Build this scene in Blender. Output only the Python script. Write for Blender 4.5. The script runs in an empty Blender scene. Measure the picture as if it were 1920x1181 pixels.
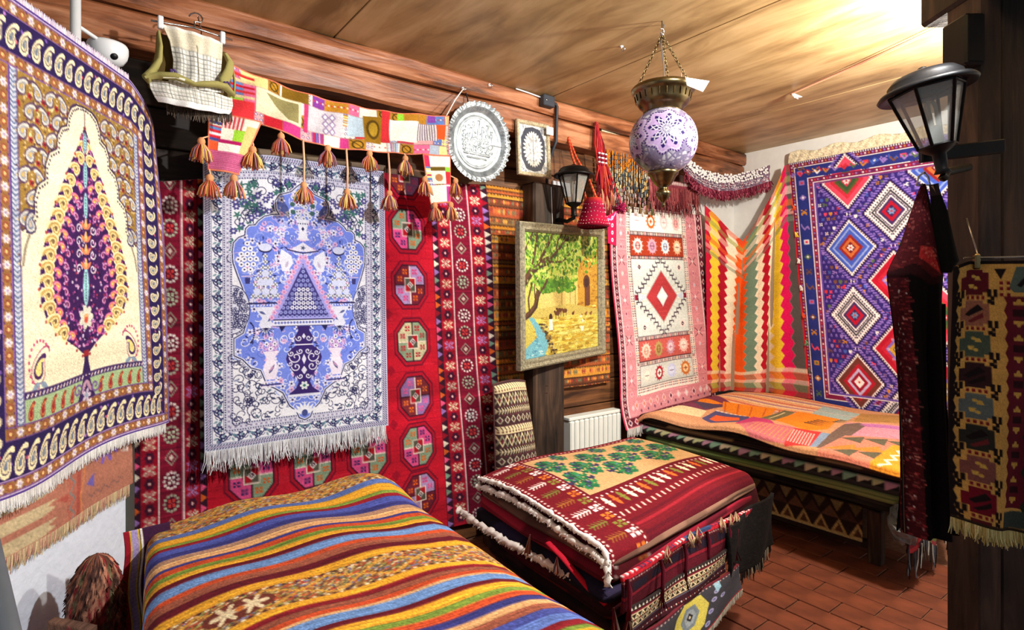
import bpy, math, random
import numpy as np
from mathutils import Vector

random.seed(7)
RNG = np.random.default_rng(11)
S = bpy.context.scene
COL = S.collection

# ---------------------------------------------------------------- camera, world, lights, exposure
CAM_H = 1.27
YAW = math.atan2(.6068, .7949)
cam_data = bpy.data.cameras.new('camera')
cam = bpy.data.objects.new('camera', cam_data)
COL.objects.link(cam)
cam.location = (0, 0, CAM_H)
cam.rotation_euler = (math.pi / 2, 0, -YAW)
cam_data.sensor_width = 36.0
cam_data.lens = 36.0 * 1061.0 / 1920.0
cam_data.shift_y = -34.5 / 1920.0
cam_data.clip_start = .02
S.camera = cam

world = bpy.data.worlds.new('shop_daylight')
S.world = world
world.use_nodes = True
world.node_tree.nodes['Background'].inputs[0].default_value = (.86, .93, 1.0, 1)
world.node_tree.nodes['Background'].inputs[1].default_value = .30


def add_light(name, kind, loc, energy, color=(1, 1, 1), radius=.03, target=None, cone=None, blend=.3):
    d = bpy.data.lights.new(name, kind)
    d.energy = energy
    d.color = color
    d.shadow_soft_size = radius
    if kind == 'SPOT':
        d.spot_size = math.radians(cone)
        d.spot_blend = blend
    o = bpy.data.objects.new(name, d)
    COL.objects.link(o)
    o.location = loc
    if target is not None:
        o.rotation_euler = (Vector(target) - Vector(loc)).to_track_quat('-Z', 'Y').to_euler()
    return o


# a ceiling spot above and right of the camera, and a flood lamp behind the right-hand post
add_light('ceiling_spot', 'SPOT', (1.52, .12, 2.31), 222, (1, .975, .95), .035, (.9, 2.45, 1.5), 108, .3)
add_light('flood_lamp', 'POINT', (2.58, .55, 2.12), 150, (1, .93, .8), .05)

S.view_settings.view_transform = 'Standard'
S.view_settings.look = 'None'
S.view_settings.gamma = 1.0
S.view_settings.use_curve_mapping = False
S.view_settings.exposure = 0.0

# ---------------------------------------------------------------- helpers: colour and materials


def lin(c):
    c = np.asarray(c, dtype=np.float64) / 255.0
    return np.where(c <= .04045, c / 12.92, ((c + .055) / 1.055) ** 2.4)


def lin4(c):
    r = lin(c)
    return (float(r[0]), float(r[1]), float(r[2]), 1.0)


MATS = {}


class NT:
    def __init__(s, m):
        s.nt = m.node_tree
        s.b = s.nt.nodes['Principled BSDF']

    def n(s, t, **k):
        o = s.nt.nodes.new(t)
        for a, v in k.items():
            if a.startswith('i_'):
                o.inputs[a[2:].replace('_', ' ')].default_value = v
            else:
                setattr(o, a, v)
        return o

    def l(s, a, b):
        s.nt.links.new(a, b)


def new_mat(name):
    m = bpy.data.materials.new(name)
    m.use_nodes = True
    MATS[name] = m
    return m, NT(m)


def woven(name, rough=.95, bump=.35, scale=420., sheen=0., spec=.15):
    """dyed yarn: the colour sits on the knots (point colour), the nodes add fibre variation and relief"""
    m, t = new_mat(name)
    at = t.n('ShaderNodeAttribute', attribute_name='Col')
    tc = t.n('ShaderNodeTexCoord')
    nz = t.n('ShaderNodeTexNoise', i_Scale=scale, i_Detail=2.)
    t.l(tc.outputs['Object'], nz.inputs['Vector'])
    mr = t.n('ShaderNodeMapRange', i_From_Min=.3, i_From_Max=.7, i_To_Min=.86, i_To_Max=1.1)
    t.l(nz.outputs['Fac'], mr.inputs['Value'])
    mx = t.n('ShaderNodeMix', data_type='RGBA', blend_type='MULTIPLY')
    mx.inputs['Factor'].default_value = 1
    t.l(at.outputs['Color'], mx.inputs[6])
    t.l(mr.outputs['Result'], mx.inputs[7])
    t.l(mx.outputs[2], t.b.inputs['Base Color'])
    bp = t.n('ShaderNodeBump', i_Strength=bump, i_Distance=.004)
    t.l(nz.outputs['Fac'], bp.inputs['Height'])
    t.l(bp.outputs['Normal'], t.b.inputs['Normal'])
    t.b.inputs['Roughness'].default_value = rough
    t.b.inputs['Specular IOR Level'].default_value = spec
    t.b.inputs['Sheen Weight'].default_value = sheen
    return m


def plain(name, c, rough=.6, metal=0., noise=.12, scale=12., bump=0., spec=.4, c2=None):
    m, t = new_mat(name)
    tc = t.n('ShaderNodeTexCoord')
    nz = t.n('ShaderNodeTexNoise', i_Scale=scale, i_Detail=5.)
    t.l(tc.outputs['Object'], nz.inputs['Vector'])
    cr = t.n('ShaderNodeValToRGB')
    a = lin(c)
    b = lin(c2) if c2 is not None else a * (1 - 1.6 * noise)
    cr.color_ramp.elements[0].position = .3
    cr.color_ramp.elements[1].position = .7
    cr.color_ramp.elements[0].color = (*[float(x) for x in b], 1)
    cr.color_ramp.elements[1].color = (*[float(x) for x in np.minimum(a * (1 + .4 * noise), 1)], 1)
    t.l(nz.outputs['Fac'], cr.inputs['Fac'])
    t.l(cr.outputs['Color'], t.b.inputs['Base Color'])
    t.b.inputs['Roughness'].default_value = rough
    t.b.inputs['Metallic'].default_value = metal
    t.b.inputs['Specular IOR Level'].default_value = spec
    if bump:
        bp = t.n('ShaderNodeBump', i_Strength=bump, i_Distance=.01)
        t.l(nz.outputs['Fac'], bp.inputs['Height'])
        t.l(bp.outputs['Normal'], t.b.inputs['Normal'])
    return m


def wood(name, c_dark, c_mid, c_light, axis='X', stretch=14., scale=3., rough=.5, bump=.25, spec=.35, blotch=None):
    m, t = new_mat(name)
    tc = t.n('ShaderNodeTexCoord')
    oi = t.n('ShaderNodeObjectInfo')
    mp = t.n('ShaderNodeMapping')
    sc = {'X': (1, stretch, stretch), 'Y': (stretch, 1, stretch), 'Z': (stretch, stretch, 1)}[axis]
    mp.inputs['Scale'].default_value = sc
    ad = t.n('ShaderNodeVectorMath', operation='SCALE')
    ad.inputs[0].default_value = (7.3, 3.1, 5.7)
    t.l(oi.outputs['Random'], ad.inputs['Scale'])
    t.l(tc.outputs['Object'], mp.inputs['Vector'])
    t.l(ad.outputs[0], mp.inputs['Location'])
    nz = t.n('ShaderNodeTexNoise', i_Scale=scale, i_Detail=7., i_Roughness=.62, i_Distortion=.7)
    t.l(mp.outputs[0], nz.inputs['Vector'])
    n2 = t.n('ShaderNodeTexNoise', i_Scale=3.2, i_Detail=3.)
    t.l(tc.outputs['Object'], n2.inputs['Vector'])
    ma = t.n('ShaderNodeMath', operation='MULTIPLY_ADD')
    ma.inputs[1].default_value = .45
    t.l(n2.outputs['Fac'], ma.inputs[0])
    t.l(nz.outputs['Fac'], ma.inputs[2])
    sb = t.n('ShaderNodeMath', operation='SUBTRACT')
    sb.inputs[1].default_value = .22
    t.l(ma.outputs[0], sb.inputs[0])
    cr = t.n('ShaderNodeValToRGB')
    e = cr.color_ramp.elements
    e[0].position = .3
    e[0].color = lin4(c_dark)
    e[1].position = .7
    e[1].color = lin4(c_light)
    k = e.new(.5)
    k.color = lin4(c_mid)
    t.l(sb.outputs[0], cr.inputs['Fac'])
    t.l(cr.outputs['Color'], t.b.inputs['Base Color'])
    bp = t.n('ShaderNodeBump', i_Strength=bump, i_Distance=.008)
    t.l(nz.outputs['Fac'], bp.inputs['Height'])
    t.l(bp.outputs['Normal'], t.b.inputs['Normal'])
    t.b.inputs['Roughness'].default_value = rough
    t.b.inputs['Specular IOR Level'].default_value = spec
    return m


def glass(name, c=(225, 230, 225), rough=.05, alpha=.3):
    m, t = new_mat(name)
    t.b.inputs['Base Color'].default_value = lin4(c)
    t.b.inputs['Roughness'].default_value = rough
    t.b.inputs['Alpha'].default_value = alpha
    t.b.inputs['Specular IOR Level'].default_value = .6
    return m


woven('pile', bump=.3, scale=380.)
woven('flatweave', bump=.25, scale=520.)
woven('yarn', bump=.2, scale=300., rough=.9)
woven('cotton', bump=.2, scale=500.)
woven('velvet', bump=.15, scale=500., rough=.9, spec=.08)
woven('paint', bump=.5, scale=160., rough=.45, spec=.4)
woven('mosaic', bump=.12, scale=120., rough=.25, spec=.5)
wood('beam_wood', (70, 36, 18), (142, 84, 50), (186, 128, 92), 'X', 9., 2.6, .42, .5, .45)
wood('board_wood', (48, 28, 16), (104, 66, 38), (142, 94, 56), 'X', 12., 2.4, .55, .4)
wood('dark_board', (16, 11, 8), (36, 25, 18), (56, 40, 30), 'X', 12., 2.4, .6, .4)
wood('ceiling_wood', (130, 102, 64), (176, 146, 100), (204, 176, 130), 'Y', 5., 1.5, .42, .1, .4)
wood('post_wood', (22, 16, 12), (54, 40, 31), (88, 66, 50), 'Z', 10., 2.6, .6, .5)
wood('right_post_wood', (26, 20, 17), (54, 42, 36), (88, 68, 56), 'Z', 8., 2.2, .65, .4)
plain('plaster', (214, 223, 238), .9, 0, .03, 30., .5, .1)
plain('plaster_warm', (240, 240, 238), .9, 0, .03, 20., .3, .1)
plain('black_metal', (17, 18, 21), .45, .1, .2, 20., .1, .3)
plain('grey_conduit', (58, 62, 70), .5, .3, .1)
plain('brass', (140, 124, 88), .26, 1., .3, 18., .05, .5, (84, 72, 46))
plain('steel', (190, 190, 192), .25, 1., .1)
plain('silver', (164, 172, 176), .42, .55, .16, 26., .15, .5, (112, 120, 124))
plain('white_plastic', (228, 230, 232), .4, 0, .03)
plain('radiator_paint', (228, 232, 226), .4, 0, .03)
plain('terracotta', (126, 68, 48), .5, 0, .25, 9., .15, .3, (88, 46, 33))
plain('grout', (132, 88, 66), .9, 0, .2, 40.)
plain('bone', (232, 226, 210), .6, 0, .1, 60.)
plain('shell_white', (244, 244, 246), .3, 0, .04, 60.)
plain('paper', (242, 242, 238), .8, 0, .02)
plain('grey_rail', (92, 98, 104), .5, .2, .1)
plain('frame_paint', (150, 142, 116), .55, 0, .35, 90., .3, .3, (96, 92, 76))
plain('bench_wood', (60, 46, 36), .7, 0, .4, 10., .3)
glass('lantern_glass', (200, 205, 200), .06, .28)
glass('bulb_glass', (240, 238, 220), .2, .85)


# ---------------------------------------------------------------- helpers: objects
ROOT = {}


def link(name, me, mat=None, parent=None, loc=None):
    o = bpy.data.objects.new(name, me)
    COL.objects.link(o)
    if mat is not None:
        me.materials.append(MATS[mat] if isinstance(mat, str) else mat)
    if parent is not None:
        o.parent = parent
    elif loc is not None:
        o.location = loc
    return o


def tag(o, label, cat, group=None):
    o['label'] = label
    o['category'] = cat
    if group:
        o['group'] = group
    return o


def struct(o):
    o['kind'] = 'structure'
    return o


def thing(name, label, cat, loc, group=None):
    o = bpy.data.objects.new(name, None)
    o.empty_display_size = .05
    COL.objects.link(o)
    o.location = loc
    ROOT[o.name] = Vector(loc)
    return tag(o, label, cat, group)


def origin_of(parent):
    p = parent
    while p is not None:
        if p.name in ROOT:
            return np.array(ROOT[p.name])
        p = p.parent
    return np.zeros(3)


class MB:
    """collects shapes given in world coordinates; build() links them as one mesh object"""

    def __init__(s):
        s.v, s.f, s.c, s.sm = [], [], [], []

    def add(s, verts, faces, col=None, smooth=False):
        k = len(s.v)
        s.v += [tuple(map(float, p)) for p in verts]
        s.f += [tuple(i + k for i in f) for f in faces]
        s.sm += [smooth] * len(faces)
        if col is not None and np.ndim(col[0]) > 0:
            s.c += [tuple(q) for q in col]
        else:
            s.c += [tuple(col) if col is not None else (200, 200, 200)] * len(verts)
        return s

    def box(s, lo, hi, col=None, ax=None, org=None, bev=0.):
        x0, y0, z0 = lo
        x1, y1, z1 = hi
        P = [(x, y, z) for z in (z0, z1) for y in (y0, y1) for x in (x0, x1)]
        if bev > 0:
            return s.bevbox(lo, hi, bev, col, ax, org)
        F = [(0, 2, 3, 1), (4, 5, 7, 6), (0, 1, 5, 4), (2, 6, 7, 3), (0, 4, 6, 2), (1, 3, 7, 5)]
        if ax is not None:
            P = [tuple(np.asarray(org) + p[0] * np.asarray(ax[0]) + p[1] * np.asarray(ax[1]) + p[2] * np.asarray(ax[2])) for p in P]
        return s.add(P, F, col)

    def bevbox(s, lo, hi, b, col=None, ax=None, org=None):
        lo, hi = np.array(lo, float), np.array(hi, float)
        P, idx = [], {}
        for sz in (0, 1):
            for sy in (0, 1):
                for sx in (0, 1):
                    for k in range(3):
                        p = [(lo, hi)[q][i] for i, q in enumerate((sx, sy, sz))]
                        for i, q in enumerate((sx, sy, sz)):
                            if i != k:
                                p[i] += b if q == 0 else -b
                        idx[(sx, sy, sz, k)] = len(P)
                        P.append(p)
        F = []
        for k in range(3):
            i, j = [q for q in range(3) if q != k]
            for sd in (0, 1):
                q = []
                for a, c in ((0, 0), (1, 0), (1, 1), (0, 1)):
                    t = [0, 0, 0]
                    t[k], t[i], t[j] = sd, a, c
                    q.append(idx[(*t, k)])
                F.append(tuple(q))
            for a in (0, 1):
                for c in (0, 1):
                    t0 = [0, 0, 0]
                    t0[i], t0[j] = a, c
                    t1 = list(t0)
                    t1[k] = 1
                    F.append((idx[(*t0, i)], idx[(*t1, i)], idx[(*t1, j)], idx[(*t0, j)]))
        for sx in (0, 1):
            for sy in (0, 1):
                for sz in (0, 1):
                    F.append(tuple(idx[(sx, sy, sz, k)] for k in range(3)))
        if ax is not None:
            P = [tuple(np.asarray(org) + p[0] * np.asarray(ax[0]) + p[1] * np.asarray(ax[1]) + p[2] * np.asarray(ax[2])) for p in P]
        return s.add(P, F, col)

    def tube(s, pts, r, n=6, col=None, cap=True, closed=False, flat=1.0):
        pts = [np.array(p, float) for p in pts]
        m = len(pts)
        rr = r if np.ndim(r) else [r] * m
        V, F = [], []
        up0 = None
        for i in range(m):
            if closed:
                t = pts[(i + 1) % m] - pts[i - 1]
            else:
                t = pts[min(i + 1, m - 1)] - pts[max(i - 1, 0)]
            t = t / (np.linalg.norm(t) + 1e-9)
            if up0 is None:
                up0 = np.array([0, 0, 1.]) if abs(t[2]) < .9 else np.array([1., 0, 0])
            a = np.cross(t, up0)
            a /= np.linalg.norm(a) + 1e-9
            b = np.cross(a, t)
            up0 = b
            for k in range(n):
                q = 2 * math.pi * k / n
                V.append(pts[i] + rr[i] * (math.cos(q) * a + flat * math.sin(q) * b))
        for i in range(m if closed else m - 1):
            for k in range(n):
                j = (i + 1) % m
                F.append((i * n + k, i * n + (k + 1) % n, j * n + (k + 1) % n, j * n + k))
        if cap and not closed:
            F.append(tuple(range(n)))
            F.append(tuple(range((m - 1) * n, m * n)))
        return s.add(V, F, col, True)

    def lathe(s, prof, c, n=24, col=None, axis=(0, 0, 1), a0=0., a1=2 * math.pi):
        """prof: (radius, height) pairs along the axis"""
        ax = np.array(axis, float)
        ax /= np.linalg.norm(ax)
        u = np.cross(ax, (0, 1, 0) if abs(ax[1]) < .9 else (1, 0, 0))
        u /= np.linalg.norm(u)
        w = np.cross(ax, u)
        V, F = [], []
        full = abs(a1 - a0 - 2 * math.pi) < 1e-6
        m = n if full else n + 1
        for r, h in prof:
            for k in range(m):
                q = a0 + (a1 - a0) * k / n
                V.append(np.array(c) + ax * h + r * (math.cos(q) * u + math.sin(q) * w))
        for i in range(len(prof) - 1):
            for k in range(n):
                F.append((i * m + k, i * m + (k + 1) % m, (i + 1) * m + (k + 1) % m, (i + 1) * m + k))
        cl = None
        if col is not None and np.ndim(col[0]) > 0:
            cl = [col[i] for i in range(len(prof)) for k in range(m)]
        return s.add(V, F, cl if cl is not None else col, True)

    def sphere(s, c, r, n=10, m=7, col=None):
        r = r if np.ndim(r) else (r, r, r)
        V, F = [], []
        for i in range(m + 1):
            th = math.pi * i / m
            for k in range(n):
                q = 2 * math.pi * k / n
                V.append((c[0] + r[0] * math.sin(th) * math.cos(q), c[1] + r[1] * math.sin(th) * math.sin(q), c[2] + r[2] * math.cos(th)))
        for i in range(m):
            for k in range(n):
                F.append((i * n + k, (i + 1) * n + k, (i + 1) * n + (k + 1) % n, i * n + (k + 1) % n))
        return s.add(V, F, col, True)

    def build(s, name, mat, parent=None, stuff=False):
        V = np.array(s.v)
        if parent is None:
            org = np.array([(V[:, 0].min() + V[:, 0].max()) / 2, (V[:, 1].min() + V[:, 1].max()) / 2, V[:, 2].min()])
        else:
            org = origin_of(parent)
        me = bpy.data.meshes.new(name)
        me.from_pydata((V - org).tolist(), [], s.f)
        me.polygons.foreach_set('use_smooth', s.sm)
        ca = me.color_attributes.new('Col', 'FLOAT_COLOR', 'POINT')
        L = np.ones((len(V), 4), np.float32)
        L[:, :3] = lin(np.array(s.c, float))
        ca.data.foreach_set('color', L.ravel())
        me.update()
        o = link(name, me, mat, parent, tuple(org))
        if parent is None:
            ROOT[o.name] = Vector(org)
        if stuff:
            o['kind'] = 'stuff'
        return o


def sheet(name, P, C, mat, parent=None, thick=.008, back=(150, 130, 110), flip=False):
    """a dense woven sheet: P (ny,nx,3) knot positions, C (ny,nx,3) dyed colours (0-255); rim and back give it its thickness"""
    ny, nx = P.shape[:2]
    du = np.gradient(P, axis=1)
    dv = np.gradient(P, axis=0)
    N = np.cross(dv, du)
    N /= np.linalg.norm(N, axis=2, keepdims=True) + 1e-12
    if flip:
        N = -N
    idx = np.arange(ny * nx).reshape(ny, nx)
    q = np.stack([idx[:-1, :-1], idx[1:, :-1], idx[1:, 1:], idx[:-1, 1:]], -1).reshape(-1, 4)
    if flip:
        q = q[:, ::-1]
    V = [P.reshape(-1, 3)]
    CC = [C.reshape(-1, 3)]
    Q = [q]
    n0 = ny * nx
    if thick > 0:
        loop = np.concatenate([idx[0, :-1], idx[:-1, -1], idx[-1, :0:-1], idx[:0:-1, 0]])
        m = len(loop)
        V.append(P.reshape(-1, 3)[loop] - thick * N.reshape(-1, 3)[loop])
        CC.append(C.reshape(-1, 3)[loop] * .85)
        a = np.arange(m)
        b = (a + 1) % m
        r = np.stack([loop[a], loop[b], n0 + b, n0 + a], -1)
        Q.append(r if not flip else r[:, ::-1])
        n0 += m
        sx = np.unique(np.linspace(0, nx - 1, min(nx, 26)).astype(int))
        sy = np.unique(np.linspace(0, ny - 1, min(ny, 26)).astype(int))
        B = (P - thick * N)[np.ix_(sy, sx)]
        V.append(B.reshape(-1, 3))
        CC.append(np.tile(np.array(back, float), (B.shape[0] * B.shape[1], 1)))
        bi = n0 + np.arange(len(sy) * len(sx)).reshape(len(sy), len(sx))
        r = np.stack([bi[:-1, :-1], bi[:-1, 1:], bi[1:, 1:], bi[1:, :-1]], -1).reshape(-1, 4)
        Q.append(r if not flip else r[:, ::-1])
    V = np.concatenate(V)
    CC = np.concatenate(CC)
    Q = np.concatenate(Q).astype(np.int32)
    org = origin_of(parent) if parent is not None else np.array([*((V[:, :2].min(0) + V[:, :2].max(0)) / 2), V[:, 2].min()])
    me = bpy.data.meshes.new(name)
    me.vertices.add(len(V))
    me.vertices.foreach_set('co', (V - org).astype(np.float32).ravel())
    me.loops.add(Q.size)
    me.loops.foreach_set('vertex_index', Q.ravel())
    me.polygons.add(len(Q))
    me.polygons.foreach_set('loop_start', np.arange(0, Q.size, 4, dtype=np.int32))
    me.polygons.foreach_set('use_smooth', np.ones(len(Q), bool))
    me.update(calc_edges=True)
    ca = me.color_attributes.new('Col', 'FLOAT_COLOR', 'POINT')
    L = np.ones((len(V), 4), np.float32)
    L[:, :3] = lin(np.clip(CC, 0, 255))
    ca.data.foreach_set('color', L.ravel())
    o = link(name, me, mat, parent, tuple(org))
    if parent is None:
        ROOT[o.name] = Vector(org)
    return o


def smooth_noise(n, k, amp=1., seed=0):
    r = np.random.default_rng(seed)
    x = np.linspace(0, k, n)
    p = r.standard_normal(k + 3)
    i = np.floor(x).astype(int)
    f = x - i
    f = f * f * (3 - 2 * f)
    return amp * (p[i] * (1 - f) + p[i + 1] * f)


def fringe(name, edge, down, length, parent, cols, n, r=.0016, mat='yarn', jit=.25, seed=3, lean=0.):
    """many hanging threads along an edge polyline: one part"""
    R = np.random.default_rng(seed)
    e = np.array(edge, float)
    seg = np.r_[0, np.cumsum(np.linalg.norm(np.diff(e, axis=0), axis=1))]
    mb = MB()
    dn = np.array(down, float)
    tang = e[-1] - e[0]
    tang /= np.linalg.norm(tang)
    for i in range(n):
        s = (i + .5 + R.uniform(-.3, .3)) / n * seg[-1]
        p = np.array([np.interp(s, seg, e[:, k]) for k in range(3)])
        L = length * (1 + R.uniform(-jit, jit))
        a = tang * (R.normal(0, .12) + lean) * L + R.normal(0, .05, 3) * L
        c = np.array(cols[R.integers(len(cols))], float) * R.uniform(.88, 1.06)
        q = [p - dn * .004, p + dn * L * .5 + a * .25, p + dn * L + a]
        mb.tube(q, [r, r * 1.1, r * .6], 3, tuple(np.clip(c, 0, 255)), cap=False)
    return mb.build(name, mat, parent, stuff=True)


# ---------------------------------------------------------------- helpers: the loom (numpy canvas that gives each knot its dye)
class Cv:
    def __init__(s, w, h, nx, ny, bg, ss=2):
        s.w, s.h, s.nx, s.ny, s.ss = w, h, nx, ny, ss
        s.kx, s.ky = nx * ss / w, ny * ss / h
        s.a = np.empty((ny * ss, nx * ss, 3), np.float32)
        s.a[:] = bg

    def win(s, x0, y0, x1, y1):
        i0 = max(0, int(math.floor(x0 * s.kx)))
        i1 = min(s.a.shape[1], int(math.ceil(x1 * s.kx)) + 1)
        j0 = max(0, int(math.floor(y0 * s.ky)))
        j1 = min(s.a.shape[0], int(math.ceil(y1 * s.ky)) + 1)
        if i1 <= i0 or j1 <= j0:
            return None
        X = ((np.arange(i0, i1) + .5) / s.kx)[None, :]
        Y = ((np.arange(j0, j1) + .5) / s.ky)[:, None]
        return s.a[j0:j1, i0:i1], X, Y

    def put(s, v, m, c):
        v[m] = c

    def rect(s, x0, y0, x1, y1, c):
        w = s.win(x0, y0, x1, y1)
        if w:
            s.put(w[0], (w[1] >= x0) & (w[1] < x1) & (w[2] >= y0) & (w[2] < y1), c)

    def ell(s, cx, cy, rx, ry, c, rot=0.):
        m = max(rx, ry)
        w = s.win(cx - m, cy - m, cx + m, cy + m)
        if w:
            X, Y = w[1] - cx, w[2] - cy
            if rot:
                ca, sa = math.cos(rot), math.sin(rot)
                X, Y = X * ca + Y * sa, -X * sa + Y * ca
            s.put(w[0], (X / rx) ** 2 + (Y / ry) ** 2 <= 1, c)

    def poly(s, pts, c):
        p = np.asarray(pts, float)
        w = s.win(p[:, 0].min(), p[:, 1].min(), p[:, 0].max(), p[:, 1].max())
        if not w:
            return
        v, X, Y = w
        s.put(v, s.inside(p, X, Y), c)

    @staticmethod
    def inside(p, X, Y):
        m = np.zeros(np.broadcast(X, Y).shape, bool)
        for i in range(len(p)):
            x0, y0 = p[i - 1]
            x1, y1 = p[i]
            if y0 == y1:
                continue
            m ^= ((Y >= min(y0, y1)) & (Y < max(y0, y1)) & (X < x0 + (Y - y0) * (x1 - x0) / (y1 - y0)))
        return m

    def line(s, pts, wd, c, closed=False):
        pts = [tuple(p) for p in pts]
        if closed:
            pts = pts + [pts[0]]
        r = wd / 2
        for (x0, y0), (x1, y1) in zip(pts[:-1], pts[1:]):
            w = s.win(min(x0, x1) - r, min(y0, y1) - r, max(x0, x1) + r, max(y0, y1) + r)
            if not w:
                continue
            v, X, Y = w
            dx, dy = x1 - x0, y1 - y0
            L = dx * dx + dy * dy + 1e-12
            t = np.clip(((X - x0) * dx + (Y - y0) * dy) / L, 0, 1)
            s.put(v, (X - x0 - t * dx) ** 2 + (Y - y0 - t * dy) ** 2 <= r * r, c)

    def dia(s, cx, cy, rx, ry, c):
        s.poly([(cx - rx, cy), (cx, cy - ry), (cx + rx, cy), (cx, cy + ry)], c)

    def stamp(s, rows, cx, cy, cw, ch, pal, fx=False, fy=False):
        rows = rows[::-1] if fy else rows
        W = max(len(r) for r in rows)
        for j, r in enumerate(rows):
            r = r.ljust(W)
            r = r[::-1] if fx else r
            for i, q in enumerate(r):
                if q in pal:
                    x = cx + (i - W / 2) * cw
                    y = cy + (j - len(rows) / 2) * ch
                    s.rect(x, y, x + cw, y + ch, pal[q])

    def mirror(s):
        n = s.a.shape[1] // 2
        s.a[:, -n:] = s.a[:, :n][:, ::-1]

    def dots(s, x0, y0, x1, y1, step, r, cols):
        d = math.hypot(x1 - x0, y1 - y0)
        n = max(1, int(d / step))
        for i in range(n):
            t = (i + .5) / n
            s.ell(x0 + (x1 - x0) * t, y0 + (y1 - y0) * t, r, r, cols[i % len(cols)])

    def get(s, jit=.05, abrash=.03, seed=1, vary=None):
        a = s.a.reshape(s.ny, s.ss, s.nx, s.ss, 3).mean((1, 3)).astype(np.float64)
        R = np.random.default_rng(seed)
        a *= 1 + jit * R.standard_normal((s.ny, s.nx, 1))
        if abrash:
            b = smooth_noise(s.ny, max(6, s.ny // 9), abrash, seed + 5) + smooth_noise(s.ny, max(3, s.ny // 40), abrash, seed + 6)
            a *= 1 + b[:, None, None]
        return np.clip(a, 0, 255)


PAIS = [(0, .5), (-.2, .46), (-.32, .3), (-.33, .1), (-.25, -.1), (-.12, -.28), (.02, -.40), (.18, -.47), (.31, -.44), (.36, -.34),
        (.30, -.27), (.21, -.30), (.14, -.22), (.18, -.06), (.27, .1), (.3, .28), (.2, .44)]


def paisley(c, x, y, s, ang=0., flip=False, cols=(), shrink=(1, .76, .5, .28), wide=1.):
    ca, sa = math.cos(ang), math.sin(ang)
    for k, col in zip(shrink, cols):
        P = []
        for px, py in PAIS:
            qx, qy = -.02 + (px + .02) * k, .12 + (py - .12) * k
            qx *= wide
            if flip:
                qx = -qx
            P.append((x + s * (qx * ca - qy * sa), y + s * (qx * sa + qy * ca)))
        c.poly(P, col)


def flower(c, x, y, r, petal, cen, n=6, rot=0.):
    for k in range(n):
        a = rot + 2 * math.pi * k / n
        c.ell(x + .6 * r * math.cos(a), y + .6 * r * math.sin(a), .42 * r, .3 * r, petal, a)
    c.ell(x, y, .32 * r, .32 * r, cen)


def spiral(c, x, y, r, a0, turns, wd, col, sgn=1):
    n = int(14 * abs(turns)) + 4
    pts = []
    for i in range(n + 1):
        t = i / n
        a = a0 + sgn * 2 * math.pi * turns * t
        q = r * (1 - .85 * t)
        pts.append((x + q * math.cos(a), y + q * math.sin(a)))
    c.line(pts, wd, col)


def leaf(c, x, y, L, w, ang, col):
    ca, sa = math.cos(ang), math.sin(ang)
    P = [(0, 0), (.3, .5), (.65, .42), (1, 0), (.65, -.42), (.3, -.5)]
    c.poly([(x + L * px * ca - w * py * sa, y + L * px * sa + w * py * ca) for px, py in P], col)

# ---------------------------------------------------------------- the room
CEIL = 2.38
WY = 2.50          # back wall
BY = 2.38          # face of the beams
RX = 4.10          # right wall
LP = np.array([.119, 2.25])      # end of the left partition
LD = np.array([.495, .869])      # its direction
LN = np.array([.869, -.495])     # its normal, into the room


def lw(s, off, z):
    p = LP + LD * s + LN * off
    return np.array([p[0], p[1], z])


floor = struct(MB().box((-1.6, -1.6, -.06), (4.2, 2.6, -.006)).build('floor', 'grout'))
tile_me = None
for i in range(19):
    for j in range(11):
        x = 1.0 + .121 * i
        y = -.05 + .241 * j + (.12 if i % 2 else 0)
        if y > 2.2:
            continue
        if tile_me is None:
            t = MB().bevbox((-.0575, -.1175, -.005), (.0575, .1175, .002), .002).build('tile', 'terracotta', floor)
            tile_me = t.data
            tile_off = np.array(ROOT['floor'])
            tile_me.transform(__import__('mathutils').Matrix.Translation(Vector(tile_off)))
        else:
            t = bpy.data.objects.new('tile', tile_me)
            COL.objects.link(t)
            t.parent = floor
        t.location = (x - tile_off[0], y - tile_off[1], random.uniform(-.0008, .0008) - tile_off[2])

ceiling = struct(MB().box((-1.6, -1.6, CEIL + .02), (4.2, 2.6, CEIL + .08)).build('ceiling', 'dark_board'))
cx = [-1.6, -.36, .865, 2.085, 3.305, 4.2]
for a, b in zip(cx[:-1], cx[1:]):
    for y0, y1 in ((-1.6, .05), (.05, 2.5)):
        MB().bevbox((a + .003, y0 + .003, CEIL), (b - .003, y1 - .003, CEIL + .018), .002).build('ceiling_panel', 'ceiling_wood', ceiling)

wall_back = struct(MB().box((-.4, WY + .02, 0), (4.2, WY + .1, CEIL)).build('wall_back', 'dark_board'))
zz = [0, .15, .30, .44, .60, .75, .90, 1.06, 1.21, 1.36, 1.52, 1.67, 1.83, 1.98, 2.15]
for k, (a, b) in enumerate(zip(zz[:-1], zz[1:])):
    for x0, x1 in ((-.4, 1.16), (1.16, 3.42)):
        d = random.uniform(0, .008)
        MB().bevbox((x0 + .002, WY - d, a + .003), (x1 - .002, WY + .03, b - .003), .004).build(
            'plank', 'board_wood' if x0 > 1 else 'dark_board', wall_back)
MB().box((3.42, WY - .01, 0), (RX + .02, WY + .04, 2.2)).build('plaster', 'plaster_warm', wall_back)
MB().bevbox((2.2, WY - .016, 1.55), (2.38, WY + .01, 1.95), .004).build('limewashed_board', 'plaster', wall_back)

wall_right = struct(MB().box((RX, -1.6, 0), (RX + .1, 2.6, CEIL)).build('wall_right', 'plaster_warm'))


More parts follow.
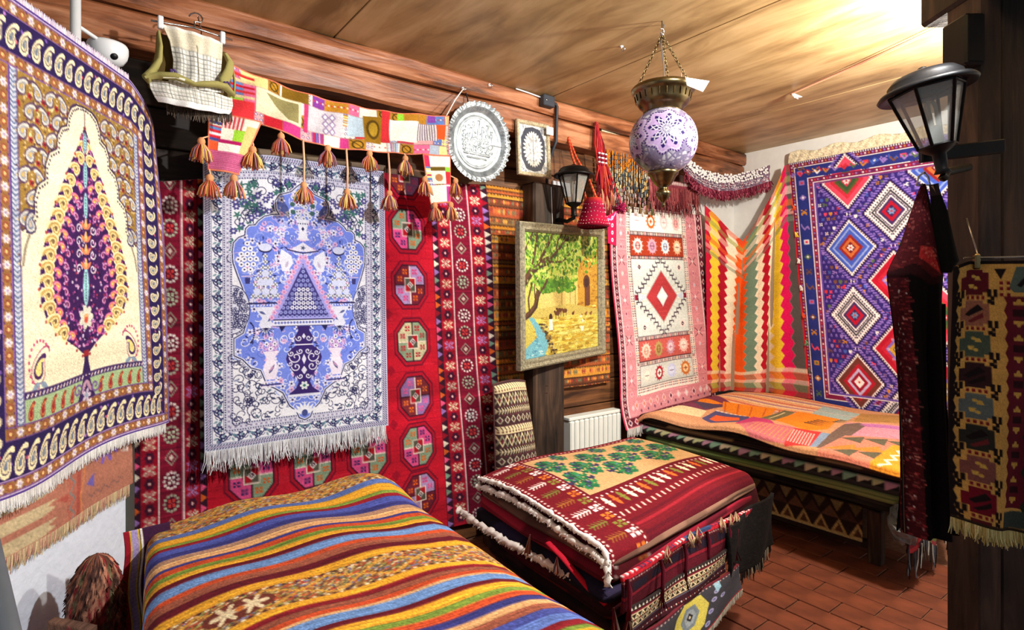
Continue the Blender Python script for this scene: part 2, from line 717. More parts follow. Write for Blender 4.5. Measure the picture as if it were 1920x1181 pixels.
def rough_beam(name, x0, x1, y0, y1, z0, z1, seed):
    """hewn beam: a long box with an uneven surface"""
    n = 60
    X = np.linspace(x0, x1, n)
    R = [smooth_noise(n, 14, .004, seed + k) for k in range(4)]
    sec = []
    b = .012
    mb = MB()
    V, F = [], []
    for i in range(n):
        za, zb = z0 + R[0][i], z1 + R[1][i]
        ya = y0 + R[2][i]
        ring = [(ya + b, za), (ya, za + b), (ya + R[3][i] * .6, (za + zb) / 2), (ya, zb - b), (ya + b, zb), (y1, zb), (y1, za)]
        V += [(X[i], p, q) for p, q in ring]
    m = 7
    for i in range(n - 1):
        for k in range(m):
            F.append((i * m + k, i * m + (k + 1) % m, (i + 1) * m + (k + 1) % m, (i + 1) * m + k))
    F += [tuple(range(m)), tuple(range((n - 1) * m, n * m))]
    mb.add(V, F)
    return struct(mb.build(name, 'beam_wood'))


rough_beam('trim_1', -.4, RX, BY, WY + .02, 2.288, CEIL, 40)
rough_beam('trim_2', -.4, RX - .01, BY + .008, WY + .02, 2.145, 2.280, 50)

post = struct(MB().bevbox((1.965, 2.375, 0), (2.195, 2.50, 1.90), .012).build('trim_3', 'post_wood'))
tag_nail = MB()
for z in (1.62, .78, .74):
    tag_nail.tube([(2.03, 2.378, z), (2.06, 2.372, z - .004)], .0025, 5)
tag_nail.build('nail', 'steel', post)
MB().tube([(2.085, 2.372, 1.88), (2.095, 2.370, 1.6), (2.10, 2.372, 1.35)], .003, 5).build('wire', 'white_plastic', post)

# left partition
a, b = lw(-2.6, 0, 0), lw(0, 0, 0)
mb = MB().box((-2.6, 0, 0), (0, .08, 1.92), ax=((LD[0], LD[1], 0), (-LN[0], -LN[1], 0), (0, 0, 1)), org=(LP[0], LP[1], 0))
wall_left = struct(mb.build('wall_left', 'plaster'))
mb = MB().bevbox((.002, -.004, 0), (.052, .085, 1.93), .004, ax=((LD[0], LD[1], 0), (-LN[0], -LN[1], 0), (0, 0, 1)), org=(LP[0], LP[1], 0))
plain('end_post_paint', (70, 72, 68), .7, 0, .2, 9.)
struct(mb.build('trim_4', 'end_post_paint'))

# ceiling beam and post near the camera on the right
CR = np.array([.7949, -.6068, 0])   # across the view
CF = np.array([.6068, .7949, 0])    # into the view
UP = np.array([0, 0, 1.])
rp = np.array([2.02, .47, 0])
mb = MB().bevbox((0, 0, 0), (.064, .12, 2.38), .004, ax=(CR, CF, UP), org=rp)
rpost = struct(mb.build('trim_5', 'right_post_wood'))
MB().bevbox((.072, .01, 0), (.26, .13, 2.37), .006, ax=(CR, CF, UP), org=rp).build('post_timber', 'right_post_wood', rpost)
MB().box((.05, .05, 0), (.1, .12, 2.36), ax=(CR, CF, UP), org=rp).build('gap_batten', 'black_metal', rpost)
mb = MB().bevbox((-.012, -1.2, 2.13), (.3, .22, 2.375), .01, ax=(CR, CF, UP), org=rp)
struct(mb.build('trim_6', 'right_post_wood'))

# ---------------------------------------------------------------- hung carpets


def quad(TL, TR, BR, BL, nx, ny):
    u = np.linspace(0, 1, nx)[None, :, None]
    v = np.linspace(0, 1, ny)[:, None, None]
    TL, TR, BR, BL = [np.array(p, float) for p in (TL, TR, BR, BL)]
    return (TL * (1 - u) + TR * u) * (1 - v) + (BL * (1 - u) + BR * u) * v, u[..., 0], v[..., 0]


NAVY, PURP, CREAM, GOLD = (44, 32, 80), (58, 32, 96), (244, 234, 200), (150, 106, 62)


def cypress_rug():
    W, H, nx, ny = 90., 114., 250, 450
    c = Cv(W, H, nx, ny, (206, 190, 206))
    R = random.Random(5)

    def dotted(x0, y0, x1, y1):
        c.rect(x0, y0, x1, y1, GOLD)
        horiz = (x1 - x0) > (y1 - y0)
        L = (x1 - x0) if horiz else (y1 - y0)
        t = min(x1 - x0, y1 - y0)
        n = int(L / (t * .9))
        for i in range(n):
            p = (i + .5) * L / n
            x, y = (x0 + p, (y0 + y1) / 2) if horiz else ((x0 + x1) / 2, y0 + p)
            if i % 2:
                flower(c, x, y, t * .36, (226, 216, 214), (170, 150, 190), 6)
            else:
                c.ell(x, y, t * .3, t * .3, (150, 84, 60))
                c.ell(x, y, t * .14, t * .14, (232, 190, 120))
            for q in (-.36, .36):
                dx, dy = (t * .45, q * t) if horiz else (q * t, t * .45)
                c.ell(x + dx, y + dy, t * .1, t * .1, (96, 50, 96))
        for q in (0, 1):
            if horiz:
                c.rect(x0, (y0, y1 - .35)[q], x1, (y0 + .35, y1)[q], (126, 90, 150))
            else:
                c.rect((x0, x1 - .35)[q], y0, (x0 + .35, x1)[q], y1, (126, 90, 150))
    c.rect(.4, .4, W - .4, H - .4, (86, 60, 140))
    c.rect(1, 1, W - 1, H - 1, (198, 184, 210))
    # outer dotted band
    dotted(1.3, 1.3, W - 1.3, 4.6)
    dotted(1.3, H - 4.4, W - 1.3, H - 1.3)
    dotted(1.3, 4.6, 4.6, H - 4.4)
    dotted(W - 4.6, 4.6, W - 1.3, H - 4.4)
    # paisley border on deep violet
    c.rect(4.6, 4.6, W - 4.6, H - 4.6, NAVY)
    pc = [(244, 230, 184), (70, 60, 84), (226, 212, 168), (112, 124, 140)]
    sk = (1, .7, .58, .34)
    for i in range(420):
        x, y = R.uniform(5, W - 5), R.uniform(5, H - 5)
        if 13 < x < W - 13 and 13 < y < H - 13:
            continue
        c.ell(x, y, .45, .45, R.choice([(176, 120, 190), (196, 96, 120), (206, 176, 216), (120, 88, 170)]))
    n = 19
    for i in range(n):
        y = 12.6 + (i + .5) * (H - 24) / n
        paisley(c, 8.9, y, 6.8, -math.pi / 2 + .35, False, pc, sk, wide=.72)
        paisley(c, W - 8.9, y, 6.8, math.pi / 2 - .35, True, pc, sk, wide=.72)
    n = 18
    for i in range(n):
        x = 6.8 + (i + .5) * (W - 13.6) / n
        paisley(c, x, 8.8, 7.2, .25, False, pc, sk, wide=.7)
        paisley(c, x, H - 8.6, 7.8, .2, False, pc, sk, wide=.68)
    # inner dotted band and braid
    dotted(13, 13, W - 13, 16.2)
    dotted(13, H - 16.2, W - 13, H - 13)
    dotted(13, 16.2, 16.2, H - 16.2)
    dotted(W - 16.2, 16.2, W - 13, H - 16.2)
    for x0 in (16.2, W - 18.9):
        c.rect(x0, 16.2, x0 + 2.7, H - 16.2, (196, 202, 214))
        for k in range(70):
            y = 16.6 + k * 1.17
            c.line([(x0 + .4, y), (x0 + 1.35, y + .7), (x0 + 2.3, y)], .36, (96, 112, 148))
        c.rect(x0, 16.2, x0 + .3, H - 16.2, (84, 60, 120))
        c.rect(x0 + 2.4, 16.2, x0 + 2.7, H - 16.2, (84, 60, 120))
    # spandrel
    x0, x1, y0, y1 = 18.9, W - 18.9, 16.2, 92.2
    c.rect(x0, y0, x1, y1, (154, 122, 58))
    for i in range(340):
        x, y = R.uniform(x0, x1), R.uniform(y0, 66)
        c.ell(x, y, R.uniform(.3, .6), R.uniform(.3, .6), R.choice([(120, 76, 40), (220, 186, 110), (150, 40, 50), (90, 96, 60), (236, 214, 150)]))
    sp = [(90, 66, 92), (206, 206, 196), (148, 152, 160), (206, 168, 90)]
    for j in range(9):
        for i in range(6):
            x = 20.5 + i * 4.9 + (2.4 if j % 2 else 0)
            y = 19 + j * 5.1
            if x > 44.5:
                continue
            paisley(c, x, y, 5.6, -.3 if i % 2 else .4, bool(i % 2), sp)
            for q in range(9):
                aa = q * .7
                c.ell(x + 2.5 * math.cos(aa), y + 3.2 * math.sin(aa), .3, .3, (96, 66, 60) if q % 2 else (206, 190, 150))
                c.ell(W - x + 2.5 * math.cos(aa), y + 3.2 * math.sin(aa), .3, .3, (96, 66, 60) if q % 2 else (206, 190, 150))
            paisley(c, W - x, y, 5.6, .3 if i % 2 else -.4, not i % 2, sp)
            for q in (x + 2.4, W - x - 2.4):
                flower(c, q, y + 2, .9, (160, 36, 52), (90, 20, 40), 5)
    # the niche with its scalloped head
    half = [(0, 16.9), (3.6, 17.3), (6, 18.6), (7.6, 21), (8.2, 24), (10.6, 25), (12.2, 27.4), (12.6, 31), (15.6, 32.6), (17.2, 36),
            (17.4, 39.6), (20.2, 41.4), (21.6, 45), (21.4, 48.4), (23.4, 51.6), (25.6, 53)]
    m = W / 2
    ol = [(m + x, y) for x, y in half] + [(x1, 53), (x1, 92.2), (x0, 92.2), (x0, 53)] + [(m - x, y) for x, y in half[::-1]]
    c.poly(ol, CREAM)
    for sgn in (1, -1):
        pts = [(m + sgn * x, y) for x, y in half]
        c.line(pts, .5, (58, 40, 72))
        for (ax, ay), (bx, by) in zip(pts[:-1], pts[1:]):
            for k in range(3):
                t = k / 3
                px, py = ax + (bx - ax) * t, ay + (by - ay) * t
                c.ell(px - sgn * .75, py + .75, .34, .34, (48, 36, 66))
        paisley(c, m + sgn * 23, 50.6, 6, .2 * sgn, sgn > 0, [(70, 56, 96), (206, 206, 196), (120, 130, 150), (206, 190, 170)])
        c.line([(m + sgn * 23.4, 54), (m + sgn * 24.8, 57), (m + sgn * 25.6, 61)], .8, (150, 140, 120))
    # cypress: width profile
    prof = [(22, 0), (25, 1.6), (30, 4.2), (36, 8), (44, 12.4), (52, 16), (60, 18.3), (66, 18.8), (70, 18.4), (74, 16.6), (77.5, 13), (80.3, 8.5), (83, 4), (85, 1.4)]
    prof = [(y, w * 1.08) for y, w in prof]
    py, pw = np.array(prof).T
    tree = [(m + w, y) for y, w in prof] + [(m - w, y) for y, w in prof[::-1]]
    c.poly(tree, (60, 30, 84))
    for i in range(900):
        y = R.uniform(24, 83)
        w = float(np.interp(y, py, pw))
        x = m + R.uniform(-w, w) * .97
        c.ell(x, y, .42, .38, R.choice([(180, 84, 150), (206, 150, 190), (122, 56, 120), (160, 52, 80), (196, 180, 206), (40, 24, 66)]))
    y = 27.5
    k = 0
    bodies = [(250, 232, 176), (196, 162, 92), (236, 214, 150), (120, 96, 66)]
    while y < 80:
        w = float(np.interp(y, py, pw))
        s = 4.7 + (1.3 if y > 40 else 0)
        for sg in (1, -1):
            paisley(c, m + sg * max(w - 2.5, .9), y, s, sg * .95, sg < 0, bodies, wide=1.2)
            if w > 8:
                paisley(c, m + sg * (w - 6.8), y + 1.2, 3.8, sg * .7, sg < 0, [(206, 88, 150), (236, 160, 150), (224, 120, 60), (250, 220, 120)])
            if w > 13:
                paisley(c, m + sg * (w - 10.4), y - .6, 3.1, sg * .5, sg < 0, [(150, 70, 150), (220, 170, 200), (120, 40, 90)])
        y += 3.35
        k += 1
    for y, s in ((26.5, 3.4), (35.5, 4.2), (44, 4.2), (66.5, 6.2)):
        c.ell(m, y, s * .3, s * .95, (84, 60, 120))
        c.ell(m, y, s * .22, s * .85, (150, 206, 206))
        c.dots(m, y - s * .7, m, y + s * .7, .75, .25, [(60, 40, 96)])
    for y in (49, 52.5, 56, 60):
        for sg in (1, -1):
            leaf(c, m, y + 1.6, 3.4, 1.3, -math.pi / 2 + sg * .9, (226, 130, 90))
            spiral(c, m + sg * 3.4, y + 1.5, 1.5, 0, 1.1, .4, (226, 220, 226), sg)
        leaf(c, m, y + 1.4, 3.2, 1.4, -math.pi / 2, (240, 190, 120))
    flower(c, m, 75, 3.4, (214, 214, 196), (226, 170, 110), 7)
    c.ell(m, 75.8, .9, .9, (206, 90, 70))
    for sg in (1, -1):
        for yy, ww in prof:
            c.ell(m + sg * (ww + .25), yy + .6, .45, .45, (166, 66, 60))
    # tip, trunk and foot
    c.line([(m, 18.6), (m, 24)], .5, (70, 44, 60))
    c.poly([(m - 1.2, 84), (m + 1.2, 84), (m + .9, 87), (m + 2.1, 91), (m + 2.1, 93), (m - 2.1, 93), (m - 2.1, 91), (m - .9, 87)], (54, 34, 84))
    c.rect(m - 1.2, 84.2, m + 1.2, 86, (150, 40, 50))
    # corner paisleys
    for sg in (1, -1):
        paisley(c, m + sg * 20.6, 84.5, 10.5, -sg * .25, sg > 0, [(164, 74, 110), CREAM, (70, 40, 90), (246, 226, 140)], (1, .9, .66, .44), wide=.8)
        for k in range(13):
            a = -2.2 + k * .3
            c.ell(m + sg * (20.6 + 3.9 * math.cos(a)), 84.5 + 5.6 * math.sin(a), .42, .42, (196, 80, 120))
        for q in (-1, 1):
            leaf(c, m + sg * 20.6, 89, 3.4, 1.5, math.pi / 2 + q * 1.1, (136, 156, 176))
    # chevron line and green foot band
    c.rect(x0, 90.6, x1, 92.4, (60, 40, 90))
    for k in range(36):
        x = x0 + .4 + k * 1.46
        c.poly([(x, 92), (x + .7, 91), (x + 1.1, 91.2), (x + .5, 92.1)], (226, 196, 190) if k % 2 else (232, 232, 226))
    c.rect(x0, 92.4, x1, H - 16.2, (164, 190, 142))
    for k in range(12):
        x = x0 + 2.2 + k * 4.35
        if abs(x - m) < 5:
            continue
        paisley(c, x, 95.2, 5.0, .15, False, [(152, 56, 44), (206, 118, 70), (150, 40, 50)], wide=.62)
    c.poly([(m - 4, 98), (m - 2.2, 94), (m - 1.4, 91.5), (m + 1.4, 91.5), (m + 2.2, 94), (m + 4, 98)], (60, 36, 90))
    for sg in (1, -1):
        spiral(c, m + sg * 4, 95, 2, 0, 1.2, .6, (120, 96, 150), sg)
        leaf(c, m, 92.5, 4.6, 1.4, math.pi / 2 + sg * .55, (190, 150, 170))
    flower(c, m, 97, 2, (206, 190, 206), (150, 170, 190), 5)
    C = c.get(.06, .02, 3)
    # surface: hangs from the top of the partition, top right corner slumps, foot bellies out
    s = np.linspace(-.745, .115, nx)[None, :]
    v = np.linspace(0, 1, ny)[:, None]
    sv = s + v * .08 * (s + .745) / .86
    ztop = 1.958 - .095 * np.clip((s + .08) / .195, 0, 1) ** 1.3
    zbot = .822 - .012 * np.sin(s * 9)
    z = ztop + (zbot - ztop) * v
    off = .05 + .012 * np.sin(s * 11 + v * 2) * v + .05 * np.clip((s + .0) / .2, 0, 1) ** 2 * np.clip(1 - v * 3, 0, 1) * -1
    P = np.empty((ny, nx, 3))
    P[..., 0] = LP[0] + LD[0] * sv + LN[0] * off
    P[..., 1] = LP[1] + LD[1] * sv + LN[1] * off
    P[..., 2] = z
    t = thing('hanging_carpet', 'cream carpet with a tall paisley cypress tree on the left partition wall', 'carpet', tuple(lw(-.3, .05, .8)))
    sheet('pile', P, C, 'pile', t, .009, flip=False)
    fringe('fringe', P[-1, ::10], (0, 0, -1), .026, t, [(240, 240, 236), (226, 226, 224), (250, 250, 246)], 520, .0016, seed=4)
    e = P[0, ::12][:, :]
    fringe('top_fringe', P[0, :200:8], (0, 0, 1), .012, t, [(226, 214, 222), (206, 190, 210)], 260, .0016, seed=5)
    return t


cypress_rug()


def faded_kilim():
    W, H, nx, ny = 62., 26., 130, 56
    c = Cv(W, H, nx, ny, (176, 116, 96))
    for k in range(5):
        y = 1 + k * 5.2
        c.poly([(0, y), (26, y), (22, y + 1.2), (25, y + 2.4), (20, y + 3.4), (0, y + 3.4)], (196, 178, 140))
    for k in range(6):
        c.poly([(25 + (k % 2) * 4, k * 4.4), (36, k * 4.4 - .5), (36, k * 4.4 + 5)], (168, 84, 72))
    c.rect(30, 0, 34, H, (180, 106, 88))
    c.line([(32 + (1.2 if i % 2 else -1.2), i * 2.2) for i in range(13)], .5, (120, 130, 130))
    c.line([(36, 8), (38, 14), (36, 20), (37, 26)], .8, (206, 130, 80))
    for i in range(10):
        a = i * math.pi / 5
        c.line([(49, 9), (49 + 6.2 * math.cos(a), 9 + 5 * math.sin(a))], 1.5, (128, 96, 180))
    c.ell(49, 9, 4, 3.6, (150, 116, 186))
    c.dia(49, 9, 2.6, 2.2, (86, 120, 128))
    c.dia(49, 9, 1.1, 1, (186, 104, 80))
    c.poly([(39, 18), (43, 15.5), (43, 20)], (110, 96, 170))
    c.poly([(56, 13), (60, 9.5), (59.6, 14)], (220, 196, 186))
    c.line([(40 + i * 2, 22 + (.8 if i % 2 else -.8)) for i in range(9)], .4, (130, 96, 90))
    s = np.linspace(-.64, .0, nx)[None, :]
    v = np.linspace(0, 1, ny)[:, None]
    z = .90 + (.655 - .90) * v + 0 * s
    off = .018 + .006 * np.sin(s * 14 + v)
    P = np.empty((ny, nx, 3))
    P[..., 0] = LP[0] + LD[0] * s + LN[0] * off
    P[..., 1] = LP[1] + LD[1] * s + LN[1] * off
    P[..., 2] = z
    t = thing('kilim', 'faded rose and beige kilim with violet star hanging under the cream cypress carpet', 'kilim', tuple(lw(-.3, .02, .65)))
    sheet('weave', P, c.get(.05, .03, 8), 'flatweave', t, .004)
    fringe('fringe', P[-1, ::5], (0, 0, -1), .03, t, [(226, 206, 160), (206, 150, 130), (214, 190, 150)], 260, .0015, seed=6, lean=-.25)
    return t


faded_kilim()

FLW = ["..x...x..", "xx.x.x.xx", ".xx.x.xx.", "...xxx...", ".xx.x.xx.", "xx.x.x.xx", "..x...x.."]
CLO = ["xx.xx", "xx.xx", "..x..", "xx.xx", "xx.xx"]


def red_carpet():
    W, H, nx, ny = 165., 180., 360, 400
    RED, DRED = (192, 22, 44), (122, 16, 40)
    c = Cv(W, H, nx, ny, RED)
    R = random.Random(9)
    for i in range(500):
        x, y = R.uniform(0, W), R.uniform(0, H)
        c.rect(x, y, x + R.uniform(4, 22), y + .5, R.choice([(176, 18, 42), (206, 34, 56), (164, 16, 40)]))
    # field: octagonal guls in quarters
    fx0, fx1 = 24.5, 130.
    quads = [(((110, 30, 50), (226, 96, 30)), ((170, 140, 190), (220, 60, 120))), (((206, 200, 160), (176, 30, 50)), ((140, 160, 130), (176, 36, 50))),
             (((150, 110, 170), (230, 90, 150)), ((120, 40, 50), (230, 110, 40))), (((140, 164, 136), (222, 100, 40)), ((226, 80, 140), (70, 40, 100)))]

    def gul(x, y, w, h, k):
        def octp(q):
            return [(x - w * q, y - h * .45 * q), (x - w * .48 * q, y - h * q), (x + w * .48 * q, y - h * q), (x + w * q, y - h * .45 * q),
                    (x + w * q, y + h * .45 * q), (x + w * .48 * q, y + h * q), (x - w * .48 * q, y + h * q), (x - w * q, y + h * .45 * q)]
        c.poly(octp(1.22), (96, 14, 40))
        c.poly(octp(1.15), (176, 20, 44))
        c.poly(octp(1.02), (58, 20, 40))
        ins = octp(.95)
        qs = quads[k % 4]
        for qi, (sx, sy) in enumerate(((-1, -1), (1, -1), (-1, 1), (1, 1))):
            P = [(px, py) for px, py in ins]
            clip = [(x, y), (x + sx * w * .95, y), (x + sx * w * .95, y + sy * h * .43), (x + sx * w * .46, y + sy * h * .95), (x, y + sy * h * .95)]
            col, ac = qs[0] if qi in (0, 3) else qs[1]
            c.poly(clip, col)
            for ox, oy in ((.32, .66), (.66, .3)):
                c.stamp(CLO, x + sx * w * ox, y + sy * h * oy, w * .062, h * .05, {'x': ac})
        c.rect(x - w * .95, y - .25, x + w * .95, y + .3, (236, 214, 200) if k % 2 else (60, 24, 40))
        c.rect(x - .3, y - h * .95, x + .3, y + h * .95, (236, 214, 200) if not k % 2 else (60, 24, 40))
        for sx, sy in ((-1, -1), (1, -1), (-1, 1), (1, 1)):
            c.rect(*sorted((x, x + sx * w * .36))[:1], *sorted((y, y + sy * h * .36))[:1], max(x, x + sx * w * .36), max(y, y + sy * h * .36), (240, 220, 206))
            c.rect(min(x, x + sx * w * .31), min(y, y + sy * h * .31), max(x, x + sx * w * .31), max(y, y + sy * h * .31),
                   (86, 84, 72) if sx * sy > 0 else (176, 24, 40))
        c.dia(x, y, w * .2, h * .18, (240, 236, 226))
        c.dia(x, y, w * .13, h * .12, (60, 30, 60))
        c.dia(x, y, w * .06, h * .06, (240, 220, 206))
    cols = [40.2, 65., 90.4, 115.6]
    rows = [190 - z for z in (185, 159, 132.5, 105.2, 79, 54.5, 31, 6)]
    for i, gx in enumerate(cols):
        c.rect(gx - .2, 0, gx + .2, H, (104, 14, 36))
        for j, gy in enumerate(rows):
            gul(gx, gy, 8.4, 9.6, j + 2)
    for i in range(3):
        gx = (cols[i] + cols[i + 1]) / 2
        for j in range(len(rows) - 1):
            gy = (rows[j] + rows[j + 1]) / 2
            c.dia(gx, gy, 2.4, 2.6, (150, 16, 40))

    def tri(x0, x1, seed):
        c.rect(x0, 0, x1, H, (52, 20, 40))
        r = random.Random(seed)
        y = 0
        while y < H:
            col = r.choice([(240, 226, 206), (220, 96, 40), (120, 150, 130), (150, 110, 180), (228, 84, 130), (150, 20, 40)])
            c.poly([(x0 + .2, y), (x0 + .2, y + 3.4), (x1 - .2, y + 1.7)], col)
            y += 4.1

    def flow(x0, x1, seed, step=8.3):
        c.rect(x0, 0, x1, H, (170, 18, 42))
        r = random.Random(seed)
        y = 3 + seed % 3
        k = 0
        w = x1 - x0
        while y < H:
            if k % 2 == 0:
                col = r.choice([(228, 206, 170), (206, 200, 176), (176, 130, 190), (228, 214, 180)])
                c.stamp(FLW, (x0 + x1) / 2, y, w * .08, .64, {'x': col})
            else:
                c.rect(x0, y - 2.6, x1, y + 2.6, (140, 14, 38))
                for q in range(6):
                    a = q * math.pi / 3
                    c.ell((x0 + x1) / 2 + w * .2 * math.cos(a), y + 1.5 * math.sin(a), w * .1, .8, (56, 18, 44))
                c.dia((x0 + x1) / 2, y, w * .08, .7, (240, 226, 220))
            y += step * .5 * 1.15
            k += 1

    def rose(x0, x1, seed):
        c.rect(x0, 0, x1, H, (126, 18, 46))
        for i in range(90):
            yy = R.uniform(0, H)
            c.rect(x0, yy, x1, yy + .6, R.choice([(112, 16, 42), (144, 24, 54), (100, 16, 40)]))
        y = 3 + seed
        k = seed
        m = (x0 + x1) / 2
        w = (x1 - x0) * .3
        while y < H:
            pal = [(240, 226, 220), (176, 186, 160), (228, 160, 150)]
            if k % 3 == 2:
                c.dia(m, y, w, 3.2, (150, 150, 130))
                c.dia(m, y, w * .75, 2.4, (110, 14, 40))
                c.dia(m, y, w * .4, 1.3, (206, 190, 176))
            else:
                c.ell(m, y, w * .95, 3, (92, 12, 38))
                for q in range(12):
                    a = q * math.pi / 6
                    c.ell(m + w * math.cos(a), y + 3 * math.sin(a), .55, .55, pal[0] if k % 3 == 0 else pal[1])
                c.stamp(CLO, m, y, w * .2, .6, {'x': pal[k % 3] if k % 2 else (206, 60, 60)})
            y += 8.6
            k += 1
    # left border
    tri(0, 2.3, 1)
    flow(2.3, 7.8, 3)
    c.rect(7.8, 0, 8.3, H, (232, 206, 206))
    rose(8.3, 15.9, 0)
    c.rect(15.9, 0, 16.4, H, (232, 206, 206))
    flow(16.4, 21.8, 4)
    tri(21.8, 24.4, 2)
    # right border
    tri(130, 133.4, 3)
    flow(133.4, 141, 5, 9)
    c.rect(141, 0, 141.6, H, (232, 206, 206))
    rose(141.6, 152.4, 1)
    c.rect(152.4, 0, 153, H, (232, 206, 206))
    flow(153, 161, 6, 9)
    tri(161, 165, 4)
    C = c.get(.05, .05, 21) * .9
    P, u, v = quad((.155, 2.47, 1.90), (1.69, 2.47, 1.90), (1.83, 2.455, .10), (.155, 2.47, .10), nx, ny)
    P[..., 1] += -.010 * np.sin(u * 20 + v * 2) * np.clip(v + .2, 0, 1) - .02 * np.clip((u - .88) / .12, 0, 1) ** 2
    P[..., 0] += .012 * np.sin(v * 9) * u ** 6
    top = 1.68 + .17 * np.clip(u / .55, 0, 1)   # the head sags towards the left
    P[..., 2] = np.where(P[..., 2] > top, top + .01 * (P[..., 2] - top), P[..., 2])
    t = thing('hanging_carpet', 'large crimson carpet with octagon medallions behind the blue prayer rug', 'carpet', (.95, 2.46, .1))
    sheet('pile', P, C, 'pile', t, .01)
    return t


red_carpet()


def prayer_rug():
    W, H, nx, ny = 75., 117., 330, 500
    INK, WHT, SKY, LAV = (38, 36, 84), (240, 243, 250), (118, 140, 232), (196, 196, 224)
    GRN = (66, 118, 110)
    c = Cv(W, H, nx, ny, LAV)
    R = random.Random(3)
    m = W / 2

    def guard(i0, i1, col=(206, 210, 226)):
        for k in range(2):
            pass
        c.rect(i0, i0, W - i0, H - i0, col)
        st = 1.0
        d = (i0 + i1) / 2
        for q, cc in ((i0 + .45, INK), (i1 - .45, INK), (d, (150, 130, 170))):
            for (ax, ay, bx, by) in ((q, q, W - q, q), (q, H - q, W - q, H - q), (q, q, q, H - q), (W - q, q, W - q, H - q)):
                L = math.hypot(bx - ax, by - ay)
                n = int(L / st)
                for k in range(n):
                    t = (k + .5) / n
                    x, y = ax + (bx - ax) * t, ay + (by - ay) * t
                    if q == d:
                        c.ell(x, y, .3, .3, cc)
                    else:
                        c.line([(x - .2, y + .25), (x + .2, y - .25)], .34, cc)
    guard(.5, 2.6)
    c.rect(2.6, 2.6, W - 2.6, H - 2.6, WHT)
    # main border: meander with leaves and blossoms

    def meander(x0, y0, x1, y1, amp, per):
        L = math.hypot(x1 - x0, y1 - y0)
        ux, uy = (x1 - x0) / L, (y1 - y0) / L
        n = int(L * 2.2)
        pts = []
        for i in range(n + 1):
            t = L * i / n
            o = amp * math.sin(2 * math.pi * t / per)
            pts.append((x0 + ux * t - uy * o, y0 + uy * t + ux * o))
        c.line(pts, .42, INK)
        k = 0
        t = per / 4
        while t < L:
            sg = 1 if k % 2 == 0 else -1
            x, y = x0 + ux * t, y0 + uy * t
            a = math.atan2(uy, ux)
            if k % 2 == 0:
                flower(c, x + uy * sg * amp * .5, y - ux * sg * amp * .5, 1.35, INK, (206, 214, 240), 6)
            else:
                leaf(c, x + uy * amp * .9, y - ux * amp * .9, 2.6, 1.2, a + .5, (110, 150, 160))
            leaf(c, x - uy * sg * amp * .3, y + ux * sg * amp * .3, 2.2, .9, a + sg * 2.2, (70, 76, 120))
            leaf(c, x, y, 1.8, .8, a - sg * 1.1, (130, 160, 170))
            spiral(c, x + ux * per * .25, y + uy * per * .25, 1.0, a, 1, .3, (84, 84, 130), sg)
            t += per / 2
            k += 1
    q = 4.75
    for seg in ((q, q, q, H - q), (W - q, q, W - q, H - q), (q, q, W - q, q), (q, H - q, W - q, H - q)):
        meander(*seg, 1.25, 6.4)
    for (ax, ay, bx, by) in ((2.8, 2.8, 2.8, H - 2.8), (6.7, 6.7, 6.7, H - 6.7)):
        c.line([(ax, ay), (bx, by)], .22, (120, 120, 160))
        c.line([(W - ax, ay), (W - bx, by)], .22, (120, 120, 160))
    for yy in (2.8, 6.7):
        c.line([(yy, yy), (W - yy, yy)], .22, (120, 120, 160))
        c.line([(yy, H - yy), (W - yy, H - yy)], .22, (120, 120, 160))
    # inner guard then white ground
    c.rect(6.9, 6.9, W - 6.9, H - 6.9, (206, 208, 226))
    for k, q in enumerate((7.3, 8.5, 9.7)):
        for seg in ((q, q, W - q, q), (q, H - q, W - q, H - q), (q, q, q, H - q), (W - q, q, W - q, H - q)):
            c.dots(*seg, .95, .26 if k != 1 else .38, [INK] if k != 1 else [(150, 140, 176), (226, 226, 236)])
    f0 = 10.1
    c.rect(f0, f0, W - f0, H - f0, WHT)
    # white spandrel: green leaves, vines
    for i in range(170):
        x, y = R.uniform(f0, m), R.uniform(f0, 44)
        if (x - m) ** 2 / 190 + (y - 34) ** 2 / 420 < .8:
            continue
        k = i % 3
        if k == 0:
            for q in range(5):
                leaf(c, x, y, 1.8, .75, q * 1.25 + i, GRN)
        elif k == 1:
            flower(c, x, y, 1.5, (80, 76, 140), (226, 226, 240), 6)
        else:
            spiral(c, x, y, 2.2, i, 1.2, .3, INK, 1 if i % 2 else -1)
            leaf(c, x, y, 2, .6, i * 1.7, (50, 66, 90))
    for i in range(230):
        y = R.uniform(62, H - f0)
        x = R.uniform(f0, m)
        spiral(c, x, y, R.uniform(1.4, 2.6), R.uniform(0, 6.28), R.uniform(.6, 1.2), .3, (50, 50, 92), R.choice([1, -1]))
        if i % 4 == 0:
            leaf(c, x, y, 2.4, .9, R.uniform(0, 6), R.choice([(70, 76, 110), (150, 160, 190), (90, 110, 130)]))
        if i % 9 == 0:
            flower(c, x, y, 1.1, INK, WHT, 5)
    # blue body (left half, mirrored)
    uv = [(.5, .085), (.47, .10), (.44, .12), (.41, .128), (.372, .137), (.352, .16), (.356, .19), (.372, .206), (.335, .208), (.295, .215), (.262, .232), (.248, .245),
          (.218, .246), (.2, .258), (.197, .28), (.165, .288), (.141, .305), (.135, .335), (.138, .373), (.16, .42), (.182, .46), (.2, .507), (.203, .575), (.185, .615), (.14, .632),
          (.14, .69), (.18, .705), (.22, .735), (.27, .747), (.29, .78), (.3, .8), (.34, .812), (.385, .832), (.405, .86), (.42, .88), (.455, .9), (.47, .925), (.5, .935)]
    half = [(u * W, v * H) for u, v in uv]
    body = half + [(W - x, y) for x, y in half[::-1]]
    c.poly(body, SKY)
    bp = np.array(body)

    def inb(x, y):
        return bool(Cv.inside(bp, np.array([[x]]), np.array([[y]]))[0, 0])
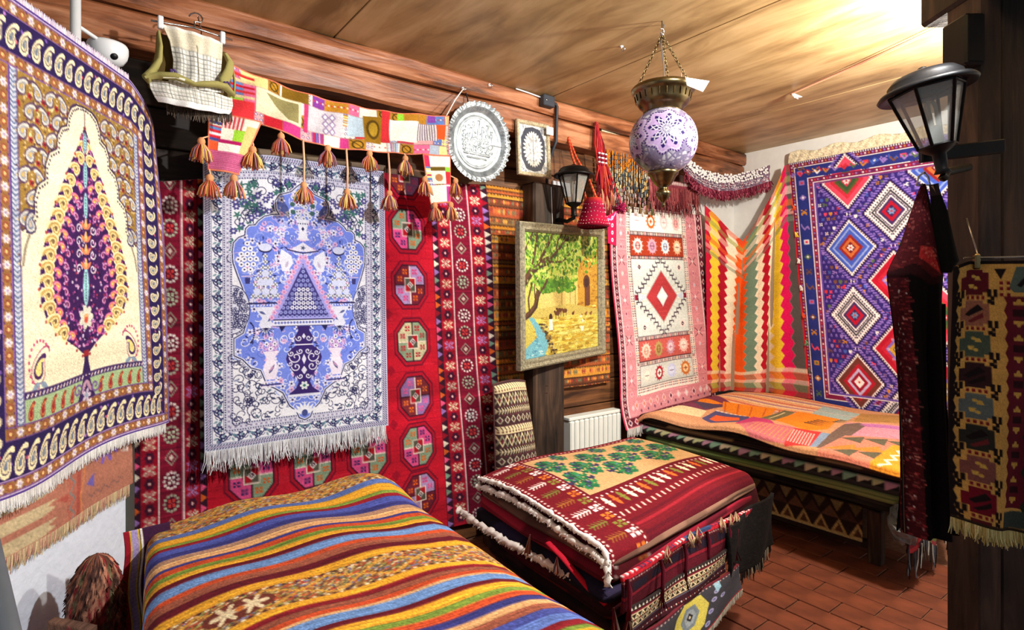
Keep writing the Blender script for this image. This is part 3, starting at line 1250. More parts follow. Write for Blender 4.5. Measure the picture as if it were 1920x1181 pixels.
    cols = [(92, 116, 214), (160, 178, 244), (214, 222, 250), (226, 230, 250), (190, 170, 226), (110, 130, 222)]
    n = 0
    while n < 420:
        x, y = R.uniform(10, m), R.uniform(11, H - 9)
        if not (inb(x, y) and inb(x - 1.2, y) and inb(x, y - 1.2)):
            continue
        n += 1
        k = n % 7
        if k == 0:
            flower(c, x, y, 1.4, (232, 232, 248), (60, 56, 110), 5, R.uniform(0, 3))
        elif k == 3:
            flower(c, x, y, 1.2, (232, 186, 220), (150, 110, 180), 6)
        elif k == 5:
            leaf(c, x, y, 1.9, .7, R.uniform(0, 6), (56, 60, 120))
        else:
            spiral(c, x, y, R.uniform(1.2, 2.6), R.uniform(0, 6.28), R.uniform(.6, 1.1), .36, R.choice(cols), R.choice([1, -1]))
    c.line(half, 1.1, (232, 236, 250))
    c.line(half, .42, INK)
    # side cartouches with lattice
    c.poly([(f0, 72.1)] + [(f0 + 6.2 * math.cos(a), 62.5 + 9.6 * math.sin(a)) for a in np.linspace(1.57, -1.57, 20)], (226, 230, 244))
    for i in range(110):
        x, y = f0 + R.uniform(.3, 5.8), R.uniform(54, 71)
        if ((x - f0) / 6) ** 2 + ((y - 62.5) / 9.3) ** 2 < .85:
            flower(c, x, y, .75, (60, 60, 104), (226, 230, 244), 5)
    c.line([(f0 + 6.2 * math.cos(a), 62.5 + 9.6 * math.sin(a)) for a in np.linspace(-1.57, 1.57, 20)], .3, INK)
    # flower tree, lattice pyramid and cup (left)
    tx = .208 * W
    for j, n in enumerate((1, 2, 3, 4, 3, 2)):
        for i in range(n):
            x = tx + (i - (n - 1) / 2) * 2.2
            y = 36.2 + j * 2.1
            c.ell(x, y, 1.02, 1.02, (244, 246, 252))
            c.ell(x, y, .34, .34, INK)
    c.line([(tx - 2, 49.4), (tx + 2, 49.4)], .5, (206, 190, 226))
    c.poly([(tx - 1, 50), (tx + 1, 50), (tx + .8, 52.4), (tx - .8, 52.4)], (60, 60, 120))
    px = .298 * W
    for j in range(8):
        y = 41.4 + j * 2.3
        hw = (j + .6) * .86
        k = max(1, int(hw / .95))
        for i in range(k):
            x = px + (i - (k - 1) / 2) * 1.9
            c.dia(x, y, 1.0, 1.2, (240, 242, 250))
            c.line([(x - .7, y - .8), (x + .7, y + .8)], .26, (100, 106, 96))
            c.line([(x + .7, y - .8), (x - .7, y + .8)], .26, (100, 106, 96))
    for x, y in ((0, 48.4), (-1.7, 52), (1.7, 52), (0, 52), (-3.2, 55.8), (3.2, 55.8), (0, 55.8)):
        c.ell(px + x, y, 1.35, 1.4, (214, 222, 250))
    c.line([(px - 7, 60.4), (px + 7, 60.4)], .55, INK)
    c.dots(px - 7, 61.3, px + 7, 61.3, 1.1, .3, [(232, 236, 250)])
    c.ell(px, 38.4, 2.6, 1.6, INK)
    c.ell(px, 37.8, 2.5, 1.6, (214, 222, 250))
    c.poly([(px - 4.4, 62), (px + 4.4, 62), (px + 1.4, 66.5), (px + 2.8, 69.2), (px, 73), (px - 2.8, 69.2), (px - 1.4, 66.5)], (226, 230, 246))
    leaf(c, px - 2.6, 63.6, 3, 1, .5, (86, 96, 150))
    leaf(c, px + 2.8, 66, 3, 1, 2.4, (86, 96, 150))
    for a in np.linspace(.2, 2.94, 7):
        c.line([(px, 70.5), (px + 3.2 * math.cos(a), 70.5 + 3.2 * math.sin(a))], .3, INK)
    # ewers beside the white cup
    ex = .41 * W
    c.poly([(ex - 2.2, 38.2), (ex + 2, 41), (ex + 2.6, 44), (ex + .4, 47.4), (ex - 1.8, 47.4), (ex - 2.8, 43)], (232, 236, 250))
    leaf(c, ex - .5, 46, 3.4, 1.2, -1.2, (196, 186, 214))
    # white-pink side vase with bouquet
    vx = .322 * W
    for i in range(40):
        a, r = R.uniform(0, 6.28), R.uniform(0, 1)
        flower(c, vx + 4.4 * r * math.cos(a), 77.6 + 4.6 * r * math.sin(a), .8, (216, 176, 226), (110, 100, 170), 5)
    for x, y in ((0, 75), (-1.6, 77), (1.6, 77), (0, 79)):
        flower(c, vx + x, y, 1.0, WHT, INK, 6)
    c.poly([(vx - 3, 80), (vx + 3, 80), (vx + 1.5, 83), (vx + 3.1, 87), (vx + 1.8, 91.4), (vx - 1.8, 91.4), (vx - 3.1, 87), (vx - 1.5, 83)], (238, 230, 246))
    leaf(c, vx - .8, 89, 4.4, 1.2, -1.0, (90, 96, 140))
    leaf(c, vx + 1, 86, 2.6, .9, 2.2, (196, 150, 190))
    c.line([(vx - 3, 92.3), (vx + 3, 92.3)], .6, (238, 230, 246))
    c.line([(vx - 3.6, 93.4), (vx + 3.6, 93.4)], .6, (70, 60, 120))
    c.line([(vx - 3.9, 94.2), (vx + 3.9, 94.2)], .5, (238, 230, 246))
    # crescent
    for a in np.linspace(-1.1, 1.1, 12):
        c.ell(.225 * W + 2.6 * math.cos(a) - 1.5, 72 + 4.4 * math.sin(a), .34, .34, INK)
    c.mirror()
    # central triangle of small stars
    top, bot, hb = 44., 66., 10.6
    c.poly([(m, top - 4.5), (m + hb + 3, bot + 1.4), (m - hb - 3, bot + 1.4)], (168, 164, 236))
    for sg in (-1, 1):
        for k in range(13):
            t = k / 12
            flower(c, m + sg * (1 + (hb + 1.2) * t), top - 2.6 + (bot - top + 3) * t, 1.15, (232, 178, 214), (196, 120, 180), 6)
    c.poly([(m, top), (m + hb, bot), (m - hb, bot)], (66, 62, 132))
    nrow = 12
    for j in range(nrow):
        y = top + 1.4 + j * (bot - top - 1.2) / (nrow - 1)
        hw = hb * (y - top) / (bot - top)
        k = max(1, int(hw / .88))
        for i in range(k):
            x = m + (i - (k - 1) / 2) * 1.84
            inn = 4 < j < 10 and abs(x - m) < hw * .62
            flower(c, x, y, .92 if inn else .8, WHT if inn else (160, 168, 232), (66, 62, 132), 6)
    c.rect(m - 12.4, 67.4, m + 12.4, 69.8, (232, 236, 250))
    c.dots(m - 12, 68.6, m + 12, 68.6, 1.25, .5, [(110, 120, 190)])
    c.rect(m - 12.4, 67.2, m + 12.4, 67.6, INK)
    c.rect(m - 12.4, 69.8, m + 12.4, 70.1, INK)
    for sg in (-1, 1):
        c.poly([(m + sg * 7.4, 70.1), (m + sg * 10, 70.1), (m + sg * 9, 72.4)], INK)
    # vase
    vp = [(70.2, 2.7), (72, 2.2), (75, 3.9), (77, 3.6), (78, 2.9), (79.2, 4.6), (81, 6.6), (83.5, 7.3), (86, 6.6), (89, 4.6), (92, 2.7), (93.6, 2.3), (96, 3.4), (98, 6), (98.6, 6)]
    c.poly([(m + w, y) for y, w in vp] + [(m - w, y) for y, w in vp[::-1]], (58, 40, 110))
    for sg in (-1, 1):
        for x, y, r in ((3.4, 83, 2.6), (3.2, 87, 1.9), (1.6, 80.6, 1.3), (2, 75.2, 1.3), (1.6, 91, 1.2), (5.2, 81.4, 1.2), (5.6, 85.6, 1.1)):
            spiral(c, m + sg * x, y, r, 0 if sg > 0 else math.pi, 1.1, .42, (232, 232, 248), sg)
    c.dia(m, 84, .9, 2.2, (226, 226, 244))
    c.dia(m, 88.6, 1.2, 1.8, (226, 226, 244))
    c.dia(m, 74.4, .8, 1.2, (226, 226, 244))
    flower(c, m, 95, 1.8, (226, 236, 236), GRN, 6)
    c.rect(m - 4, 77.7, m + 4, 78.2, (226, 226, 244))
    c.rect(m - 6.6, 98.4, m + 6.6, 99.4, (232, 236, 250))
    for k in range(7):
        leaf(c, m, 107, 5.6, 1.3, -math.pi / 2 + (k - 3) * .36, (238, 242, 252))
    c.ell(m, 106.4, 1.2, 1.4, (70, 80, 140))
    # upper white cup with bouquet
    for i in range(34):
        a, r = R.uniform(0, 6.28), math.sqrt(R.uniform(0, 1))
        flower(c, m + 7 * r * math.cos(a), 20.5 + 5.2 * r * math.sin(a), 1.0, (232, 236, 250), (70, 110, 104) if i % 2 else (80, 70, 130), 6)
    for x, y in ((-2.4, 17), (2.4, 17), (-4.2, 19.4), (4.2, 19.4), (-4, 22.6), (4, 22.6)):
        c.ell(m + x, y, 1, 1, (66, 104, 100))
    c.poly([(m - 2.8, 25.4), (m + 2.8, 25.4), (m + 1.3, 31), (m + 2.2, 33.6), (m - 2.2, 33.6), (m - 1.3, 31)], (232, 236, 250))
    c.dots(m - 2.4, 27.2, m + 2.4, 27.2, .9, .28, [INK])
    c.dia(m, 29.4, .6, 1, INK)
    c.rect(m - 2.6, 33.4, m + 2.6, 34.2, (226, 226, 244))
    c.poly([(m - 6.2, 39), (m, 35), (m + 6.2, 39)], (226, 226, 240))
    c.line([(m - 6.4, 38.4), (m, 39.6), (m + 6.4, 38.4)], .5, INK)
    flower(c, m, 37.4, 1, (120, 130, 160), INK, 5)
    C = c.get(.035, .012, 31) * np.array([.93, .93, .95])
    P, u, v = quad((.372, 2.425, 1.845), (1.112, 2.425, 1.845), (1.118, 2.395, .682), (.372, 2.395, .682), nx, ny)
    P[..., 2] -= .045 * np.clip(1 - u / .35, 0, 1) ** 1.5 * (1 - v) ** 2
    P[..., 1] += .006 * np.sin(u * 13 + v * 3) * v
    t = thing('prayer_rug', 'blue and white prayer rug with vase motif on the crimson carpet', 'rug', (.74, 2.41, .68))
    sheet('pile', P, C, 'pile', t, .007)
    fringe('fringe', P[-1, ::12], (0, -.06, -1), .072, t, [(240, 242, 246), (226, 228, 234), (250, 250, 252), (206, 208, 216)], 330, .0017, seed=9, jit=.18)
    # cloth-covered pole it hangs from
    MB().tube([(.36, 2.44, 1.80), (.5, 2.44, 1.85), (.74, 2.44, 1.862), (1.12, 2.44, 1.862)], .016, 8, (120, 104, 86)).build('hanging_pole', 'cotton', t)
    return t


prayer_rug()


def pink_rug():
    W, H, nx, ny = 105., 138., 190, 330
    PK, INK, IV = (212, 140, 148), (70, 30, 44), (226, 220, 210)
    c = Cv(W, H, nx, ny, PK)
    R = random.Random(12)
    for i in range(260):
        y = R.uniform(0, H)
        x = R.uniform(0, W)
        c.rect(x, y, x + R.uniform(5, 25), y + .5, R.choice([(214, 134, 146), (232, 166, 172), (206, 120, 136)]))

    def lattice(x0, y0, x1, y1):
        c.rect(x0, y0, x1, y1, (96, 30, 46))
        hz = (x1 - x0) > (y1 - y0)
        L = (x1 - x0) if hz else (y1 - y0)
        t = min(x1 - x0, y1 - y0)
        n = int(L / (t * 1.15))
        for i in range(n):
            p = (i + .5) * L / n
            x, y = (x0 + p, (y0 + y1) / 2) if hz else ((x0 + x1) / 2, y0 + p)
            c.dia(x, y, t * .42, t * .42, (232, 196, 196))
            c.dia(x, y, t * .24, t * .24, (150, 40, 60) if i % 2 else (60, 30, 60))
    # outer edge stripes
    c.rect(0, 0, 1, H, (206, 60, 90))
    c.rect(W - 1, 0, W, H, (206, 60, 90))
    c.rect(1, 0, 2, H, (240, 220, 220))
    c.rect(W - 2, 0, W - 1, H, (240, 220, 220))
    lattice(2, 0, 5.2, H - 1)
    lattice(W - 8, 0, W - 2.4, H - 1)
    lattice(2, H - 6, W - 2, H - 1)
    c.rect(5.2, 0, 6, H - 6, (246, 228, 228))
    c.rect(W - 9, 0, W - 8, H - 6, (246, 228, 228))
    # pink border motifs
    for k, y in enumerate(np.arange(9, H - 8, 8.4)):
        for x in (10.2, W - 16.5):
            if k % 3 == 0:
                c.line([(x - 4 if x > 50 else x - 2.6, y - 3), (x, y), (x - 4 if x > 50 else x - 2.6, y + 3)], .5, INK if k % 2 else (150, 90, 110))
                c.line([(x + 4 if x > 50 else x + 2.6, y - 3), (x, y), (x + 4 if x > 50 else x + 2.6, y + 3)], .5, INK if k % 2 else (150, 90, 110))
                c.dia(x, y, 1.3, 1.6, (226, 206, 206))
            else:
                col = R.choice([(236, 190, 190), (190, 190, 206), (150, 80, 100), (206, 206, 190), (196, 110, 130)])
                c.dia(x, y, 1.7, 2, (236, 180, 186))
                c.dia(x, y, 1.0, 1.3, col)
                for q in (-1, 1):
                    c.ell(x + q * 2, y, .5, .5, (206, 110, 130))
    for k, x in enumerate(np.arange(14, W - 10, 7.8)):
        c.dia(x, H - 12.5, 2.2, 3, (236, 190, 196))
        c.dia(x, H - 12.5, 1.2, 1.8, R.choice([(96, 40, 60), (226, 220, 220), (206, 130, 110)]))
        c.dia(x + 3.9, H - 8.8, 1, 1.2, (110, 60, 90))
    # inner frame
    fx0, fx1 = 15.5, 78.

    def checks(x0, y0, x1, y1):
        c.rect(x0, y0, x1, y1, IV)
        hz = (x1 - x0) > (y1 - y0)
        L = (x1 - x0) if hz else (y1 - y0)
        t = min(x1 - x0, y1 - y0)
        n = int(L / 1.55)
        for i in range(n):
            p = (i + .5) * L / n
            col = [(180, 44, 60), (70, 30, 56), (226, 120, 130), (70, 30, 56), (196, 120, 60)][(i // 2) % 5]
            for q in (.28, .72):
                x, y = (x0 + p, y0 + t * q) if hz else (x0 + t * q, y0 + p)
                c.rect(x - .4, y - .45, x + .4, y + .45, col if i % 2 else INK)
    checks(fx0, 0, fx0 + 3.6, H - 17.5)
    checks(fx1, 0, fx1 + 5, H - 17.5)
    ys = [(1.5, 15.5, (240, 236, 226)), (18.2, 31.2, (166, 58, 32)), (33.4, 83, (212, 222, 216)), (86, 99, (196, 92, 84)), (102, 115, (200, 206, 200))]
    px0, px1 = fx0 + 3.6, fx1
    c.rect(px0, 0, px1, H - 17.5, IV)
    for a, b, col in ys:
        c.rect(px0 - .2, a - .5, px1 + .2, b + .5, (60, 30, 40))
        c.rect(px0, a, px1, b, col)
    for a, b in ((15.9, 17.8), (31.6, 33), (83.5, 85.6), (99.5, 101.6), (115.5, 119.5)):
        checks(px0 - 3, a, px1 + 4, b)

    def boteh(x, y, w, h, c1, c2):
        c.ell(x, y, w, h, c1)
        for q in range(12):
            a = q * math.pi / 6
            c.line([(x + w * .9 * math.cos(a), y + h * .9 * math.sin(a)), (x + w * 1.3 * math.cos(a), y + h * 1.2 * math.sin(a))], .5, c1)
        c.ell(x, y, w * .62, h * .62, c2)
        c.dia(x, y, w * .3, h * .4, c1)
        c.line([(x - w * .5, y), (x + w * .5, y)], .35, INK)
    rows = [(8.5, [((226, 206, 206), (236, 226, 220)), ((200, 96, 40), (244, 236, 220)), ((232, 190, 190), (240, 220, 216)), ((226, 190, 186), (210, 140, 140))]),
            (24.7, [((240, 224, 214), (200, 120, 120)), ((214, 160, 176), (170, 120, 150)), ((244, 240, 236), (150, 170, 196)), ((240, 190, 150), (240, 226, 206))]),
            (92.5, [((240, 206, 186), (226, 160, 140)), ((176, 160, 96), (150, 110, 70)), ((196, 150, 170), (236, 206, 206)), ((240, 190, 180), (240, 226, 216))]),
            (108.5, [((206, 206, 196), (226, 220, 206)), ((160, 36, 50), (240, 226, 220)), ((186, 196, 226), (206, 214, 236)), ((190, 110, 50), (226, 196, 150))])]
    for y, ms in rows:
        for i, (a, b) in enumerate(ms):
            boteh(px0 + (i + .5) * (px1 - px0) / 4, y, 4.4, 4.6, a, b)
    # hooked diamond
    m, yc = (px0 + px1) / 2 + .5, 58.
    N = 9
    for sx in (-1, 1):
        for sy in (-1, 1):
            for k in range(N):
                t = k / (N - 1)
                x, y = m + sx * (25.5 * t + .8), yc + sy * (22 * (1 - t) + .4)
                c.line([(x, y), (x, y + sy * 2.6), (x + sx * 1.7, y + sy * 2.6), (x + sx * 1.7, y + sy * 3.9)], .75, (56, 34, 50))
                if k < N - 1:
                    c.line([(x, y), (x + sx * 3.2, y), (x + sx * 3.2, y - sy * 2.75)], .75, (56, 34, 50))
                    c.line([(m + sx * (x - m) * sx * .55 * 1.0, yc + (y - yc) * .62), (x - sx * .6, y - sy * .6)], .5, (206, 196, 176) if k % 2 else (190, 206, 206))
    c.dia(m, yc, 19.2, 17.8, (180, 170, 166))
    c.dia(m, yc, 18, 16.8, (176, 56, 60))
    for i in range(20):
        yy = yc - 14 + i * 1.4
        c.rect(m - 5, yy, m + 5, yy + .4, (200, 70, 70)) if i % 2 else None
    c.dia(m, yc, 7.6, 7.6, (240, 206, 206))
    for k in range(10):
        for sx in (-1, 1):
            for sy in (-1, 1):
                c.ell(m + sx * 7.2 * k / 9, yc + sy * 7.2 * (1 - k / 9), .5, .5, (120, 40, 60))
    c.dia(m, yc, 5.4, 5.6, (238, 240, 230))
    for sx in (-1, 1):
        c.rect(m + sx * 28 - 1.3, yc - 1.8, m + sx * 28 + 1.3, yc + 1.8, (130, 24, 50))
        c.poly([(m + sx * 17.5, yc), (m + sx * 25, yc - 3), (m + sx * 25, yc + 3)], (186, 200, 214))
        for sy in (-1, 1):
            x, y = m + sx * 22.5, yc + sy * 19.5
            c.ell(x, y, 3, 2.6, (240, 222, 216))
            c.dia(x, y, 1.7, 1.7, (60, 34, 50))
            c.line([(x - 1, y), (x + 1, y)], .4, (236, 230, 226))
    C = c.get(.045, .03, 41)
    P, u, v = quad((2.63, 2.425, 1.845), (3.575, 2.425, 1.86), (3.73, 2.40, .50), (2.69, 2.40, .445), nx, ny)
    P[..., 0] -= .02 * np.sin(v * 7) * (1 - u) ** 3
    P[..., 1] += .012 * np.sin(u * 9 + v * 4) * (v + .2)
    P[..., 1] -= .05 * np.clip((v - .85) / .15, 0, 1) ** 2 * (1 - u)
    t = thing('hanging_carpet', 'pale pink rug with hooked diamond panel hanging beside the framed landscape', 'carpet', (3.15, 2.41, .45))
    sheet('pile', P, C, 'pile', t, .008)
    fringe('fringe', P[-1, ::8], (0, 0, -1), .05, t, [(238, 234, 226), (226, 220, 212), (244, 240, 236)], 200, .002, seed=13)
    return t


pink_rug()


def zigzag_kilim():
    W, H, nx, ny = 120., 160., 210, 330
    c = Cv(W, H, nx, ny, (186, 22, 48))
    cols = [(0, (190, 26, 60)), (.06, (236, 206, 60)), (.16, (176, 22, 44)), (.24, (242, 232, 206)), (.34, (232, 92, 30)), (.44, (110, 140, 122)),
            (.54, (242, 232, 206)), (.61, (176, 22, 44)), (.68, (242, 232, 206)), (.735, (234, 206, 56)), (.81, (214, 22, 92)), (.895, (84, 80, 80)), (.985, (196, 24, 44))]
    per = 8.2
    for i, (u0, col) in enumerate(cols):
        u1 = cols[i + 1][0] if i + 1 < len(cols) else 1.01
        x0, x1 = u0 * W, u1 * W
        if i in (0, 12):
            c.rect(x0, 0, x1 + 1, H, col)
            continue
        pts = [(x1, 0)] + [(x1, H)]
        z = []
        n = int(H / per * 2) + 1
        for k in range(n + 1):
            z.append((x0 + (2.1 if k % 2 else -1.6), H - k * per / 2))
        c.poly([(x1 + 2, 0), (x1 + 2, H)] + z, col)
        c.line(z, .5, tuple(int(q * .8 + 50) for q in col))
    # plaid ends
    for y0, y1, col, op in ((H - 20, H - 17, (240, 226, 206), .7), (H - 17, H - 12, (220, 90, 60), .55), (H - 12, H - 9, (236, 200, 190), .6), (H - 9, H - 4, (120, 130, 90), .5), (H - 4, H, (176, 40, 50), .6),
                            (0, 5, (210, 60, 60), .4), (8, 12, (150, 160, 90), .6), (15, 20, (242, 226, 206), .6), (24, 28, (232, 110, 50), .6), (31, 34, (240, 180, 170), .6), (36, 39, (120, 140, 120), .5)):
        w = c.win(0, y0, W, y1)
        if w:
            a = w[0]
            a[:] = a * (1 - op) + np.array(col) * op
    C = c.get(.04, .02, 51)
    u = np.linspace(0, 1, nx)
    v = np.linspace(0, 1, ny)[:, None]
    ku = [0, .12, .26, .40, .55, .72, .86, 1]
    top = np.array([(3.60, 2.42, 1.925), (3.72, 2.42, 1.87), (3.88, 2.40, 1.765), (3.985, 2.35, 1.685), (4.015, 2.25, 1.85), (4.01, 2.13, 2.03), (4.0, 2.045, 2.20), (4.0, 2.01, 2.205)])
    bot = np.array([(3.64, 2.425, .565), (3.74, 2.42, .565), (3.86, 2.41, .565), (3.95, 2.36, .565), (4.0, 2.26, .565), (4.02, 2.15, .565), (4.03, 2.02, .565), (4.03, 1.885, .565)])
    T = np.stack([np.interp(u, ku, top[:, k]) for k in range(3)], -1)[None]
    B = np.stack([np.interp(u, ku, bot[:, k]) for k in range(3)], -1)[None]
    vv = v[..., None]
    P = T * (1 - vv) + B * vv
    # pleats run down from the two hanging points
    uu = u[None, :]
    amp = .05 * np.clip(v * 2.2, 0, 1) + .004
    f1 = uu - (.42 - .10 * v)
    f2 = uu - (.70 + .06 * (1 - v))
    f3 = uu - (.22 - .05 * v)
    d = amp * (-1.0 * np.exp(-(f1 / .05) ** 2) - 1.1 * np.exp(-(f2 / .04) ** 2) - .5 * np.exp(-(f3 / .04) ** 2)) + .012 * np.sin(uu * 11 + v * 3)
    nrm = np.array([-.72, -.69])
    P[..., 0] += d * nrm[0]
    P[..., 1] += d * nrm[1]
    P[..., :2] += (.045 * nrm)
    t = thing('kilim', 'bright zigzag striped kilim draped in folds across the room corner', 'kilim', (3.9, 2.2, .46))
    sheet('weave', P, C, 'flatweave', t, .004)
    R = random.Random(4)
    e = P[:, -1]
    for k, col in enumerate(((240, 90, 50), (240, 206, 60), (230, 226, 220), (240, 236, 230), (226, 80, 50), (110, 150, 110), (90, 90, 90))):
        p = e[int((.18 + .115 * k) * (ny - 1))]
        mb = MB()
        for q in range(7):
            mb.tube([p, p + np.array([-.006 + R.uniform(-.008, .008), -.01 + R.uniform(-.008, .008), -.014]), p + np.array([R.uniform(-.02, .01), -.012 + R.uniform(-.012, .012), -.036])], .0035, 4, col)
        mb.build('tassel', 'yarn', t)
    return t


zigzag_kilim()


def violet_carpet():
    W, H, nx, ny = 127., 178., 270, 350
    BL, PU, WH, RD = (54, 40, 122), (130, 104, 200), (240, 236, 240), (180, 24, 50)
    c = Cv(W, H, nx, ny, BL)
    R = random.Random(17)
    bright = [(226, 70, 100), (240, 236, 240), (200, 130, 50), (90, 110, 70), (150, 120, 200), (206, 50, 60), (120, 76, 60), (70, 96, 190)]
    # borders
    c.rect(0, 0, W, H, (60, 34, 84))
    c.rect(0, 0, W, 1.4, (236, 226, 230))
    for k in range(90):
        c.rect(k * 1.42, 0, k * 1.42 + .7, 1.5, (40, 24, 56))

    def ring(i, w, col):
        c.rect(i, i, W - i, i + w, col)
        c.rect(i, H - i - w, W - i, H - i, col)
        c.rect(i, i, i + w, H - i, col)
        c.rect(W - i - w, i, W - i, H - i, col)
    ring(1.4, 2.6, (120, 30, 70))
    for seg in ((2.7, 2.7, W - 2.7, 2.7), (2.7, 2.7, 2.7, H - 2.7), (W - 2.7, 2.7, W - 2.7, H - 2.7)):
        c.dots(*seg, 2.2, .6, [(236, 226, 230), (190, 130, 60), (150, 120, 200)])
    ring(4, .7, WH)
    ring(4.7, 8, (44, 52, 130))
    for side in range(3):
        n = 24 if side else 17
        for i in range(n):
            p = (i + .5) / n
            x, y = ((8.7, p * H), (W - 8.7, p * H), (p * W, 8.7))[side]
            col = R.choice(bright)
            k = i % 4
            if k == 0:
                c.line([(x - 2.4, y - 1), (x - .6, y + 1.6), (x + 1.6, y - .4), (x + 2.6, y + 1.4)], 1.1, col)
                c.line([(x - 2.6, y - 2.2), (x - 2.2, y - .6)], .9, col)
            elif k == 1:
                c.rect(x - 1.8, y - 1.6, x + 1.8, y + 1.6, col)
                c.rect(x - .9, y - .8, x + .9, y + .8, R.choice(bright))
            elif k == 2:
                c.dia(x, y, 2.6, 2.2, col)
                c.dia(x, y, 1.1, 1, WH)
            else:
                c.stamp(["x..x", ".xx.", "xxxx", "x..x"], x, y, 1, 1, {'x': col})
    ring(12.7, .6, WH)
    ring(13.3, 3, (128, 34, 76))
    for seg in ((14.8, 14.8, W - 14.8, 14.8), (14.8, 14.8, 14.8, H - 14.8), (W - 14.8, 14.8, W - 14.8, H - 14.8)):
        c.dots(*seg, 2.0, .62, [(240, 226, 230), (200, 60, 80), (150, 120, 200), (70, 50, 110)])
    ring(16.3, .6, WH)
    ring(16.9, 1.2, (110, 84, 180))
    c.rect(18.1, 18.1, W - 18.1, H - 18.1, BL)
    # fill of the ground
    y = 20.
    j = 0
    while y < H - 18:
        i = 0
        x = 19.6 + (1.7 if j % 2 else 0)
        while x < W - 18.5:
            k = (i * 7 + j * 5) % 11
            col = bright[(i * 3 + j * 2 + R.randrange(3)) % 8]
            if k in (0, 4):
                c.poly([(x - 1.1, y - 1.2), (x + 1.1, y - 1.2), (x + 1.1, y + .4), (x, y + 1.5), (x - 1.1, y + .4)], col)
            elif k in (2, 7, 9):
                flower(c, x, y, 1.35, col, R.choice(bright), 4, .78)
            elif k == 5:
                c.stamp(["xx..", ".xxx", "xx.x"], x, y, .8, .8, {'x': col}, R.random() < .5)
            else:
                c.rect(x - .9, y - .9, x + .9, y + .5, (110, 90, 180))
                c.rect(x - .4, y - 1.4, x + .4, y - .9, (170, 150, 220))
            x += 3.5
            i += 1
        y += 3.3
        j += 1

    def med(x, y, kind):
        hw, hh = 16.9, 19.8
        # comb edge: violet teeth outside, white hooks inside
        c.dia(x, y, hw * 1.13, hh * 1.13, BL)
        n = 15
        for sx in (-1, 1):
            for sy in (-1, 1):
                for k in range(n):
                    t = (k + .5) / n
                    a, b = x + sx * hw * 1.08 * t, y + sy * hh * 1.08 * (1 - t)
                    c.line([(a, b), (a + sx * 1.7, b + sy * .2)], .85, (150, 122, 214))
        c.dia(x, y, hw, hh, (52, 24, 60))
        for sx in (-1, 1):
            for sy in (-1, 1):
                for k in range(n):
                    t = (k + .4) / n
                    a, b = x + sx * hw * .95 * t, y + sy * hh * .95 * (1 - t)
                    c.line([(a - sx * .1, b - sy * .2), (a - sx * .9, b - sy * .9), (a - sx * .2, b - sy * 1.5)], .85, WH)
        K = {'blue': [(70, 96, 200), (150, 170, 232), (70, 96, 200), (150, 40, 40), (206, 110, 60), (120, 30, 40)],
             'white': [WH, (60, 60, 70), WH, (70, 50, 100), RD, (60, 40, 90)],
             'brown': [(110, 56, 50), (110, 56, 50), (176, 30, 50), (190, 180, 220), (150, 24, 50), WH],
             'red': [(184, 26, 52), (184, 26, 52), (196, 40, 60), PU, (206, 160, 60), (110, 96, 50)],
             'pink': [(226, 76, 104), (226, 76, 104), (206, 50, 70), (90, 96, 50), (60, 90, 60), (206, 60, 80)]}[kind]
        for q, col in zip((.84, .7, .62, .46, .34, .2), K):
            c.dia(x, y, hw * q, hh * q, col)
        if kind in ('white',):
            for q in (.77, .56):
                for k in range(11):
                    t = (k + .5) / 11
                    for sx in (-1, 1):
                        for sy in (-1, 1):
                            c.ell(x + sx * hw * q * t, y + sy * hh * q * (1 - t), .5, .6, (50, 36, 70))
        if kind == 'red':
            for q in range(6):
                a = q * math.pi / 3
                flower(c, x + 6 * math.cos(a), y + 7 * math.sin(a), 1, (226, 190, 220), (110, 90, 180), 5)
        flower(c, x, y, 2.2, (240, 226, 226) if kind != 'white' else (120, 150, 200), (190, 60, 60), 6)

    def pole(x, y0, y1, alt):
        c.rect(x - 1.9, y0, x + 1.9, y1, (52, 24, 60))
        c.rect(x - 1.3, y0, x + 1.3, y1, WH)
        if alt:
            c.rect(x - 1.0, (y0 + y1) / 2 - 1, x + 1.0, y1, RD)
        else:
            c.line([(x + (.7 if k % 2 else -.7), y0 + k * (y1 - y0) / 8) for k in range(9)], .5, (52, 24, 60))
    for x in (38, 89):
        for y in (42, 86, 130):
            pole(x, y - 4, y + 4, False)
    for y in (64, 107, 150):
        pole(63.5, y - 6, y + 6, True)
    for x, ks in ((38, ('pink', 'blue', 'white', 'brown', 'red')), (89, ('blue', 'brown', 'pink', 'red', 'white'))):
        for y, k in zip((19, 63.5, 108, 151.5, 190), ks):
            med(x, y, k)
    for y, k in zip((42, 85.5, 128.8, 172), ('white', 'red', 'red', 'white')):
        med(63.5, y, k)
    ring(16.9, 1.2, (110, 84, 180))
    ring(16.3, .6, WH)
    c.rect(18.1, 16.9, W - 18.1, 18, (128, 60, 120))
    for k in (1, 0):
        c.rect(0, 0, W, 0, WH)
    # red field triangles at the head are cut by the border: redraw head border
    c.rect(13.3, 13.3, W - 13.3, 16.3, (128, 34, 76))
    c.dots(14.8, 14.8, W - 14.8, 14.8, 2.0, .62, [(240, 226, 230), (200, 60, 80), (150, 120, 200), (70, 50, 110)])
    c.rect(4.7, 9.4, W - 4.7, 12.6, (44, 52, 130))
    for i in range(20):
        x = 8 + i * 5.8
        c.line([(x - 1.6, 8), (x, 10.6), (x + 1.8, 9)], 1, R.choice(bright))
    C = c.get(.04, .02, 61)
    P, u, v = quad((4.045, 2.03, 2.225), (4.045, .76, 2.225), (4.03, .76, .45), (4.03, 1.87, .45), nx, ny)
    P[..., 0] += .008 * np.sin(u * 15 + v * 2) * v
    t = thing('hanging_carpet', 'violet and navy carpet with comb-edged diamond medallions on the white right wall', 'carpet', (4.04, 1.4, .45))
    sheet('pile', P, C, 'pile', t, .01)
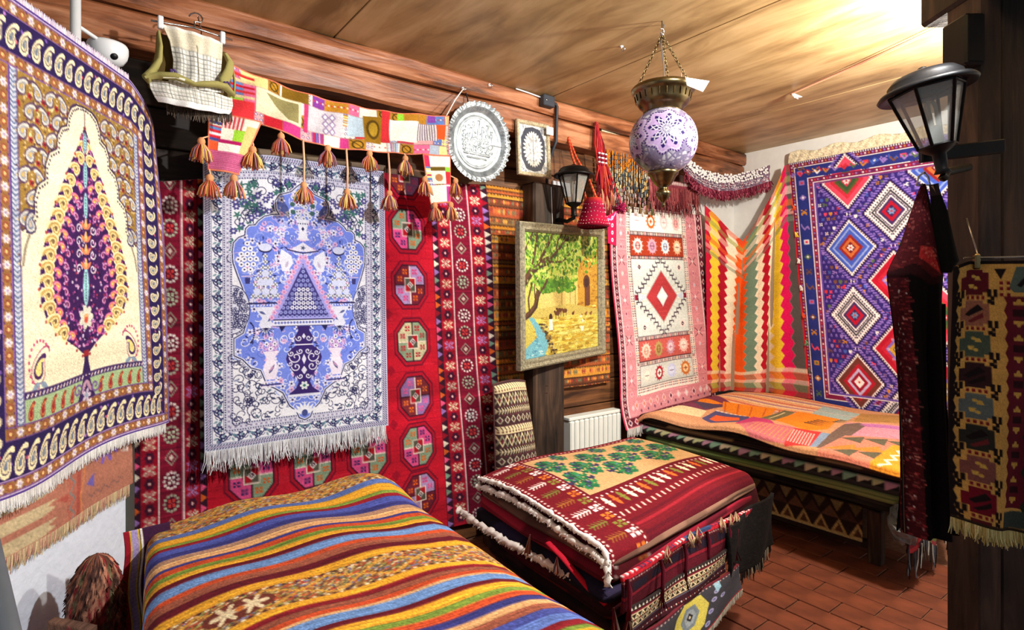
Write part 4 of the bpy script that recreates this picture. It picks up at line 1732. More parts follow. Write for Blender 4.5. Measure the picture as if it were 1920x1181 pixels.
    # knotted warp ends turned up along the head
    P2, u2, v2 = quad((4.04, 2.02, 2.295), (4.04, .76, 2.285), (4.045, .76, 2.225), (4.045, 2.03, 2.225), 200, 12)
    P2[..., 0] -= .004 * np.abs(np.sin(u2 * 60)) * (1 - v2) + .002 * np.sin(u2 * 150 + v2 * 4)
    P2[..., 2] += .012 * np.sin(u2 * 31) * (1 - v2)
    cc = np.empty((12, 200, 3))
    cc[:] = (226, 214, 182)
    cc *= 1 + .1 * RNG.standard_normal((12, 200, 1))
    sheet('warp_ends', P2, np.clip(cc, 0, 255), 'yarn', t, .006)
    return t


violet_carpet()


def ochre_kilim():
    W, H, nx, ny = 95., 115., 130, 240
    c = Cv(W, H, nx, ny, (206, 130, 50))
    R = random.Random(2)
    y = 0
    pal = [(190, 124, 42), (166, 86, 46), (200, 140, 54), (104, 60, 38), (160, 76, 46), (130, 96, 56)]
    k = 0
    while y < H:
        h = R.choice([2.2, 3.2, 4.4, 6])
        col = pal[k % 6]
        c.rect(0, y, W, y + h, col)
        if h > 3:
            for i in range(60):
                x = i * 1.6
                c.dia(x, y + h / 2, .8, h * .32, R.choice([(96, 70, 50), (226, 150, 70), (110, 110, 80), (206, 110, 60), (150, 60, 50)]))
        c.rect(0, y, W, y + .5, (70, 42, 30))
        for i in range(48):
            c.rect(i * 2, y + .5, i * 2 + 1, y + 1, (70, 42, 30))
        y += h
        k += 1
    P, u, v = quad((1.70, 2.468, 1.865), (2.66, 2.468, 1.865), (2.66, 2.46, .73), (1.70, 2.46, .73), nx, ny)
    P[..., 1] -= .004 * np.sin(u * 18)
    t = thing('kilim', 'ochre banded kilim hanging on the plank wall behind the framed landscape', 'kilim', (2.18, 2.475, .73))
    sheet('weave', P, c.get(.06, .03, 71), 'flatweave', t, .004)
    return t


ochre_kilim()


def dark_kilim():
    W, H, nx, ny = 34., 65., 150, 290
    MU, MA = (206, 160, 84), (100, 26, 40)
    c = Cv(W, H, nx, ny, MU)
    bk = (30, 22, 24)

    def serr(x0, y0, x1, y1, n, col, amp):
        """vertical serrated edge"""
        pts = []
        for k in range(n + 1):
            pts.append((x0 + (amp if k % 2 else 0), y0 + (y1 - y0) * k / n))
        return pts
    c.poly([(0, 0)] + serr(1.0, 0, 1.0, H, 34, bk, 1.0) + [(0, H)], bk)
    # hexagon column
    cols = [(92, 26, 36), (150, 96, 76), (74, 88, 74), (52, 30, 34), (92, 104, 104), (44, 44, 40), (126, 76, 70), (110, 20, 36)]
    for k in range(9):
        y = 5.3 + k * 7.6
        col = cols[k % 8]
        x = 7.3
        st = [(-3.9, 1.6), (-4.6, 0), (-3.9, -1.6), (-2.8, -2.6), (-2.0, -3.1), (2.4, -3.1), (3.2, -2.4), (4.2, -1.4), (4.9, 0), (4.2, 1.4), (3.2, 2.4), (2.4, 3.1), (-2.0, 3.1), (-2.8, 2.6)]
        P = []
        for i in range(len(st)):
            (ax, ay), (bx, by) = st[i], st[(i + 1) % len(st)]
            P += [(x + ax, y + ay), (x + ax, y + by) if i % 2 else (x + bx, y + ay)]
        c.poly(P, col)
        if k % 2 == 0:
            for q in (-1, 1):
                c.poly([(x - 1 * q - 1, y + q * .5), (x - q + 1, y + q * .5), (x - q + .4, y + q * 1.5), (x - q - .6, y + q * 1.5)], (206, 170, 80))
                c.ell(x + .3 * q, y + q * 1.4, .7, .4, (206, 170, 80))
        else:
            c.poly([(x - 3, y + .2), (x + 1, y - 2.2), (x + 2.6, y - 1), (x - 1.6, y + .8)], bk)
            c.poly([(x - 2, y + 2), (x + 2.4, y - .2), (x + 2.6, y + 1), (x - 1, y + 2.4)], (110, 40, 44) if k % 4 == 1 else bk)
        yy = y + 3.8
        for q in range(4):
            c.rect(x - 2.4 + q * 1.5, yy - .42, x - 1.6 + q * 1.5, yy + .38, (120, 28, 38))
        # black hooks between
        for sx, xx in ((-1, 2.6), (1, 12.4)):
            for dx, dy in ((0, 0), (-.8, -.8), (.8, -.8), (-.8, .8), (0, 1.2), (-.8, -1.6), (.8, -1.6)):
                c.rect(xx + dx - .55, yy + dy - .5, xx + dx + .55, yy + dy + .5, bk)
    # small red diamonds stripe at the top, maroon field right
    pts = serr(15.4, 8.6, 15.4, H - 6, 30, MA, .9)
    c.poly(pts + [(W, H - 6), (W, 8.6)], MA)
    for k in range(6):
        y = 12.5 + k * 8.4
        for q in (-1, 1):
            c.poly([(19, y + q * 2.4), (21.5, y + q * 2.4), (20.8, y + q * 3.3), (19.7, y + q * 3.3)], (206, 160, 76))
            c.rect(18.2, y + q * 1.8, 22.2, y + q * 1.8 + .8, (206, 160, 76)) if q > 0 else c.rect(18.2, y - 2.6, 22.2, y - 1.8, (206, 160, 76))
        c.rect(18, y - .8, 23, y + .8, (48, 16, 24))
        c.dia(28, y + 4, 4, 5, (40, 44, 36))
    for q, col in ((17.5, (84, 100, 92)), (28, (110, 36, 40))):
        c.poly([(q - .4, 6.5), (q + 2, 1.6), (q + 8, 1.6), (q + 9, 4), (q + 8, 7.6), (q + 1, 7.6)], col)
        c.poly([(q + 2, 6), (q + 6, 3.2), (q + 7.4, 4), (q + 3.6, 6.4)], bk)
    c.poly([(13, 2), (16.5, 2), (14.8, 4.6)], bk)
    for k in range(3):
        c.rect(14.4, 5 + k * 1.4, 15.4, 5.8 + k * 1.4, (120, 28, 38))
        c.rect(16.4, 5 + k * 1.4, 17.4, 5.8 + k * 1.4, (120, 28, 38))
    c.rect(1.4, 0, W, .9, bk)
    c.poly([(15, H - 5), (W, H - 6), (W, H - 1.6), (15, H - 1.2)], (60, 70, 66))
    c.rect(0, H - 1.2, W, H, (50, 40, 30))
    C = c.get(.05, .02, 81)
    org = np.array([1.663, .432, 0])
    u = np.linspace(0, 1, nx)[None, :]
    v = np.linspace(0, 1, ny)[:, None]
    P = np.empty((ny, nx, 3))
    dep = .016 * np.sin(u * 8 + v * 2.4) * (.4 + v) - .02 * u
    P[..., 0] = org[0] + CR[0] * (.225 * u) + CF[0] * dep
    P[..., 1] = org[1] + CR[1] * (.225 * u) + CF[1] * dep
    P[..., 2] = 1.355 - .62 * v - .05 * u * v - .014 * np.clip(1 - u * 6, 0, 1) * (1 - v)
    t = thing('kilim', 'dark maroon and mustard hexagon kilim on a clip hanger at the right post', 'kilim', (1.78, .35, .68))
    sheet('weave', P, C, 'flatweave', t, .006)
    fringe('fringe', P[-1, ::6], (-.03, -.03, -1), .03, t, [(206, 196, 130), (180, 160, 96), (226, 220, 160)], 150, .0018, seed=15)
    bar = MB()
    a, b = org + UP * 1.362 + CF * .0, org + CR * .24 + UP * 1.366 - CF * .02
    bar.tube([a + CR * .02, b], .0025, 6)
    bar.tube([a + CR * .055, a + CR * .055 + UP * .03 + CF * .01, a + CR * .05 + UP * .10 + CF * .03], .002, 5)
    bar.build('hanger_bar', 'steel', t)
    MB().bevbox((.042, -.008, 1.335), (.056, .004, 1.372), .003, ax=(CR, CF, UP), org=org).build('hanger_clip', 'brass', t)
    return t


dark_kilim()


# ---------------------------------------------------------------- patchwork trapping with tassels
def patchwork(W, H, nx, ny, seed, cells, extra=None):
    c = Cv(W, H, nx, ny, (246, 236, 214))
    R = random.Random(seed)
    pal = [(206, 40, 54), (246, 238, 216), (176, 190, 206), (226, 110, 150), (196, 60, 130), (246, 240, 220), (186, 130, 40), (226, 90, 50), (100, 130, 190),
           (150, 210, 70), (240, 226, 150), (206, 196, 186), (190, 66, 80), (236, 170, 170), (130, 60, 150), (246, 236, 214)]
    for (x0, y0, x1, y1) in cells:
        k = R.randrange(9)
        col = R.choice(pal)
        c.rect(x0, y0, x1, y1, col)
        w, h = x1 - x0, y1 - y0
        if k == 0:
            n = max(3, int(w / .9))
            for i in range(n):
                c.rect(x0 + i * w / n, y0, x0 + (i + .5) * w / n, y1, R.choice(pal))
        elif k == 1:
            n = max(3, int(h / .9))
            for i in range(n):
                c.rect(x0, y0 + i * h / n, x1, y0 + (i + .5) * h / n, R.choice(pal))
        elif k == 2:
            for i in range(int(h / 2) + 1):
                for j in range(int(w / 2) + 1):
                    c.dia(x0 + 1 + j * 2, y0 + 1 + i * 2, .8, .8, (120, 100, 150))
                    c.dia(x0 + 1 + j * 2, y0 + 1 + i * 2, .4, .4, (246, 240, 230))
        elif k == 3:
            c.rect(x0, y0, x1, y1, (176, 126, 36))
            c.ell((x0 + x1) / 2, (y0 + y1) / 2, w * .36, h * .38, (70, 50, 20))
            c.ell((x0 + x1) / 2, (y0 + y1) / 2, w * .26, h * .28, (186, 136, 40))
            c.line([(x0 + .4, y0 + .4), (x1 - .4, y1 - .4)], .4, (90, 66, 24))
        elif k == 4:
            c.dots(x0, (y0 + y1) / 2, x1, (y0 + y1) / 2, 1.1, .35, [(206, 50, 60), (246, 240, 226)])
        c.line([(x0, y0), (x1, y0)], .2, (170, 120, 110))
        c.line([(x0, y0), (x0, y1)], .2, (170, 120, 110))
    if extra:
        extra(c)
    c.line([(0, .3), (W, .3)], .6, (226, 120, 90))
    c.line([(0, H - .3), (W, H - .3)], .7, (226, 130, 96))
    c.line([(.2, 0), (.2, H)], .6, (226, 120, 90))
    c.line([(W - .2, 0), (W - .2, H)], .6, (226, 120, 90))
    return c.get(.05, .01, seed)


def trapping():
    GY = 2.30
    t = thing('patchwork_trapping', 'patchwork textile garland with orange tassels strung below the ceiling beam', 'garland', (.9, GY, 1.65))
    R = random.Random(8)
    W, H = 95., 20.
    cells = []
    for (a, b, st) in ((0, 5, 7.5), (5, 15, 9), (15, 20, 6)):
        x = 0
        while x < W:
            w = st * R.uniform(.5, 1.3)
            if b - a > 8 and R.random() < .4:
                cells.append((x, a, x + w, (a + b) / 2))
                cells.append((x, (a + b) / 2, x + w, b))
            else:
                cells.append((x, a, x + w, b))
            x += w
    nx, ny = 300, 66

    def strip_fix(c):
        for k in range(9):
            c.rect(0, 2 + k * 2, 10, 3 + k * 2, [(206, 50, 50), (226, 196, 150), (196, 30, 50)][k % 3])
        c.rect(0, 12, 10, 19, (220, 54, 60))
        c.rect(10.5, 5, 27, 15, (240, 226, 190))
        c.poly([(14, 6), (26, 6), (26, 14), (22, 14)], (150, 140, 90))
        c.rect(28, 5, 30, 16, (196, 60, 110))
        c.rect(30, 5, 44, 15, (206, 200, 206))
        for i in range(3):
            for j in range(2):
                c.dia(37 + j * 2.6, 7.6 + i * 3, 1.5, 1.8, (150, 130, 170))
                c.dia(37 + j * 2.6, 7.6 + i * 3, .8, 1, (240, 236, 236))
        c.rect(20, 0, 30, 5, (130, 96, 26))
        c.rect(46, 5, 53, 14, (186, 206, 220))
        c.rect(53, 4, 61, 16, (150, 110, 26))
        c.ell(57, 10, 3, 4.4, (90, 66, 20))
        c.ell(57, 10, 2, 3.2, (176, 140, 40))
        c.rect(61, 0, 65, 15, (206, 50, 56))
        c.rect(65, 4, 79, 14, (250, 244, 226))
        c.rect(69, 0, 72, 4, (150, 214, 60))
        c.rect(79, 5, 88, 13, (226, 220, 216))
        for i in range(8):
            c.rect(79 + i * 1.1, 5, 79.5 + i * 1.1, 13, (110, 90, 110))
        c.rect(88, 5, 93, 12, (222, 90, 40))
        c.rect(84, 0, 88, 4, (130, 70, 160))
    C = patchwork(W, H, nx, ny, 18, cells, strip_fix)
    u = np.linspace(.428, 1.38, nx)
    tx = [(.43, 2.132), (.532, 2.113), (.639, 2.095), (.779, 2.077), (.93, 2.077), (1.094, 2.083), (1.38, 2.12)]
    bx = [(.43, 1.928), (.549, 1.93), (.627, 1.909), (.715, 1.89), (.805, 1.884), (.888, 1.886), (1.056, 1.896), (1.231, 1.918), (1.377, 1.93)]
    zt = np.interp(u, *np.array(tx).T)[None]
    zb = np.interp(u, *np.array(bx).T)[None]
    v = np.linspace(0, 1, ny)[:, None]
    P = np.empty((ny, nx, 3))
    P[..., 0] = u[None]
    P[..., 1] = GY + .012 * np.sin(u * 17)[None] * (v - .2) + .008 * np.sin(u * 40 + v * 5)
    P[..., 2] = zt * (1 - v) + zb * v
    band = sheet('band', P, C, 'cotton', t, .004)

    def flap(pts, seed, extra):
        n1, n2 = 60, 90
        cl = []
        R2 = random.Random(seed)
        for i in range(3):
            for j in range(4):
                cl.append((i * 4., j * 5., i * 4. + 4, j * 5. + 5))
        Cc = patchwork(12, 20, n1, n2, seed, cl, extra)
        Q, uu, vv = quad(*[(x, GY - .012, z) for x, z in pts], n1, n2)
        Q[..., 1] += .01 * np.sin(uu * 5 + vv * 2)
        return sheet('flap', Q, Cc, 'cotton', t, .004)

    def lflap(c):
        for k in range(6):
            c.rect(0, k * 1.8, 3.4, k * 1.8 + .9, [(90, 130, 190), (226, 230, 236), (60, 70, 140)][k % 3])
        c.rect(3.4, 0, 8, 5, (206, 70, 80))
        for k in range(5):
            c.rect(3.6 + k * .9, 0, 4 + k * .9, 5, (246, 230, 220))
        c.rect(3.4, 5, 8, 9, (248, 240, 220))
        c.rect(6.4, 5, 9, 9, (160, 214, 60))
        c.rect(3, 9, 9, 10.2, (180, 30, 100))
        c.rect(3, 10.2, 9, 13, (248, 240, 226))
        c.rect(9, 3, 12, 13, (236, 200, 130))
        c.rect(0, 13, 12, 20, (206, 110, 150))
        for k in range(12):
            c.rect(0, 13 + k * .6, 12, 13.25 + k * .6, (170, 66, 110))

    def rflap(c):
        c.rect(3, 0, 12, 5, (248, 240, 226))
        c.rect(0, 0, 3, 5, (206, 50, 90))
        c.rect(3, 5, 9, 6.6, (110, 90, 30))
        c.rect(3, 6.6, 9, 12, (244, 236, 220))
        c.ell(6, 9.4, 1.6, 1.5, (190, 130, 80))
        c.rect(9, 7, 12, 12, (206, 50, 60))
        c.rect(0, 12.4, 12, 20, (250, 244, 228))
        c.rect(9, 13, 12, 19.5, (196, 70, 150))
        for k in range(5):
            c.rect(0, 5 + k * 1.5, 3, 5.7 + k * 1.5, [(90, 130, 190), (226, 230, 236), (176, 40, 90)][k % 3])
    flap([(.369, 1.952), (.549, 1.932), (.470, 1.722), (.367, 1.728)], 5, lflap)
    flap([(1.238, 1.921), (1.378, 1.928), (1.388, 1.712), (1.283, 1.694)], 6, rflap)
    # cords that tie it up
    MB().tube([(1.365, GY, 2.115), (1.44, 2.34, 2.22), (1.51, 2.372, 2.302)], .003, 6, (236, 232, 226)).build('tie_cord', 'yarn', t)
    MB().tube([(.43, GY, 2.13), (.42, 2.34, 2.18), (.41, 2.385, 2.2)], .003, 6, (236, 232, 226)).build('tie_cord', 'yarn', t)
    tc = [(226, 140, 90), (236, 190, 100), (206, 110, 90), (176, 110, 120), (240, 206, 130), (196, 90, 70), (150, 110, 130)]

    def tassel(x, z, cord_z, sz=1., hold=None):
        y = GY - .016
        rt = MB()
        rt.tube([(hold or x, GY - .006, cord_z), (x + .002, y, (cord_z + z) / 2), (x, y, z)], .0042 if cord_z - z > .06 else .003, 6, (240, 190, 150))
        o = rt.build('tassel', 'yarn', t)
        MB().sphere((x, y, z), (.0105 * sz, .0105 * sz, .012 * sz), 10, 6, (232, 160, 110)).build('knot', 'yarn', o)
        sk = MB()
        for i in range(46):
            a = R.uniform(0, 6.28)
            q = math.sqrt(R.random())
            rr = .031 * sz * q
            L = .058 * sz * R.uniform(.85, 1.08) * (1 - .12 * q)
            dx, dy = math.cos(a) * rr, math.sin(a) * rr * .8
            sk.tube([(x + dx * .15, y + dy * .15, z - .004), (x + dx * .75, y + dy * .75, z - .006 - L * .42), (x + dx, y + dy, z - L)], [.0022, .0032, .0026], 4, R.choice(tc))
        s = sk.build('skirt', 'yarn', o, True)
    for x, z, cz in ((.345, 1.825, 1.85), (.372, 1.697, 1.73), (.452, 1.706, 1.725), (.517, 1.822, 1.86), (.619, 1.89, 1.913), (.801, 1.872, 1.886), (.98, 1.878, 1.892),
                     (1.148, 1.882, 1.906), (.705, 1.710, 1.893), (.882, 1.704, 1.886), (1.071, 1.719, 1.898), (1.245, 1.802, 1.83), (1.408, 1.815, 1.84), (1.297, 1.688, 1.705), (1.382, 1.700, 1.715)):
        tassel(x, z, cz, 1.3, {.345: .370, 1.245: 1.262, 1.408: 1.380, .517: .516}.get(x))
    # two short ties hold the outer tassels to the flap edges
    return t


trapping()


# ---------------------------------------------------------------- piles of folded rugs
def path_resample(pts, n):
    p = np.array(pts, float)
    d = np.r_[0, np.cumsum(np.linalg.norm(np.diff(p, axis=0), axis=1))]
    s = np.linspace(0, d[-1], n)
    return np.stack([np.interp(s, d, p[:, k]) for k in range(p.shape[1])], -1), d[-1]


def bend_path(a, b, drop_a, drop_b, ra, rb, n):
    """from a hanging end over a flat top a..b to a hanging end: (coordinate, dz)"""
    pts = []
    if drop_a > 0:
        pts.append((a - .004, -drop_a))
        for k in range(7):
            q = math.pi / 2 * k / 6
            pts.append((a + ra * (1 - math.sin(math.pi / 2 - q) * 1.0) if False else a + ra * (1 - math.cos(q)), -ra * (1 - math.sin(q))))
    else:
        pts.append((a, 0))
    for k in range(1, 12):
        pts.append((a + ra + (b - rb - a - ra) * k / 12, 0))
    if drop_b > 0:
        for k in range(7):
            q = math.pi / 2 * k / 6
            pts.append((b - rb + rb * math.sin(q), -rb * (1 - math.cos(q))))
        pts.append((b + .004, -max(drop_b, rb + .001)))
    else:
        pts.append((b, 0))
    return path_resample(pts, n)


def bands(c, lst, y0=0., streak=.16, seed=1):
    R = np.random.default_rng(seed)
    y = y0
    for h, col in lst:
        if col is not None:
            w = c.win(0, y, c.w, y + h)
            if w:
                a = w[0]
                a[:] = col
                n, m = a.shape[:2]
                k = max(2, m // 26)
                for j in range(n):
                    t = R.standard_normal(k + 2)
                    a[j] *= (1 + streak * .55 * np.interp(np.linspace(0, k, m), np.arange(k + 2), t) + streak * .5 * R.standard_normal())[:, None]
        y += h
    np.clip(c.a, 0, 255, out=c.a)
    return y


def striped_kilim():
    nx, ny = 400, 370
    W, H = 110., 148.
    c = Cv(W, H, nx, ny, (190, 130, 50), ss=2)
    R = random.Random(31)
    BLU, NAV, GLD, GRN, DRD, TAN, PEA, ORG, MAR, LBL, BRN = (92, 118, 190), (56, 58, 130), (232, 168, 48), (122, 150, 60), (138, 28, 40), (176, 138, 116), (226, 172, 118), (206, 80, 42), (96, 20, 34), (110, 150, 210), (150, 84, 64)
    k = .70
    lst = [(4, None), (12, (176, 128, 60)), (3, BLU), (4.2, GLD), (1.6, GRN), (2, DRD), (3.4, (74, 86, 170)), (2.8, NAV), (2.4, TAN), (3, PEA), (1.5, NAV), (2.5, ORG), (2.2, GRN), (2.2, GLD), (2.2, MAR), (4, LBL), (2, ORG), (3, BRN), (3, MAR), (3.5, GLD)]
    y = bands(c, lst, 0, .16, 5)
    pat1 = y
    y += 10.5
    lst2 = [(3.5, GLD), (2.6, DRD), (2.8, BRN), (2.4, ORG), (1.4, PEA), (5, LBL), (2.4, MAR), (4.2, GLD), (3.2, GRN), (3.6, ORG), (3.2, NAV), (3.2, PEA), (3.4, BRN), (3.6, (70, 80, 160)), (4, BLU), (3, DRD), (2.4, GRN), (6.4, GLD), (5, LBL)]
    y = bands(c, [(h * k, col) for h, col in lst2], y, .16, 6)
    pat2 = y
    bands(c, [(2.4, ORG), (12, (196, 150, 60)), (2, GLD), (4, NAV), (3, GRN), (20, ORG)], y, .12, 7)
    # patterned bands
    mix = [(226, 190, 110), (110, 60, 40), (86, 110, 90), (206, 90, 50), (236, 222, 176), (70, 56, 70), (150, 160, 80), (120, 130, 190), (190, 60, 50)]

    def brocade(y0, y1, bg, star_at, star_cols):
        c.rect(0, y0, W, y1, bg)
        n = int(W / .62)
        ym, hh = (y0 + y1) / 2, (y1 - y0) / 2
        for i in range(n):
            x = i * .62
            for j in range(int((y1 - y0) / .62)):
                yy = y0 + j * .62
                ph = (abs(((x / 6.2) % 2) - 1) * hh * .8)
                d = abs(abs(yy - ym) - ph)
                if d < .5:
                    col = (232, 176, 70)
                elif R.random() < .75:
                    col = mix[(i // 2 + j * 3 + R.randrange(4)) % 9]
                else:
                    continue
                c.line([(x, yy + .25), (x + .5, yy - .1)], .34, col)
        for k in range(int(W / 1.3)):
            for yy in (y0 + .45, y1 - .45):
                c.ell(k * 1.3 + .4, yy, .42, .36, (240, 226, 186) if k % 2 else (70, 36, 40))
        for x, col in zip(star_at, star_cols):
            c.ell(x, ym, 6.5, hh * .68, (110, 50, 40))
            c.line([(x - 4.6, ym), (x + 4.6, ym)], 1.5, col)
            for q in (-2.4, 2.4):
                c.line([(x + q - 1.2, ym - 2.5), (x + q, ym), (x + q - 1.2, ym + 2.5)], .95, col)
                c.line([(x + q + 1.2, ym - 2.5), (x + q, ym), (x + q + 1.2, ym + 2.5)], .95, col)
            c.dia(x, ym, 1.1, 1.0, (206, 120, 50))
    brocade(4.2, 15.8, (176, 128, 66), (), ())
    brocade(pat1, pat1 + 10.5, (150, 104, 60), (20, 86), ((238, 220, 180), (226, 206, 130)))
    brocade(pat2 + 2.4, pat2 + 13, (190, 140, 60), (50, 88), ((226, 206, 90), (226, 206, 90)))
    for x in (46, 72, 96):
        c.ell(x, pat2 + 8, 7, 4.6, (206, 196, 90))
        c.stamp(["x.x.x", ".xxx.", "xx.xx", ".xxx.", "x.x.x"], x, pat2 + 8, 1.7, 1.2, {'x': (120, 50, 40)})
    for q in (3.0, 5.2, 12.2):
        c.rect(0, q, W, q + .6, (206, 150, 70))
    c.rect(0, 0, W, 3.0, (196, 158, 92))
    C = c.get(.09, 0, 91) * np.array([.9, .88, .86])
    # surface: over the divan, rounded long sides
    px, _ = bend_path(0., 1., .07, .42, .045, .22, nx)
    py, _ = bend_path(0., 1.45, .035, 0, .03, .01, ny)
    Y = 1.915 - py[:, 0][:, None]
    fl = np.clip(px[:, 0][None, :], -.02, 1.02)
    xl = .15 - .09 * (1.9 - Y)
    xr = .935 + 0 * Y
    X = xl + (xr - xl) * fl
    crown = .028 * np.sin(np.clip(fl, 0, 1) * math.pi) + .045 * np.exp(-((X - .82) / .16) ** 2 - ((Y - 1.82) / .13) ** 2)
    Z = .615 + px[:, 1][None, :] * (xr - xl) * 1.0 + py[:, 1][:, None] + crown + .006 * np.sin(X * 19 + Y * 7)
    Yv = Y - .03 * fl + .012 * np.sin(fl * 6) + 0 * X
    P = np.stack([X, Yv, Z], -1)
    t = thing('striped_kilim', 'gold, blue and red striped kilim spread over the front divan', 'kilim', (.52, 1.2, .3))
    sheet('weave', P, C, 'flatweave', t, .007)
    return t


striped_kilim()

# divan under it
t = thing('divan', 'dark wooden divan under the striped kilim', 'divan', (.5, 1.2, 0))
MB().bevbox((.17, .5, .16), (.86, 1.86, .30), .01).build('frame', 'bench_wood', t)
for x in (.2, .8):
    for y in (.55, 1.8):
        MB().bevbox((x, y, 0), (x + .05, y + .05, .17), .005).build('leg', 'bench_wood', t)


def slab(name, label, corners, z0, z1, colfn, parent=None, bulge=.02, seed=1, cat='rug', group=None, mat='pile', wav=.006, n=150, m=9, inner=.0, top=(120, 20, 34), droop=None):
    """a folded rug in a pile: rounded block with soft bulging edges, uneven outline; colfn(side position, level) gives the edge colours"""
    c = np.array(corners, float)
    R = np.random.default_rng(seed)
    segs = np.r_[0, np.cumsum([np.linalg.norm(c[(i + 1) % 4] - c[i]) for i in range(4)])]
    s = np.linspace(0, segs[-1], n, endpoint=False)
    cen = c.mean(0)
    ring = np.stack([np.interp(s, segs, np.r_[c[:, k], c[:1, k]]) for k in range(2)], -1)
    # round the corners
    for _ in range(3):
        ring = .25 * np.roll(ring, 1, 0) + .5 * ring + .25 * np.roll(ring, -1, 0)
    wz = np.random.default_rng(5).normal(0, .8, 18)
    wob = np.interp(s, np.linspace(0, segs[-1], 18), np.r_[wz[:-1], wz[:1]])
    V, F, CC = [], [], []
    out = ring - cen
    out /= np.linalg.norm(out, axis=1, keepdims=True)
    dr = np.zeros(n) if droop is None else np.array([droop(p) for p in ring])
    for j in range(m):
        q = j / (m - 1)
        b = bulge * math.sqrt(max(0, 1 - (2 * q - 1) ** 2)) + .004 * wob * math.sin(q * 9)
        z = z0 + (z1 - z0) * q
        pos = ring + out * b[:, None] if np.ndim(b) else ring + out * b
        for i in range(n):
            V.append((pos[i, 0], pos[i, 1], z + wav * wob[i] - dr[i]))
            CC.append(colfn(s[i] / segs[-1], q))
    for j in range(m - 1):
        for i in range(n):
            F.append((j * n + i, j * n + (i + 1) % n, (j + 1) * n + (i + 1) % n, (j + 1) * n + i))
    for j, zz in ((0, z0), (m - 1, z1)):
        k = len(V)
        V.append((cen[0], cen[1], zz))
        CC.append(top)
        for i in range(n):
            F.append((j * n + i, j * n + (i + 1) % n, k))
    mb = MB().add(V, F, CC, True)
    o = mb.build(name, mat, parent)
    if parent is None and label:
        tag(o, label, cat, group)
    return o


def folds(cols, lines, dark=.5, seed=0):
    """edge colouring of a folded rug: leaves of the fold, the shade of each gap between leaves painted into the colour"""
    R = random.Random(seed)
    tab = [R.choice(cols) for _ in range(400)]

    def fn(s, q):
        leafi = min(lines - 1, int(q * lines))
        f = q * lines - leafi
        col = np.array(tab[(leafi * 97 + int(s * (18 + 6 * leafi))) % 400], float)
        return tuple(np.clip(col * (1 if f > .18 else .7), 0, 255))  # lower part of each leaf darkened, painting in the shade of the gap
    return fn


# ---- pile in the middle of the room, on a low stool
t = thing('low_bench', 'low dark wooden bench carrying the middle rug pile', 'bench', (1.7, 1.5, 0))
MB().bevbox((1.3, 1.28, .2), (2.12, 1.82, .27), .01).build('seat', 'bench_wood', t)
for x in (1.34, 2.03):
    for y in (1.32, 1.74):
        MB().bevbox((x, y, 0), (x + .05, y + .05, .21), .005).build('leg', 'bench_wood', t)

FLc, FRc, BRc, BLc = (1.19, 1.105), (2.17, 1.215), (2.235, 1.88), (1.24, 1.83)


def shrink(k, dx=0., dy=0.):
    c = np.array([FLc, FRc, BRc, BLc])
    m = c.mean(0)
    return [tuple(p) for p in (m + (c - m) * k + np.array([dx, dy]))]


G2 = 'folded rugs in the middle pile'
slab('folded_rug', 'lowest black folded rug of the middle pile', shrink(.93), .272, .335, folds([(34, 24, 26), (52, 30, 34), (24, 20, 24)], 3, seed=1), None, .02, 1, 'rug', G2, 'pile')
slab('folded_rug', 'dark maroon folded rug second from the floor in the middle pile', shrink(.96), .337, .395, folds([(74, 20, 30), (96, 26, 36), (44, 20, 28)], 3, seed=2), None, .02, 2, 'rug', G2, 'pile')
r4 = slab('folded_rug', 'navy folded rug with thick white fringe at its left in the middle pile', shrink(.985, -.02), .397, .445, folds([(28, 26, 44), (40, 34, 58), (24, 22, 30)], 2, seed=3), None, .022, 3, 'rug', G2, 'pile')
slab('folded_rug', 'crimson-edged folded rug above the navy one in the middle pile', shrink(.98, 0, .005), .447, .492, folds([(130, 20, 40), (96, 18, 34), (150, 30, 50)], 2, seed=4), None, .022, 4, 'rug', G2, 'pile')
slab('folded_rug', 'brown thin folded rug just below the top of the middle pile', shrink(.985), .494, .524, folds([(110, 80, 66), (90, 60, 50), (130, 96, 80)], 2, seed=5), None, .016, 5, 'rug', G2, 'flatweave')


def rope(pts, r, col, n=46, seed=1, amp=.25):
    """thick knotted fringe lying along an edge: lumps on a cord"""
    p, L = path_resample(pts, n)
    R = np.random.default_rng(seed)
    mb = MB()
    rr = r * (1 + amp * R.standard_normal(n))
    mb.tube(p + R.normal(0, r * .2, p.shape), np.clip(rr, r * .5, r * 1.7), 7, col)
    for i in range(n * 3):
        k = R.integers(n - 1)
        q = p[k] + (p[k + 1] - p[k]) * R.random()
        d = R.normal(0, 1, 3)
        d[2] = -abs(d[2])
        d /= np.linalg.norm(d)
        mb.tube([q, q + d * r * 1.8], [r * .5, r * .2], 4, tuple(np.clip(np.array(col) * R.uniform(.85, 1.04), 0, 255)))
    return mb


# thick white fringe of the navy rug, lying along the left of the pile
rope([(1.165, 1.86, .448), (1.155, 1.72, .44), (1.16, 1.55, .432), (1.17, 1.4, .428), (1.18, 1.25, .424)], .011, (226, 216, 206), 60, 3).build('fringe', 'yarn', r4, True)


